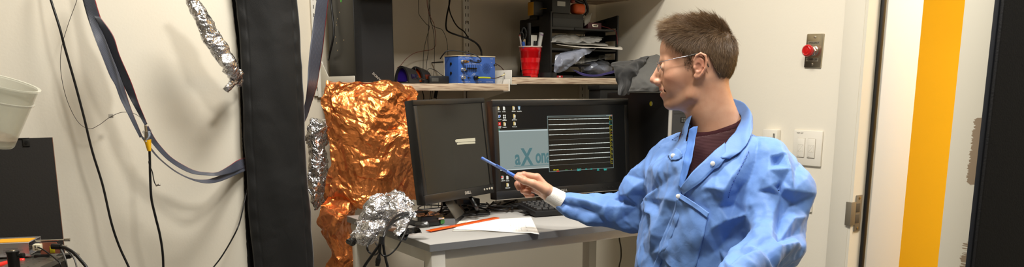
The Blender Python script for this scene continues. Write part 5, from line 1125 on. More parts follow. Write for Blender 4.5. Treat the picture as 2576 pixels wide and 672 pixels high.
# ================================================================ COPPER FOIL, ALUMINIUM FOIL
def foil_mat(name, col, rough, alpha=1.0, dark=None):
    m = mat(name, col, rough, 1, bump=.8, bscale=70, btype='voronoi', alpha=alpha)
    nt = m.node_tree; v = [n for n in nt.nodes if n.type == 'TEX_VORONOI'][0]; v.inputs['Randomness'].default_value = 1
    return m
M_cu = foil_mat('copper_foil', (228, 138, 74), .31, .95); M_cu.node_tree.nodes['Principled BSDF'].inputs['Metallic'].default_value = .86
def foil_sheet(name, label, cat, L_, R_, Yd, m, lev, seed, nx=150, ny=190, bulge=.03, jag=.004, group=None):
    A = catmull([Vector((x, y, 0)) for x, y in L_], 24); B_ = catmull([Vector((x, y, 0)) for x, y in R_], 24)
    def samp(C_, t):
        x = t*(len(C_)-1); i = min(int(x), len(C_)-2); return C_[i].lerp(C_[i+1], x-i)
    G = []
    for i in range(ny+1):
        t = i/ny; a = samp(A, t); b_ = samp(B_, t); row = []
        for j in range(nx+1):
            u = j/nx; p = a.lerp(b_, u)
            row.append(atY(p.x, p.y, Yd(u, t) - bulge*math.sin(PI*u)))
        G.append(row)
    w = MB().grid(G); V0 = [v.copy() for v in w.v]; crumple(w, lev, seed)
    for i_ in range(len(w.v)):
        k_ = min(1, (i_//(nx+1))/ny*7+.12); w.v[i_] = V0[i_].lerp(w.v[i_], k_)
    o = obj(name, w, m, smooth=False); tag(o, label, cat, group); return o
def yd1(u, t):
    base = 2.752 - .02*t - .05*u*(t > .0)*min(1, t*4)
    if t < .06: base = 2.745
    return base + .022*math.sin(u*7+t*2)*t + .02*math.sin(t*6+1)
foil_sheet('copper_foil', 'large crumpled copper foil sheet hanging from the left shelf edge', 'copper foil',
   [(862, 209), (828, 214), (815, 240), (810, 270), (822, 320), (826, 380), (820, 440), (816, 505), (826, 512)], [(985, 209), (1010, 213), (1058, 237), (1048, 262), (1046, 300), (1044, 350), (1050, 400), (1058, 450), (1058, 508)],
   yd1, M_cu, [(.16, .030), (.075, .012), (.036, .0065), (.017, .0030), (.009, .0008)], 31, bulge=.035)
foil_sheet('copper_foil', 'darker flap of copper foil hanging below the big sheet toward the floor', 'copper foil',
   [(826, 495), (812, 520), (800, 545), (812, 590), (818, 640), (815, 690), (812, 800), (815, 900), (818, 1080)], [(915, 490), (908, 520), (906, 545), (888, 580), (915, 640), (922, 690), (915, 800), (905, 900), (900, 1080)],
   lambda u, t: 2.74+.03*math.sin(u*5+t*7), M_cu, [(.12, .026), (.055, .011), (.026, .0048), (.013, .0022)], 33, nx=80, ny=190, bulge=.04)
foil_sheet('foil_sheet', 'crumpled aluminium foil hanging between black curtain and copper foil', 'foil',
   [(808, 300), (774, 312), (768, 340), (776, 390), (780, 440), (786, 490), (796, 520)], [(826, 300), (828, 325), (827, 350), (824, 400), (822, 440), (816, 490), (812, 524)],
   lambda u, t: 2.80+.02*math.sin(u*4+t*5), M_alu, [(.06, .014), (.028, .010), (.012, .005), (.006, .002)], 35, nx=60, ny=160, bulge=.03)
w = MB(); w.box((atY(852, 224, 2.755).x-.03, 2.7555, SZ1-.036), (atY(940, 224, 2.755).x+.02, 2.7565, SZ1+.004), bev=.0002)
tag(obj('amber_tape', w, mat('clear_amber_tape', (205, 160, 120), .3, alpha=.5)), 'clear amber tape holding copper foil to the shelf edge', 'tape')
# foil bundle on the desk corner
cb = dk(985, 590); cb = Vector((1.075, 2.30, DZT))
T = thing('foil_bundle', 'crumpled foil dome covering equipment on the left end of desk', 'foil', cb)
q = P(981, 528, 2.44); q0 = P(945, 565, 2.43)
def blob(name, c_, r_, lev, seed, squash=0):
    w = MB(); b = bmesh.new(); bmesh.ops.create_icosphere(b, subdivisions=6, radius=1)
    for v in b.verts: v.co = Vector((v.co.x*r_[0], v.co.y*r_[1], v.co.z*r_[2]))
    w.bm(b, 0, Matrix.Translation(c_) @ Matrix.Rotation(-YAW, 4, 'Z')); crumple(w, lev, seed); return w
w = blob('d', P(980, 533, 2.42), (.070, .055, .049), [(.06, .016), (.03, .010), (.014, .005), (.007, .002)], 51)
w2 = blob('d', P(938, 545, 2.40), (.045, .045, .050), [(.04, .014), (.02, .009), (.009, .003)], 52); w.add(w2.v, w2.f)
obj('foil_dome', w, M_alu, T, smooth=False)
def foil_patch(name, rows, lev, seed, m=M_alu, n=70, parent=T):
    w = MB().grid(gridsheet([[P(*p) for p in r] for r in rows], n, n)); crumple(w, lev, seed); return obj(name, w, m, parent, smooth=False)
foil_patch('foil_flap', [[(890, 548, 2.36), (925, 552, 2.32), (968, 560, 2.32)], [(886, 575, 2.30), (925, 585, 2.26), (970, 575, 2.27)], [(886, 598, 2.30), (915, 608, 2.26), (945, 598, 2.27)], [(900, 610, 2.30), (925, 618, 2.27), (940, 612, 2.28)]], [(.04, .012), (.02, .009), (.008, .004), (.005, .0015)], 53)
foil_patch('foil_flap', [[(1000, 535, 2.40), (1022, 537, 2.38), (1044, 542, 2.38)], [(996, 560, 2.33), (1012, 562, 2.31), (1026, 560, 2.31)], [(992, 588, 2.28), (1000, 597, 2.26), (1010, 592, 2.27)]], [(.03, .010), (.014, .006), (.007, .003)], 54)
foil_patch('foil_flap', [[(930, 505, 2.44), (985, 488, 2.44), (1040, 508, 2.44)], [(925, 530, 2.40), (985, 512, 2.36), (1046, 528, 2.38)], [(930, 552, 2.37), (985, 545, 2.34), (1044, 545, 2.36)]], [(.04, .014), (.02, .009), (.009, .004)], 55)
M_tape = mat('black_foil_tape', (14, 14, 15), .25, spec=.8)
foil_patch('black_tail', [[(872, 602, 2.30), (885, 594, 2.30), (897, 590, 2.28)], [(870, 612, 2.30), (884, 612, 2.27), (897, 604, 2.27)], [(878, 619, 2.30), (888, 618, 2.28), (896, 612, 2.28)]], [(.02, .005), (.008, .002)], 56, m=M_tape, n=30)
# amplifier board box wrapped in tape
T = thing('taped_circuit_box', 'small circuit box wrapped in black tape and foil by the desk corner', 'circuit box', dk(1040, 575))
a = Vector((1.098, 2.245, DZT)); Mx = Matrix.Translation(a) @ Matrix.Rotation(math.radians(6), 4, 'Z')
w = MB(); w.box((0, 0, .002), (.085, .10, .034), M=Mx, bev=.003); crumple(w, [(.02, .001)], 61); obj('box_body', w, mat('box_black', (20, 20, 20), .3), T)
w = MB(); G = [[Mx @ Vector((x, y, .0355)) for x in np.linspace(-.004, .088, 30)] for y in np.linspace(-.004, .104, 30)]; w.grid(G); crumple(w, [(.02, .003), (.008, .0015)], 62); obj('foil_lid', w, M_alu, T, smooth=False)
for (p0, p1, p2, p3, sd) in (((1008, 578), (1052, 570), (1062, 586), (1018, 590), 63), ((1000, 584), (1030, 588), (1022, 606), (1000, 600), 64), ((1040, 560), (1075, 556), (1080, 572), (1050, 576), 65)):
    zz = DZT+.003; G = []; ps = [P(*p0, 2.30), P(*p1, 2.30), P(*p2, 2.29), P(*p3, 2.26)]
    for i in range(16):
        v = i/15; G.append([(ps[0].lerp(ps[1], j/15)).lerp(ps[3].lerp(ps[2], j/15), v) for j in range(16)])
    w = MB().grid(G); w.v = [Vector((max(v.x, v.x), v.y, max(v.z, DZT+.002) if (v.x > DX0) else v.z)) for v in w.v]; crumple(w, [(.02, .002), (.01, .001)], sd); obj('black_tape_flap', w, M_tape, T, smooth=False)
w = MB(); w.box((.070, -.004, .006), (.084, .001, .018), M=Mx); obj('green_board', w, mat('green_pcb', (60, 120, 60), .5), T)
w = MB(); w.box((.060, -.006, .020), (.082, -.001, .026), M=Mx, bev=.001); obj('metal_port', w, M_nick, T)
w = MB(); w.box((-.004, .02, .02), (.001, .08, .030), M=Mx); obj('side_port', w, mat('port_white', (190, 186, 175), .5), T)
# black cables falling from the desk corner
cs = [('thick black cable arching from the circuit box and down past the desk end', [(1082, 533, 2.62), (1050, 534, 2.45), (1018, 537, 2.33), (994, 547, 2.25), (978, 566, 2.18), (968, 590, 2.13), (955, 615, 2.11), (934, 645, 2.11), (914, 676, 2.12), (900, 720, 2.15)], .0042),
 ('black cable dropping almost straight beside the ferrite bead', [(1040, 536, 2.43), (1012, 548, 2.30), (985, 562, 2.20), (970, 580, 2.14), (964, 605, 2.12), (966, 630, 2.12), (971, 655, 2.12), (976, 680, 2.12), (980, 760, 2.14)], .0036),
 ('thin black cable swinging in a long loop below the desk corner', [(1041, 536, 2.43), (1036, 548, 2.30), (1026, 568, 2.17), (1012, 600, 2.12), (998, 624, 2.11), (980, 641, 2.10), (966, 644, 2.10), (957, 636, 2.10), (957, 620, 2.10), (960, 598, 2.11)], .0022),
 ('short black cable looping left under the foil flap', [(936, 600, 2.24), (924, 620, 2.20), (928, 634, 2.20), (942, 641, 2.18), (952, 634, 2.16), (952, 622, 2.15), (945, 612, 2.17)], .0028)]
for lb, pts, r_ in cs: cable('desk_cable', lb, [P(*p) for p in pts], r_, group='black cables hanging off the desk corner')
w = MB(); a = P(961, 596, 2.105); b_ = P(958, 615, 2.10); w.cyl(a, b_, .0072, .0068, 12); tag(obj('ferrite_bead', w, M_dark), 'cylindrical black ferrite bead on the cable by the desk end', 'ferrite')
T = thing('usb_plug', 'black plug hanging at the cable end below the ferrite bead', 'plug', P(950, 668, 2.10))
a = P(954, 640, 2.10); b_ = P(949, 669, 2.10); w = MB(); w.cyl(a, a.lerp(b_, .35), .003, .006, 10); w.cyl(a.lerp(b_, .35), a.lerp(b_, .75), .0068, .007, 10); w.cyl(a.lerp(b_, .75), b_, .006, .0055, 8); obj('plug_body', w, M_dark, T)
w = MB(); w.tube([P(958, 616, 2.10), P(957, 628, 2.10), P(954, 641, 2.10)], .0022); obj('plug_cord', w, M_blk, T, auto=0)
# ================================================================ PERSON
M_skin = bpy.data.materials.new('skin'); M_skin.use_nodes = True
nt = M_skin.node_tree; b = nt.nodes['Principled BSDF']; b.inputs['Roughness'].default_value = .46; b.inputs['Subsurface Weight'].default_value = .12
b.inputs['Subsurface Radius'].default_value = (1, .35, .2); b.inputs['Subsurface Scale'].default_value = .006; b.inputs['Specular IOR Level'].default_value = .4
tc = nt.nodes.new('ShaderNodeTexCoord'); n1 = nt.nodes.new('ShaderNodeTexNoise'); n1.inputs['Scale'].default_value = 22; n1.inputs['Detail'].default_value = 6; nt.links.new(tc.outputs['Object'], n1.inputs['Vector'])
cr = nt.nodes.new('ShaderNodeValToRGB'); cr.color_ramp.elements[0].position = .3; cr.color_ramp.elements[0].color = rgb(188, 138, 110); cr.color_ramp.elements[1].position = .7; cr.color_ramp.elements[1].color = rgb(208, 162, 134)
nt.links.new(n1.outputs['Fac'], cr.inputs[0])
at = nt.nodes.new('ShaderNodeAttribute'); at.attribute_name = 'tint'
mx = nt.nodes.new('ShaderNodeMix'); mx.data_type = 'RGBA'; mx.inputs[7].default_value = rgb(196, 104, 88); nt.links.new(at.outputs['Fac'], mx.inputs[0]); nt.links.new(cr.outputs[0], mx.inputs[6]); nt.links.new(mx.outputs[2], b.inputs['Base Color'])
n2 = nt.nodes.new('ShaderNodeTexNoise'); n2.inputs['Scale'].default_value = 500; nt.links.new(tc.outputs['Object'], n2.inputs['Vector'])
bp = nt.nodes.new('ShaderNodeBump'); bp.inputs['Strength'].default_value = .12; bp.inputs['Distance'].default_value = .001; nt.links.new(n2.outputs['Fac'], bp.inputs['Height']); nt.links.new(bp.outputs['Normal'], b.inputs['Normal'])

# ---- head local frame: x forward (face), y person's left (to the camera), z up; millimetres
HD = 2.15
HO = P(1755, 165, HD)
vd = (FH + RH*.221).normalized()
hx = (-RH + FH*.221).normalized(); hy = -vd
MH = frame(HO, hx*.00101, hy*.00101, ZH*.00103)
def ell2(X, Z, c, r): return None
def head_sdf(X, Y, Z):
    A = np.abs(Y)
    # cranium
    d = s_ell(X, Y, Z, (-2, 0, 30), (88, 73, 80))
    d = smin(d, s_ell(X, Y, Z, (40, 0, 42), (50, 62, 56)), 20)
    d = smin(d, s_ell(X, Y, Z, (-28, 0, 5), (56, 62, 60)), 20)
    # face mass
    d = smin(d, s_ell(X, Y, Z, (38, 0, -30), (52, 57, 62)), 22)
    d = smin(d, s_ell(X, Y, Z, (50, 0, -66), (34, 36, 36)), 18)
    # mandible
    d = smin(d, s_cap(X, A, Z, (-2, 54, -30), (8, 48, -72), 13, 12), 20)
    d = smin(d, s_cap(X, A, Z, (8, 47, -72), (58, 18, -95), 12, 12), 18)
    d = smin(d, s_ell(X, Y, Z, (64, 0, -95), (17, 19, 14)), 12)
    # cheekbone and cheek
    d = smin(d, s_ell(X, A, Z, (54, 42, -26), (24, 18, 21)), 20)
    d = smin(d, s_ell(X, A, Z, (65, 43, -2), (17, 12, 17)), 10)
    d = smin(d, s_ell(X, A, Z, (58, 30, -52), (18, 16, 18)), 16)
    # forehead / brow
    d = smin(d, s_ell(X, Y, Z, (55, 0, 40), (36, 50, 44)), 16)
    d = smin(d, s_cap(X, A, Z, (86, 10, 12), (74, 40, 14), 8.5, 7), 11)
    # socket
    d = smax(d, -s_ell(X, A, Z, (100, 30, -4), (15, 15, 9.5)), 8)
    # eye ball + lids
    d = smin(d, s_ell(X, A, Z, (79, 30, -4), (13, 13, 12)), 3)
    d = smax(d, -s_ell(X, A, Z, (96, 30, -4.5), (8, 12, 2.6)), 1.2)
    # nose
    d = smin(d, s_ell(X, Y, Z, (88, 0, -22), (15, 13, 22)), 6)
    d = smin(d, s_cap(X, Y, Z, (88, 0, 5), (109, 0, -31), 7.5, 8.2), 9)
    d = smin(d, s_ell(X, Y, Z, (108.5, 0, -36), (10.5, 9.5, 8.5)), 6)
    d = smin(d, s_ell(X, A, Z, (97, 10.5, -41), (11, 6.5, 7)), 7)
    d = smin(d, s_cap(X, Y, Z, (100, 0, -45), (88, 0, -50), 5, 5), 5)
    d = smax(d, -s_ell(X, A, Z, (101, 6.5, -49), (6, 3.2, 4)), 2.5)
    # muzzle, lips, smile
    d = smin(d, s_ell(X, Y, Z, (66, 0, -64), (25, 27, 22)), 12)
    d = smin(d, s_cap(X, A, Z, (90, 3, -58.5), (73, 24, -60), 4.6, 2.6), 3.5)
    d = smin(d, s_cap(X, A, Z, (86, 3, -72.5), (72, 23, -63), 5.2, 2.6), 3.5)
    d = smax(d, -s_cap(X, A, Z, (96, 0, -65.8), (76, 27, -62.0), 3.9, 2.6), 1.2)
    d = smax(d, -s_cap(X, A, Z, (86, 0, -65.8), (71, 23, -62.6), 3.9, 2.6), 1.0)
    # nasolabial crease
    d = smax(d, -s_cap(X, A, Z, (88, 17, -44), (75, 33, -66), 2.0, 1.6), 5)
    # temple hollow
    d = smax(d, -s_ell(X, A, Z, (58, 86, 14), (26, 20, 26)), 14)
    # ear
    return d
def ear_sdf(X, Y, Z):
    # on the person's left (+Y) and mirrored; helix as chain of capsules standing off the head
    A = np.abs(Y)
    pts = [(8, 74, -4), (9, 78, 10), (4, 82, 21), (-6, 86, 26), (-17, 88, 21), (-21, 88, 8), (-19, 86, -8), (-13, 82, -20), (-5, 78, -29)]
    d = None
    for p, q in zip(pts[:-1], pts[1:]):
        e = s_cap(X, A, Z, p, q, 3.1, 3.1); d = e if d is None else smin(d, e, 1.5)
    d = smin(d, s_ell(X, A, Z, (1, 75.5, -27), (8, 4.5, 8)), 4)
    body = s_ell(X, A, Z, (-5, 76, -1), (15, 7, 26)); d = smin(d, body, 3)
    ah = [(-2, 79, 17), (-11, 82, 10), (-12, 82, -4), (-7, 80, -15), (1, 77, -19)]
    for p, q in zip(ah[:-1], ah[1:]): d = smin(d, s_cap(X, A, Z, p, q, 2.6, 2.4), 2.5)
    d = smax(d, -s_ell(X, A, Z, (-1, 83, -6), (7.5, 8, 10)), 2.5)
    d = smax(d, -s_ell(X, A, Z, (1, 72, -9), (4.5, 18, 5)), 2)
    d = smin(d, s_ell(X, A, Z, (7, 77.5, -7), (3.6, 4, 5.5)), 2)
    back = s_ell(X, A, Z, (-6, 70, -4), (11, 9, 19)); d = smin(d, back, 5)
    return d
# neck and its joint into the trunk
def neck_sdf(X, Y, Z):
    d = s_cap(X, Y*.98, Z, (-22, 0, -35), (-28, 0, -100), 55, 51)
    d = smin(d, s_cap(X, Y, Z, (-28, 0, -98), (-64, 0, -200), 50, 52), 20)
    d = smin(d, s_cap(X, np.abs(Y), Z, (-22, 52, -30), (-18, 16, -188), 12, 9), 12)       # sternomastoid
    d = smin(d, s_ell(X, Y, Z, (10, 0, -128), (12, 11, 13)), 10)
    d = smin(d, s_ell(X, Y, Z, (-18, 0, -155), (18, 20, 34)), 14)
    d = smin(d, s_ell(X, Y, Z, (26, 0, -90), (32, 34, 22)), 18)
    d = smin(d, s_cap(X, Y, Z, (-44, 0, -60), (-84, 0, -165), 33, 42), 16)
    return d
def skin_sdf(X, Y, Z):
    d = smin(head_sdf(X, Y, Z), neck_sdf(X, Y, Z), 14)
    return smin(d, ear_sdf(X, Y, Z), 2.5)
Vh, Fh = surface_nets(skin_sdf, (-115, -100, -212), (128, 100, 120), 1.9)
body = np_mb(Vh, Fh, MH)
tint = [0.0]*len(Vh)
A_ = np.abs(Vh[:, 1])
def gs(c, r): return np.exp(-(((Vh[:, 0]-c[0])/r[0])**2+((A_-c[1])/r[1])**2+((Vh[:, 2]-c[2])/r[2])**2))
tt_ = .75*gs((90, 6, -59), (14, 17, 4.5)) + .75*gs((86, 6, -72.5), (13, 16, 5)) + .35*gs((108, 0, -36), (14, 14, 12)) + .28*gs((62, 44, -35), (22, 20, 22)) + .38*gs((-6, 84, 0), (18, 12, 30)) + .5*np.exp(-(((Vh[:, 0]-23)/2.2)**2+((Vh[:, 1]-50)/14)**2+((Vh[:, 2]+78)/2.2)**2))*1.4
tint = list(np.clip(tt_, 0, 1))

# ---- joints of the trunk and arms (world)
SL = P(1920, 408, 2.03); SR = P(1702, 402, 2.32)
ELB_L = P(1955, 605, 1.94); HAND_L = P(1835, 715, 1.72)
ELB_R = P(1592, 535, 2.37); WR_R = P(1378, 487, 2.40)
lat = (SL-SR); lat.z = 0; lat.normalize(); face = Vector((lat.y, -lat.x, 0)); face = face if face.dot(FH) < 0 else -face
mid = (SL+SR)/2; HIP = Vector((mid.x, mid.y, .56)) - face*.03
def wsd(fn): return fn
def trunk(X, Y, Z, g=0.0):
    """ellipse column for torso, g = extra girth"""
    x = X-mid.x; y = Y-mid.y
    a = x*lat.x+y*lat.y; c = x*face.x+y*face.y
    return a, c
# coarse hidden body (arms, trunk, legs) so the figure is whole
KN = [HIP + face*.47 + lat*s_ for s_ in (-.13, .15)]; FT = [Vector((k.x, k.y, .09)) - face*.03 for k in KN]
HJ = [HIP + lat*s_ for s_ in (-.09, .09)]
def body_sdf(X, Y, Z):
    a, c = trunk(X, Y, Z)
    d = np.maximum(0, 0)
    d = s_cap(X, Y, Z, SR*.88+SL*.12, SL*.88+SR*.12, .052)
    lo = HIP+ZH*.04; hi = mid - ZH*.05
    z = np.clip((Z-lo.z)/(hi.z-lo.z), 0, 1)
    k = np.sqrt((a/(.15+.03*z))**2+(c/(.10+.015*z))**2)
    col = np.maximum((k-1)*.10, np.maximum(lo.z-.06-Z, Z-hi.z-.02))
    d = smin(d, col, .05)
    d = smin(d, s_cap(X, Y, Z, mid+ZH*.0, mid+ZH*.09+(-face)*.0, .06, .05), .04)
    d = smin(d, s_cap(X, Y, Z, SL, ELB_L, .046, .038), .02); d = smin(d, s_cap(X, Y, Z, ELB_L, HAND_L, .038, .027), .01)
    d = smin(d, s_cap(X, Y, Z, SR, ELB_R, .042, .030), .02); d = smin(d, s_cap(X, Y, Z, ELB_R, P(1440, 517, 2.4), .030, .021), .01); d = smin(d, s_cap(X, Y, Z, P(1440, 517, 2.4), P(1396, 495, 2.403), .022, .019), .01)
    for h_, kn, ft in zip(HJ, KN, FT):
        d = smin(d, s_cap(X, Y, Z, h_, kn, .078, .052), .03); d = smin(d, s_cap(X, Y, Z, kn, ft, .05, .036), .02)
    return d
allp = [SL, SR, ELB_L, HAND_L, ELB_R, WR_R, HIP]+KN+FT
lo = [min(p[k] for p in allp)-.12 for k in range(3)]; hi = [max(p[k] for p in allp)+.12 for k in range(3)]
V, F_ = surface_nets(body_sdf, lo, hi, .011)
mb2 = np_mb(V, F_); body.add(mb2.v, mb2.f); tint += [0]*len(V)

# ---- right hand (held up, pinching the pen), skeleton from joints
def Q(x, y, o=0.0): return P(x, y, 2.40+o)
wr0 = Q(1392, 494, .004); wr1 = Q(1379, 486, 0)
mcp = [Q(1351, 446, -.006), Q(1346, 453, .016), Q(1342, 463, .034), Q(1341, 475, .050)]
fing = [[mcp[0], Q(1318, 440, -.012), Q(1305, 441, -.014), Q(1300, 447, -.012)],
        [mcp[1], Q(1311, 452, .016), Q(1301, 463, .010), Q(1305, 474, -.002)],
        [mcp[2], Q(1312, 466, .034), Q(1316, 481, .022), Q(1331, 485, .004)],
        [mcp[3], Q(1317, 480, .050), Q(1326, 492, .040), Q(1340, 492, .022)]]
frad = [(.0105, .0094, .0085, .0072), (.0105, .0094, .0086, .0074), (.0100, .0090, .0082, .0070), (.0090, .0080, .0072, .0062)]
thumb = [Q(1372, 478, -.020), Q(1341, 462, -.030), Q(1319, 455, -.029), Q(1300, 446, -.021)]
trad = (.0155, .0118, .0104, .0092)
def hand_sdf(X, Y, Z):
    d = s_cap(X, Y, Z, wr0, wr1, .0225, .0215)
    for i, m_ in enumerate(mcp):
        bse = wr1.lerp(m_, .25); d = smin(d, s_cap(X, Y, Z, bse, m_, .0165, .0118 if i < 3 else .0105), .010)
    d = smin(d, s_cap(X, Y, Z, wr1, mcp[0].lerp(mcp[3], .5)+(thumb[0]-wr1)*.1, .019, .014), .012)
    for f_, r_ in zip(fing, frad):
        e = None
        for k in range(3):
            g = s_cap(X, Y, Z, f_[k], f_[k+1], r_[k], r_[k+1]); e = g if e is None else smin(e, g, .0025)
        e = smin(e, s_cap(X, Y, Z, f_[1], f_[1], r_[1]*1.08), .002)
        d = smin(d, e, .0032)
    e = s_cap(X, Y, Z, wr1.lerp(thumb[0], .6), thumb[0], .019, trad[0])
    for k in range(3): e = smin(e, s_cap(X, Y, Z, thumb[k], thumb[k+1], trad[k], trad[k+1]), .004)
    e = smin(e, s_cap(X, Y, Z, thumb[2], thumb[2], .0112), .003)
    return smin(d, e, .0045)
allp = [wr0, wr1]+mcp+[p for f_ in fing for p in f_]+thumb
lo = [min(p[k] for p in allp)-.03 for k in range(3)]; hi = [max(p[k] for p in allp)+.03 for k in range(3)]
V, F_ = surface_nets(hand_sdf, lo, hi, .0017)
mb2 = np_mb(V, F_); body.add(mb2.v, mb2.f)
for v in V:
    t_ = 0
    for f_ in fing:
        for k in (1, 2, 3): t_ = max(t_, .35*math.exp(-((Vector(v)-f_[k]).length/.013)**2))
    t_ = max(t_, .3*math.exp(-((Vector(v)-thumb[3]).length/.014)**2), .25*math.exp(-((Vector(v)-mcp[0]).length/.016)**2)); tint.append(t_)
# left hand, resting on the thigh (below the frame)
lh = HAND_L; ld = (HAND_L-ELB_L).normalized()
def lhand(X, Y, Z):
    d = s_cap(X, Y, Z, lh, lh+ld*.06, .022, .024); sd = lat
    for k, (l_, r_) in enumerate(((.075, .0088), (.085, .0092), (.08, .009), (.062, .008))):
        b0 = lh+ld*.085+sd*(.027-.018*k); b1 = b0+ld*l_*.5-ZH*.006; b2 = b1+ld*l_*.45-ZH*.018
        d = smin(d, s_cap(X, Y, Z, lh+ld*.04+sd*(.018-.012*k), b0, .014, .0105), .008); d = smin(d, smin(s_cap(X, Y, Z, b0, b1, r_+.001, r_), s_cap(X, Y, Z, b1, b2, r_, r_*.8), .002), .003)
    t0 = lh+ld*.02+sd*.022; t1 = t0+ld*.035+sd*.022; d = smin(d, s_cap(X, Y, Z, t0, t1, .014, .0105), .006); d = smin(d, s_cap(X, Y, Z, t1, t1+ld*.03, .0105, .0085), .003)
    return d
c_ = lh+ld*.09
V, F_ = surface_nets(lhand, [c_[k]-.14 for k in range(3)], [c_[k]+.14 for k in range(3)], .0028)
mb2 = np_mb(V, F_); body.add(mb2.v, mb2.f); tint += [0]*len(V)

base = Vector((HIP.x, HIP.y, 0))
PT = thing('person', 'seated person in blue disposable gown and glasses holding up a pen', 'person', base)
bo = obj('body', body, M_skin, PT, auto=0)
at_ = bo.data.attributes.new('tint', 'FLOAT', 'POINT'); at_.data.foreach_set('value', [float(x) for x in tint])
for it in range(1):
    sm = bo.modifiers.new('soften', 'SMOOTH'); sm.factor = .5; sm.iterations = 2
def hp(x, y, z): return MH @ Vector((x, y, z))
# thumb nail
w = MB(); q = thumb[3]+(-FH)*.0086+ZH*.001; dn = (thumb[3]-thumb[2]).normalized(); w.sph((0, 0, 0), (.0062, .0048, .0012), 14, M=frame(q, dn, (-FH).cross(dn).normalized(), -FH)); obj('thumb_nail', w, mat('nail_pink', (224, 176, 156), .3), PT)
# eyes
for s_ in (1, -1):
    w = MB(); w.sph((79.5, 30*s_, -4), 12.2, 24, M=MH); eo = obj('eyeball', w, mat('eye_white', (205, 196, 188), .2), PT)
    w = MB(); w.sph((87.9, 30*s_, -4.2), (4.4, 5.8, 5.8), 18, M=MH); obj('iris', w, mat('iris_blue', (70, 84, 92), .15), eo)
    w = MB(); w.sph((90.3, 30*s_, -4.2), (2.4, 2.4, 2.4), 12, M=MH); obj('pupil', w, mat('pupil_black', (6, 6, 6), .1), eo)
w = MB()
for s_ in (1, -1):
    for k in range(46):
        t_ = k/45; y = 12+28*t_; x = 92.5-1.5*t_-13*t_*t_; z = 13+5*math.sin(t_*2.2)+rnd.uniform(-2, 2)
        w.tube([hp(x, y*s_, z), hp(x+.6-2*t_, (y+4)*s_, z+2.0-1.5*t_)], .00022, n=3, sub=1)
obj('eyebrows', w, mat('brow_hair', (112, 84, 58), .6), PT, auto=0)
w = MB(); w.box((66, -17, -67.5), (78, 17, -62.0), M=MH, bev=.6)
for i in range(8):
    y = -15.8+4.5*i; x = 89.5-(y/7.2)**2*.9; w.box((x-5, y-2.05, -67.6), (x, y+2.05, -61.2), M=MH, bev=.9)
obj('teeth', w, mat('tooth_white', (226, 214, 190), .25), PT)
# glasses (rimless)
M_lens = mat('lens_clear', (250, 250, 250), .02, trans=1.0, ior=1.1, spec=.4); M_wire = mat('silver_wire', (190, 190, 194), .22, 1)
GT = obj('glasses_bridge', MB().tube([hp(99, -12, 3), hp(102, -6, 6), hp(103, 0, 7), hp(102, 6, 6), hp(99, 12, 3)], .0009, n=6), M_wire, PT, auto=0)
for s_ in (1, -1):
    w = MB(); prof = []
    n = 26; out = []
    for k in range(n):
        a = 2*PI*k/n; y = 33+24*math.copysign(abs(math.cos(a))**.8, math.cos(a)); z = -4+14.5*math.copysign(abs(math.sin(a))**.8, math.sin(a)); x = 101-.0035*(y-8)**2
        out.append((x, y*s_, z))
    vs = [Vector(p) for p in out]+[Vector(p)-Vector((1.6, 0, 0)) for p in out]; fs = [tuple(range(n)), tuple(range(n, 2*n))[::-1]]+[(i, (i+1) % n, n+(i+1) % n, n+i) for i in range(n)]
    w.add(vs, fs, 0, MH); lo_ = obj('lens', w, M_lens, GT)
    w = MB(); w.tube([hp(94, 57*s_, 4), hp(95, 60*s_, 6), hp(91, 65*s_, 7.5), hp(70, 72*s_, 12), hp(40, 78*s_, 18), hp(22, 80*s_, 21)], .0008, n=6); w.cyl(hp(97.5, 54*s_, 4), hp(94, 58*s_, 4), .0016, n=8); obj('temple', w, M_wire, GT, auto=0)
    w = MB(); w.tube([hp(24, 80*s_, 20.5), hp(5, 82*s_, 24.5), hp(-8, 82*s_, 24), hp(-20, 80*s_, 10), hp(-26, 76*s_, -6)], .0014, n=6); obj('temple_tip', w, mat('tip_grey', (60, 56, 50), .3), GT, auto=0)
    w = MB(); w.sph((96, 9*s_, -8), (1.2, 2.4, 4.5), 10, M=MH); w.tube([hp(99.5, 13*s_, -2), hp(98, 11*s_, -5), hp(96.5, 9.5*s_, -7)], .0005, n=5); obj('nose_pad', w, mat('pad_clear', (220, 220, 215), .2, alpha=.5), GT)

# ---- hair: scalp cap and strands
def capf(X, Y, Z):
    A = np.abs(Y)
    d = head_sdf(X, Y, Z) - 3.5
    # region where hair grows: above a hairline surface
    fr = (X-(62+.10*np.maximum(Z-60, 0)))            # front limit at temple
    hl = np.where(X > 14, 14+ (X-14)*.95, np.where(X > -14, 27, 14))
    low = np.where(X > 16, 10+(X-16)*.95, np.where(X > -24, 24+0*X, 24-( -24-X)*1.9))
    low = np.maximum(low, -62)
    side = low - Z
    burn = np.maximum(np.maximum(np.abs(X-24)-8, Z-40), -14-Z)
    keep = side
    return smax(d, keep*.8, 3)
Vc, Fc = surface_nets(capf, (-110, -95, -80), (110, 95, 125), 2.4)
# outer only: drop vertices well inside the head
hd = head_sdf(Vc[:, 0], Vc[:, 1], Vc[:, 2]); ok = hd > .6
Fc = Fc[ok[Fc].all(1)]
cap = np_mb(Vc, Fc, MH)
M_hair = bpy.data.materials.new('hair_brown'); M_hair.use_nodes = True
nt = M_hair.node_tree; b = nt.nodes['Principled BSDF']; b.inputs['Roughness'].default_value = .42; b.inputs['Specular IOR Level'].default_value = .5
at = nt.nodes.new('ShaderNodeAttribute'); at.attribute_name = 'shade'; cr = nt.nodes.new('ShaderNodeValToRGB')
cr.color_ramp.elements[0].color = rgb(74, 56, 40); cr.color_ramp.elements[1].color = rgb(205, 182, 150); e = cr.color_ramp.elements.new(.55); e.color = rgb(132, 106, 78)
nt.links.new(at.outputs['Fac'], cr.inputs[0]); nt.links.new(cr.outputs[0], b.inputs['Base Color'])
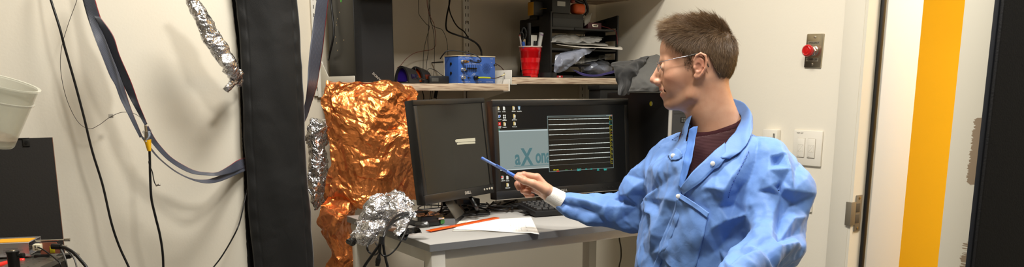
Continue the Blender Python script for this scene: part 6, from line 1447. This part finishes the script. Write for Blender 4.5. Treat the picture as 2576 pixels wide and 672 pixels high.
# strands
R0 = np.random.RandomState(5)
tri = Fc; cen = Vc[tri].mean(1)
e1 = Vc[tri[:, 1]]-Vc[tri[:, 0]]; e2 = Vc[tri[:, 3]]-Vc[tri[:, 0]]; nrm = np.cross(e1, e2); ar = np.linalg.norm(nrm, axis=1)+1e-9; nrm /= ar[:, None]
cc = np.array([-2, 0, 20]); flip = ((cen-cc)*nrm).sum(1) < 0; nrm[flip] *= -1
prob = ar/ar.sum(); NS = 30000; pick = R0.choice(len(tri), NS, p=prob)
hv = []; hf = []; sh = []
bi = np.where((np.abs(Vh[:, 0]-(23+.12*Vh[:, 2])) < 8.5) & (Vh[:, 2] > -13) & (Vh[:, 2] < 32) & (np.abs(Vh[:, 1]) > 50) & (np.abs(Vh[:, 1]) < 76))[0]
seeds = [(cen[i]+R0.randn(3)*1.2, nrm[i], 0) for i in pick]
for i in R0.choice(bi, 2600):
    if R0.rand() < .35 + .65*(Vh[i, 2]+13)/25: seeds.append((Vh[i]+R0.randn(3)*.8, np.array([0, np.sign(Vh[i, 1]), 0.]), 1))
for c, n_, isb in seeds:
    x, y, z = c
    top = max(0, min(1, (z-25)/75)); front = max(0, min(1, (x-10)/60)); bk = max(0, min(1, (-x-20)/50))
    # flow: forward and up on top, backward and down on sides
    fl = np.array([1.0*top-.25*(1-top)*(1 if x < 30 else -.4), .15*np.sign(y)*(1-top), .25*top*front-1.0*(1-top)])
    if top > .3: fl = fl + np.array([0, -.45, .1])*math.sin(x*.08)*.5
    fl = fl - n_*(fl@n_)*.95; fl = fl/(np.linalg.norm(fl)+1e-6); lift = (.42*top+.30*front*top+.10) * (1.25 if (x > 55 and z > 60) else 1)
    d1 = n_*lift+fl*(1-.3*top); d1 = d1/np.linalg.norm(d1)+R0.randn(3)*.17
    L_ = (12+14*top+9*top*front)*R0.uniform(.7, 1.15); L_ = L_*(.6 if z < -25 else 1)*(.65 if (x > 10 and z < 30) else 1)
    if x > 74 and z > 50: L_ *= .75
    if isb: L_ = R0.uniform(2.5, 4.5); d1 = n_*.25+np.array([-.15, 0, -1])+R0.randn(3)*.15; fl = np.array([-.1, 0, -1.])
    clump = np.array([math.sin(x*.21+z*.13), math.sin(y*.19+x*.1), math.sin(z*.17+y*.2)])*.25*top
    p0 = c - n_*1.5; p1 = p0+d1*L_*.5+clump*L_*.3; p2 = p1+(d1*.55+fl*.6+clump)*L_*.5
    pts = [p0, p1, p2]; wd_ = R0.uniform(.20, .36)
    sd = np.cross(d1, n_); sd = sd/(np.linalg.norm(sd)+1e-6); o = len(hv); up_ = np.cross(sd, d1)
    for k, p in enumerate(pts):
        ww = wd_*(1, .8, .12)[k]
        for a in range(3):
            an = 2*PI*a/3; hv.append(p+ww*(math.cos(an)*sd+math.sin(an)*up_))
    for k in range(2):
        for a in range(3): hf.append((o+k*3+a, o+k*3+(a+1) % 3, o+k*3+3+(a+1) % 3, o+k*3+3+a))
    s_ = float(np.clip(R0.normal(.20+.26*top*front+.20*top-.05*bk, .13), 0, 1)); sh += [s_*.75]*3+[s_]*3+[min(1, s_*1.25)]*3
ncap = len(cap.v)
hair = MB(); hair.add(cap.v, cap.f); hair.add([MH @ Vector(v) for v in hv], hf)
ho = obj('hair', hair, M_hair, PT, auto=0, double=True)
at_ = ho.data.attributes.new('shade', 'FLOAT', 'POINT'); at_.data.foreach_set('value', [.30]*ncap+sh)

# ---- sweater
M_swt = mat('maroon_knit', (92, 38, 46), .85, bump=1.0, bscale=230, btype='wave', sheen=.3)
CHN = 0
def col_sdf(X, Y, Z, gr):
    a, c = trunk(X, Y, Z)
    z = np.clip((Z-.60)/.50, 0, 1)
    k = np.sqrt((a/(.205+gr))**2+((c-.015)/(.120+gr))**2)
    d = (k-1)*(.120+gr)
    d = smax(d, Z-(mid.z-.005+gr*.4), .06)
    d = np.maximum(d, .50-Z)
    sh = s_cap(X, Y, Z, SR*.92+SL*.08, SL*.92+SR*.08, .062+gr)
    d = smin(d, sh, .05)
    return d
NB = hp(-30, 0, -150)
def sweater_sdf(X, Y, Z):
    d = col_sdf(X, Y, Z, -.012)
    d = smin(d, s_cap(X, Y, Z, NC-ZH*.06, NC+ZH*.02, .096, .084), .03)
    return d
NC = P(1799, 311, 2.17)
rl = lat*.082; rf2 = face*.078 - ZH*.028; pn = rl.cross(rf2).normalized(); pn = pn if pn.z > 0 else -pn
def sweater_cut(X, Y, Z):
    pl = (X-NC.x)*pn.x+(Y-NC.y)*pn.y+(Z-NC.z)*pn.z
    return smax(sweater_sdf(X, Y, Z), pl, .004)
lo = [mid[k]-.34 for k in range(3)]; hi = [mid[k]+.34 for k in range(3)]; lo[2] = .7; hi[2] = 1.32
V, F_ = surface_nets(sweater_cut, lo, hi, .0055); swm = np_mb(V, F_); crumple(swm, [(.12, .004)], 71)
sw = obj('sweater', swm, M_swt, PT, auto=0); s_ = sw.modifiers.new('s', 'SMOOTH'); s_.iterations = 3
# collar band of the sweater
ring = [NC + rl*math.cos(2*PI*k/36) + rf2*math.sin(2*PI*k/36) for k in range(36)]
ring.append(ring[0]); w = MB(); w.tube(ring, .0085, n=10, sub=3, flat=.7); obj('sweater_collar', w, mat('maroon_rib', (84, 34, 42), .85, bump=1, bscale=260, btype='wave'), PT, auto=0)

# ---- gown
def gown_sdf(X, Y, Z):
    a, c = trunk(X, Y, Z)
    z = np.clip((1.08-Z)/.5, 0, 1)
    k = np.sqrt((a/(.225+.02*z))**2+((c-.012)/(.142+.035*z))**2)
    d = (k-1)*(.145+.03*z)
    d = smax(d, Z-(mid.z+.012), .07)
    d = np.maximum(d, .44-Z)
    d = smin(d, s_cap(X, Y, Z, SR*.9+SL*.1, SL*.9+SR*.1, .064), .05)
    d = smin(d, s_cap(X, Y, Z, hp(-45, 0, -225), hp(-40, 0, -168), .105, .074), .05)
    d = smin(d, s_cap(X, Y, Z, hp(-38, -40, -196), SR, .060, .060), .03)
    # near (left) sleeve: loose
    e = s_cap(X, Y, Z, SL, P(1955, 482, 2.0), .064, .080)
    e = smin(e, s_cap(X, Y, Z, P(1955, 482, 2.0), P(1952, 605, 1.94), .080, .068), .03)
    e = smin(e, s_cap(X, Y, Z, P(1952, 605, 1.94), HAND_L, .068, .045), .03)
    d = smin(d, e, .022)
    # far (right) sleeve
    m1 = P(1622, 470, 2.36); e = s_cap(X, Y, Z, SR, m1, .064, .058)
    e = smin(e, s_cap(X, Y, Z, m1, P(1592, 534, 2.38), .058, .058), .025)
    e = smin(e, s_cap(X, Y, Z, P(1592, 534, 2.38), P(1500, 528, 2.39), .058, .043), .02)
    e = smin(e, s_cap(X, Y, Z, P(1500, 528, 2.39), P(1430, 515, 2.40), .043, .036), .02)
    e = smin(e, s_cap(X, Y, Z, P(1430, 515, 2.40), P(1412, 507, 2.40), .036, .026), .01)
    d = smin(d, e, .022)
    return d
gp = [SL, SR, ELB_L, HAND_L, ELB_R, P(1405, 505, 2.4), mid+lat*.25, mid-lat*.25, mid+face*.2, mid-face*.2, P(1840, 255, 2.15)]
lo = [min(p[k] for p in gp)-.10 for k in range(3)]; hi = [max(p[k] for p in gp)+.10 for k in range(3)]; lo[2] = .42
GV, GF = surface_nets(gown_sdf, lo, hi, .0043)
# tidy + normals
def vnormals(V, F):
    n = np.zeros_like(V); a = V[F[:, 0]]; b = V[F[:, 1]]; c = V[F[:, 2]]; d = V[F[:, 3]]; fn = np.cross(c-a, d-b)
    for k in range(4): np.add.at(n, F[:, k], fn)
    return n/(np.linalg.norm(n, axis=1)[:, None]+1e-12)
GN = vnormals(GV, GF)
h_ = 1e-3; gtest = gown_sdf(*(GV+GN*h_).T) - gown_sdf(*GV.T)
if gtest.mean() < 0: GN = -GN
bv = BVHTree.FromPolygons([tuple(v) for v in GV], [tuple(int(i) for i in f) for f in GF])
def hitg(x, y, bvh=None):
    r = ray(x, y).normalized(); h = (bvh or bv).ray_cast(CAM, r); return h[0]
# smooth the base and its normals so folds stay clean
def edges_of(F):
    E_ = np.concatenate([F[:, [0, 1]], F[:, [1, 2]], F[:, [2, 3]], F[:, [3, 0]]]); E_.sort(axis=1); return np.unique(E_, axis=0)
EG = edges_of(GF); DEG = np.bincount(EG.ravel(), minlength=len(GV)).astype(float)[:, None]
def lap(A):
    o = np.zeros_like(A)
    for k in range(A.shape[1]):
        o[:, k] = np.bincount(EG[:, 0], A[EG[:, 1], k], len(A)) + np.bincount(EG[:, 1], A[EG[:, 0], k], len(A))
    return o/DEG
for _ in range(10): GV = .5*GV+.5*lap(GV)
for _ in range(14): GN = lap(GN)
GN /= np.linalg.norm(GN, axis=1)[:, None]+1e-9
vd_ = GV-np.array(CAM); zc_ = vd_@np.array(FW); GX = CX+FPX*(vd_@np.array(RH))/zc_; GY = CY-FPX*(vd_@np.array(UPV))/zc_
vdn = vd_/np.linalg.norm(vd_, axis=1)[:, None]; facing_w = np.clip(-(vdn*GN).sum(1)*2.2+.15, 0, 1)
# crests (+) and valleys (-) of the gown's folds, millimetres
CP = [(1895,325,2),(1880,380,5),(1866,420,8),(1843,452,15),(1830,478,20),(1822,500,8),(1905,345,-3),(1899,400,-7),(1880,448,-10),(1856,482,-14),(1843,520,-18),(1847,570,-15),(1858,622,-12),
 (1935,432,9),(1905,480,3),(1880,540,4),(1900,590,6),(1925,350,4),(1937,395,6),(1944,470,7),(1946,540,8),(1940,600,6),(1954,400,-10),(1957,470,-14),(1962,545,-12),(1966,605,-8),
 (1974,392,7),(1985,430,10),(1992,480,10),(1996,550,11),(1990,612,12),(2004,430,-5),(2012,510,-8),(2008,590,-8),(2026,450,5),(2040,488,8),(2034,545,4),(2016,620,2),
 (1968,450,-2),(1975,474,7),(1966,490,-8),(1860,655,6),(1900,640,12),(1950,624,14),(1835,668,4),(1890,622,-10),(1930,640,-2),(1880,690,2),(1950,680,0),
 (1808,520,3),(1795,575,9),(1775,598,7),(1835,552,8),(1800,630,-14),(1845,650,-12),(1770,650,-8),(1815,680,-14),
 (1770,470,5),(1740,440,2),(1800,440,-3),(1820,420,2),(1850,380,-3),(1750,520,3),(1720,560,2),(1700,620,5),(1690,670,0),(1740,640,3),
 (1690,350,0),(1664,380,4),(1656,430,3),(1690,440,-2),(1702,470,3),(1680,500,8),(1662,545,3),(1690,545,-5),(1650,590,9),(1672,600,-4),(1632,640,2),(1610,668,8),(1650,668,-8),(1600,610,0),(1625,585,-6),(1640,500,-3),(1636,540,2),
 (1645,425,8),(1618,452,-3),(1602,470,9),(1582,490,13),(1572,504,-3),(1612,492,-11),(1600,525,-9),(1590,560,-6),(1600,585,2),(1622,500,9),(1628,535,11),(1620,550,-9),(1640,515,-9),(1648,470,-5),(1560,520,8),(1548,560,5),(1572,548,-6),(1575,585,2),
 (1425,497,4),(1445,500,6),(1480,509,9),(1516,522,8),(1535,500,-3),(1500,496,0),(1470,492,2),(1470,525,-7),(1440,520,-5),(1500,537,-4),(1440,545,6),(1480,552,7),(1525,560,4),(1415,530,4),(1412,512,-5),(1418,500,3),(1408,520,4)]
base_pts = [(x, y, 0) for x in range(1340, 2140, 70) for y in range(220, 860, 70) if all((x-a)**2+(y-b_)**2 > 52**2 for a, b_, c in CP)]
ALL = CP+base_pts
from mathutils.geometry import delaunay_2d_cdt
dv, de, df, ov, oe, of_ = delaunay_2d_cdt([Vector((a, b_)) for a, b_, c in ALL], [], [], 0, 1e-4)
offv = [ALL[o_[0]][2] for o_ in ov]
D_ = np.zeros(len(GV))
for t3 in df:
    a, b_, c = [np.array(dv[k]) for k in t3]; oa, ob, oc = [offv[k] for k in t3]
    den = (b_[1]-c[1])*(a[0]-c[0])+(c[0]-b_[0])*(a[1]-c[1])
    if abs(den) < 1e-6: continue
    l1 = ((b_[1]-c[1])*(GX-c[0])+(c[0]-b_[0])*(GY-c[1]))/den; l2 = ((c[1]-a[1])*(GX-c[0])+(a[0]-c[0])*(GY-c[1]))/den; l3 = 1-l1-l2
    m = (l1 >= 0) & (l2 >= 0) & (l3 >= 0); D_[m] = (l1*oa+l2*ob+l3*oc)[m]
D_ *= .001*1.6
D_ = D_*facing_w - .002
D_ += .005*facet3(GV*np.array([1, 1, .5]), .085, 902)*(1-.3*facing_w) + .0048*(.55-2*np.abs(facet3(GV*np.array([1, 1, .6]), .085, 905))) + .0036*(.55-2*np.abs(facet3(GV*np.array([1, 1, .7]), .042, 903))) + .0012*facet3(GV, .020, 904)
GV2 = GV + GN*D_[:, None]
GV2 = .85*GV2+.15*lap(GV2)
# opening over chest and neck
def inpoly(x, y, poly):
    c = False; n = len(poly)
    for i in range(n):
        x1, y1 = poly[i]; x2, y2 = poly[(i+1) % n]
        if (y1 > y) != (y2 > y) and x < (x2-x1)*(y-y1)/(y2-y1)+x1: c = not c
    return c
OPEN = [(1744, 315), (1738, 370), (1726, 430), (1713, 474), (1722, 466), (1762, 428), (1806, 391), (1848, 352), (1876, 298), (1856, 240), (1740, 240)]
def topx(q):
    v = Vector(q)-CAM; z = v.dot(FW); return CX+FPX*v.dot(RH)/z, CY-FPX*v.dot(UPV)/z
fc = GV2[GF].mean(1); fnr = GN[GF].mean(1); keep = np.ones(len(GF), bool)
vwd = fc-np.array(CAM); facing = (vwd*fnr).sum(1) < 0.02
nb = np.array(hp(-32, 0, -175)); axn = np.array((hp(-34, 0, -100)-hp(-45, 0, -220)).normalized())
for i in range(len(GF)):
    x, y = topx(fc[i])
    if facing[i] and inpoly(x, y, OPEN): keep[i] = False; continue
    d = fc[i]-nb; al = d@axn; rr_ = np.linalg.norm(d-al*axn)
    if al > -.005 and rr_ < (.092 if d@np.array(lat) > 0 else (.074 if x > 1742 else 0)): keep[i] = False
M_gown = bpy.data.materials.new('blue_gown'); M_gown.use_nodes = True
nt = M_gown.node_tree; b = nt.nodes['Principled BSDF']; b.inputs['Roughness'].default_value = .58; b.inputs['Specular IOR Level'].default_value = .35; b.inputs['Sheen Weight'].default_value = .1
tc = nt.nodes.new('ShaderNodeTexCoord'); n1 = nt.nodes.new('ShaderNodeTexNoise'); n1.inputs['Scale'].default_value = 5; n1.inputs['Detail'].default_value = 3; nt.links.new(tc.outputs['Object'], n1.inputs['Vector'])
mx = nt.nodes.new('ShaderNodeMix'); mx.data_type = 'RGBA'; mx.inputs[6].default_value = rgb(96, 134, 200); mx.inputs[7].default_value = rgb(110, 150, 212); nt.links.new(n1.outputs['Fac'], mx.inputs[0]); nt.links.new(mx.outputs[2], b.inputs['Base Color'])
v1 = nt.nodes.new('ShaderNodeTexVoronoi'); v1.feature = 'DISTANCE_TO_EDGE'; v1.inputs['Scale'].default_value = 26; nt.links.new(tc.outputs['Object'], v1.inputs['Vector'])
n3 = nt.nodes.new('ShaderNodeTexNoise'); n3.inputs['Scale'].default_value = 60; n3.inputs['Detail'].default_value = 6; nt.links.new(tc.outputs['Object'], n3.inputs['Vector'])
ad = nt.nodes.new('ShaderNodeMath'); ad.operation = 'MULTIPLY_ADD'; ad.inputs[1].default_value = 1.2; nt.links.new(v1.outputs['Distance'], ad.inputs[0]); nt.links.new(n3.outputs['Fac'], ad.inputs[2])
bp = nt.nodes.new('ShaderNodeBump'); bp.inputs['Strength'].default_value = .25; bp.inputs['Distance'].default_value = .003; nt.links.new(ad.outputs[0], bp.inputs['Height']); nt.links.new(bp.outputs['Normal'], b.inputs['Normal'])
gm = np_mb(GV2, GF[keep]); used = sorted(set(i for f in gm.f for i in f)); rm = {o: n for n, o in enumerate(used)}; gm.v = [gm.v[i] for i in used]; gm.f = [tuple(rm[i] for i in f) for f in gm.f]
go = obj('gown', gm, M_gown, PT, auto=0); s_ = go.modifiers.new('thickness', 'SOLIDIFY'); s_.thickness = .0012; s_.offset = -1
bv2 = BVHTree.FromPolygons([tuple(v) for v in GV2], [tuple(int(i) for i in f) for f in GF])
def gs_(x, y, off=.004):
    h = hitg(x, y, bv2)
    if h is None: return None
    return h - ray(x, y).normalized()*off
def patch(name, c, m, off=.004, nu=24, nv=24, lev=None, seed=1, th=.0012, parent=go, offf=None, smooth_d=True):
    """c: two rows/boundary curves (px) bottom & top; interpolated, dropped onto the gown"""
    rows = [catmull([Vector((p[0], p[1], 0)) for p in r], 12) for r in c]
    def sm(r, t): x = t*(len(r)-1); i = min(int(x), len(r)-2); return r[i].lerp(r[i+1], x-i)
    G = []; last = None
    for i in range(nv+1):
        t = i/nv*(len(rows)-1); k = min(int(t), len(rows)-2); f_ = t-k; row = []
        for j in range(nu+1):
            u = j/nu; p = sm(rows[k], u).lerp(sm(rows[k+1], u), f_); o = off if offf is None else offf(u, i/nv)
            h = gs_(p.x, p.y, o)
            if h is None: h = last or P(p.x, p.y, 2.1)
            last = h; row.append(h)
        G.append(row)
    if smooth_d:
        for _ in range(3):
            H = [[v.copy() for v in r] for r in G]
            for i in range(1, nv):
                for j in range(1, nu):
                    a = (H[i-1][j]+H[i+1][j]+H[i][j-1]+H[i][j+1])/4; r = (H[i][j]-CAM).normalized(); G[i][j] = H[i][j]+r*((a-H[i][j]).dot(r))*.6
    w = MB().grid(G)
    if lev: crumple(w, lev, seed)
    o = obj(name, w, m, parent, auto=30); s_ = o.modifiers.new('t', 'SOLIDIFY'); s_.thickness = th; s_.offset = 0; return o
# chest pocket
patch('chest_pocket', [[(1702, 498), (1740, 518), (1781, 545)], [(1690, 545), (1728, 575), (1768, 600)], [(1660, 612), (1700, 648), (1748, 672)], [(1654, 640), (1690, 672), (1740, 700)]], M_gown, off=.006, lev=[(.06, .003), (.03, .0015)], seed=81)
patch('pocket_hem', [[(1710, 486), (1745, 508), (1784, 536)], [(1706, 498), (1741, 520), (1779, 549)]], M_gown, off=.0095, nv=6, lev=[(.04, .001)], seed=82, th=.002)
# front placket / facing below the near lapel
patch('near_lapel', [[(1822, 358), (1776, 400), (1741, 434), (1711, 474)], [(1826, 398), (1796, 418), (1756, 452), (1716, 482)], [(1808, 420), (1792, 428), (1764, 455), (1720, 492)]], M_gown, offf=lambda u, v: .014-.007*v, nv=12, lev=[(.05, .002)], seed=83, th=.002)
patch('placket', [[(1713, 474), (1700, 540), (1672, 610), (1640, 680)], [(1722, 486), (1712, 545), (1684, 615), (1652, 690)]], M_gown, offf=lambda u, v: .007*(1-v)+.001, nv=8, nu=40, lev=[(.05, .003), (.02, .001)], seed=84, th=.002)
# far facing turned out (left side of the opening)
patch('far_lapel', [[(1753, 318), (1746, 370), (1732, 430), (1713, 476)], [(1745, 318), (1738, 370), (1725, 430), (1710, 474)], [(1735, 324), (1727, 370), (1716, 420), (1707, 468)]], mat('gown_facing', (88, 132, 208), .5, bump=.2, bscale=80), offf=lambda u, v: .009*(1-v)**2+.003, nv=12, nu=40, lev=[(.04, .002), (.015, .001)], seed=85, th=.0015)
patch('shoulder_tab', [[(1686, 382), (1700, 372), (1712, 378)], [(1680, 392), (1696, 392), (1716, 388)], [(1690, 404), (1702, 402), (1716, 396)]], M_gown, offf=lambda u, v: .005+.004*math.sin(v*PI), nv=10, nu=14, lev=[(.015, .003), (.008, .0015)], seed=86)
# near collar: band folded down over the shoulder, running behind the neck
Irow = [(1700, 300, 2.31), (1745, 285, 2.31), (1790, 262, 2.29), (1820, 258, 2.235), (1838, 263, 2.19), (1852, 279, 2.15), (1863, 297, 2.11), (1853, 325, 2.07), (1830, 355, 2.055), (1803, 392, 2.06)]
Mrow = [(1690, 320, 2.34), (1740, 300, 2.34), (1790, 268, 2.31), (1828, 252, 2.25), (1857, 252, 2.18), (1880, 270, 2.12), (1885, 300, 2.07), (1872, 335, 2.04), (1850, 368, 2.03), (1817, 397, 2.045)]
Orow = [(1680, 340, 2.33), (1736, 318, 2.35), (1792, 285, 2.33), (1834, 264, 2.26), (1866, 262, 2.18), (1889, 284, 2.11), (1894, 322, 2.055), (1880, 356, 2.03), (1862, 380, 2.03), (1836, 399, 2.04)]
def cpt(p, i, off):
    q = P(*p)
    if i >= 4:
        h = gs_(p[0], p[1], off)
        if h is not None and (h-CAM).length < (q-CAM).length: q = h
    return q
w = MB().grid(gridsheet([[cpt(p, i, .010) for i, p in enumerate(Irow[2:])], [cpt(p, i, .018) for i, p in enumerate(Mrow[2:])], [cpt(p, i, .010) for i, p in enumerate(Orow[2:])]], 60, 20)); crumple(w, [(.05, .0025), (.02, .001)], 87)
o = obj('collar', w, M_gown, go, auto=35); s_ = o.modifiers.new('t', 'SOLIDIFY'); s_.thickness = .0016
for (x, y) in ((1693, 392), (1793, 412), (1706, 494)):
    q = gs_(x, y, .016 if x != 1706 else .013); n_ = -ray(x, y).normalized(); w = MB(); w.sph((0, 0, 0), (.0062, .0062, .0026), 18, M=frame(q, RH, n_.cross(RH).normalized(), n_)); obj('snap_button', w, mat('snap_white', (232, 230, 224), .35), go)
# stitched seams
def seam(pts, off=.0015):
    q = [gs_(x, y, off) for x, y in pts]; q = [a for a in q if a is not None]
    if len(q) > 1:
        w = MB(); q = catmull(q, 5)
        for i in range(0, len(q)-1): w.tube([q[i], q[i].lerp(q[i+1], .6)], .0008, n=4, sub=1)
        o = obj('seam_stitching', w, mat('seam_blue', (44, 70, 160), .6), go, auto=0); o['kind'] = 'stuff'
seam([(1895, 335), (1925, 338), (1950, 348)]); seam([(1658, 372), (1690, 352), (1720, 336)]); seam([(1893, 340), (1884, 380), (1862, 425), (1840, 470), (1832, 500)])
# knit cuff
ca = [P(1378, 487, 2.40), P(1392, 494, 2.40), P(1404, 501, 2.40), P(1414, 507, 2.40)]
w = MB(); cr_ = 0
w.tube(ca, lambda s: .0250+.0035*s, n=40, sub=8); o = obj('knit_cuff', w, mat('white_knit', (232, 228, 220), .8, bump=.5, bscale=500), PT, auto=60)
# trousers, shoes
def trous(X, Y, Z):
    d = None
    for h_, kn, ft in zip(HJ, KN, FT):
        e = smin(s_cap(X, Y, Z, h_, kn, .095, .068), s_cap(X, Y, Z, kn, ft+ZH*.05, .068, .055), .03); d = e if d is None else smin(d, e, .03)
    a, c = trunk(X, Y, Z); hp_ = s_ell(X, Y, Z, HIP+ZH*.03, (.17, .17, .12)); return smin(d, hp_, .04)
gp = HJ+KN+FT+[HIP]
lo = [min(p[k] for p in gp)-.2 for k in range(3)]; hi = [max(p[k] for p in gp)+.2 for k in range(3)]; lo[2] = .06
V, F_ = surface_nets(trous, lo, hi, .012); tm = np_mb(V, F_); crumple(tm, [(.08, .006)], 91); obj('trousers', tm, mat('dark_denim', (40, 48, 66), .8, bump=.4, bscale=600), PT, auto=0)
for ft in FT:
    w = MB(); w.sph((0, 0, 0), (.13, .048, .045), 20, M=frame(Vector((ft.x, ft.y, .047))+face*.06, face, lat, ZH)); w.box((-.06, -.045, -.046), (.19, .045, -.028), M=frame(Vector((ft.x, ft.y, .047)), face, lat, ZH), bev=.01); obj('shoe', w, mat('dark_shoe', (34, 32, 30), .5), PT)
# pen
T = thing('ballpoint_pen', 'translucent blue ballpoint pen held out in the raised hand', 'pen', P(1255, 420, 2.385))
pa = P(1211, 397, 2.378); pb = P(1318, 456, 2.388); d_ = pb-pa
def pp(t): return pa+d_*t
w = MB(); w.cyl(pp(.03), pp(.62), .0040, n=14); obj('barrel', w, mat('pen_clear_blue', (128, 156, 214), .15, alpha=.75, spec=.8), T)
w = MB(); w.cyl(pp(.06), pp(.6), .0014, n=8); obj('ink_tube', w, mat('pen_ink_blue', (60, 80, 160), .3), T)
w = MB(); w.cyl(pp(0), pp(.05), .0040, .0043, 14); obj('end_plug', w, mat('pen_blue', (82, 122, 214), .35), T)
w = MB(); w.cyl(pp(.60), pp(.80), .0050, .0053, 14); w.cyl(pp(.80), pp(1.0), .0053, .0032, 14); w.tube([pp(.60)+ZH*.004-FH*.004, pp(.45)+ZH*.005-FH*.005, pp(.34)+ZH*.0045-FH*.004], .0012, n=6); obj('cap', w, mat('pen_blue', (82, 122, 214), .35), T, auto=40)
# stool
T = thing('lab_stool', 'round black padded stool the person sits on', 'stool', Vector((HIP.x, HIP.y, 0)))
c = HIP; w = MB(); w.lathe([(.17, .40), (.185, .41), (.185, .445), (.165, .462), (.001, .462)], 32, M=Matrix.Translation((c.x, c.y, 0))); obj('seat', w, mat('black_vinyl', (20, 20, 21), .45), T)
w = MB(); w.cyl((c.x, c.y, .07), (c.x, c.y, .402), .025, n=16); obj('column', w, M_steel, T)
for k in range(5):
    a = 2*PI*k/5; w = MB(); w.tube([Vector((c.x, c.y, .09)), Vector((c.x+.26*math.cos(a), c.y+.26*math.sin(a), .055))], .016, n=8, sub=1, flat=.7); lg = obj('leg', w, M_dark, T)
    w = MB(); w.lathe([(.026, -.011), (.026, .011)], 16, M=frame((c.x+.26*math.cos(a), c.y+.26*math.sin(a), .028), (0, 0, 1), (math.cos(a), math.sin(a), 0), (-math.sin(a), math.cos(a), 0))); obj('caster', w, M_dark, lg)
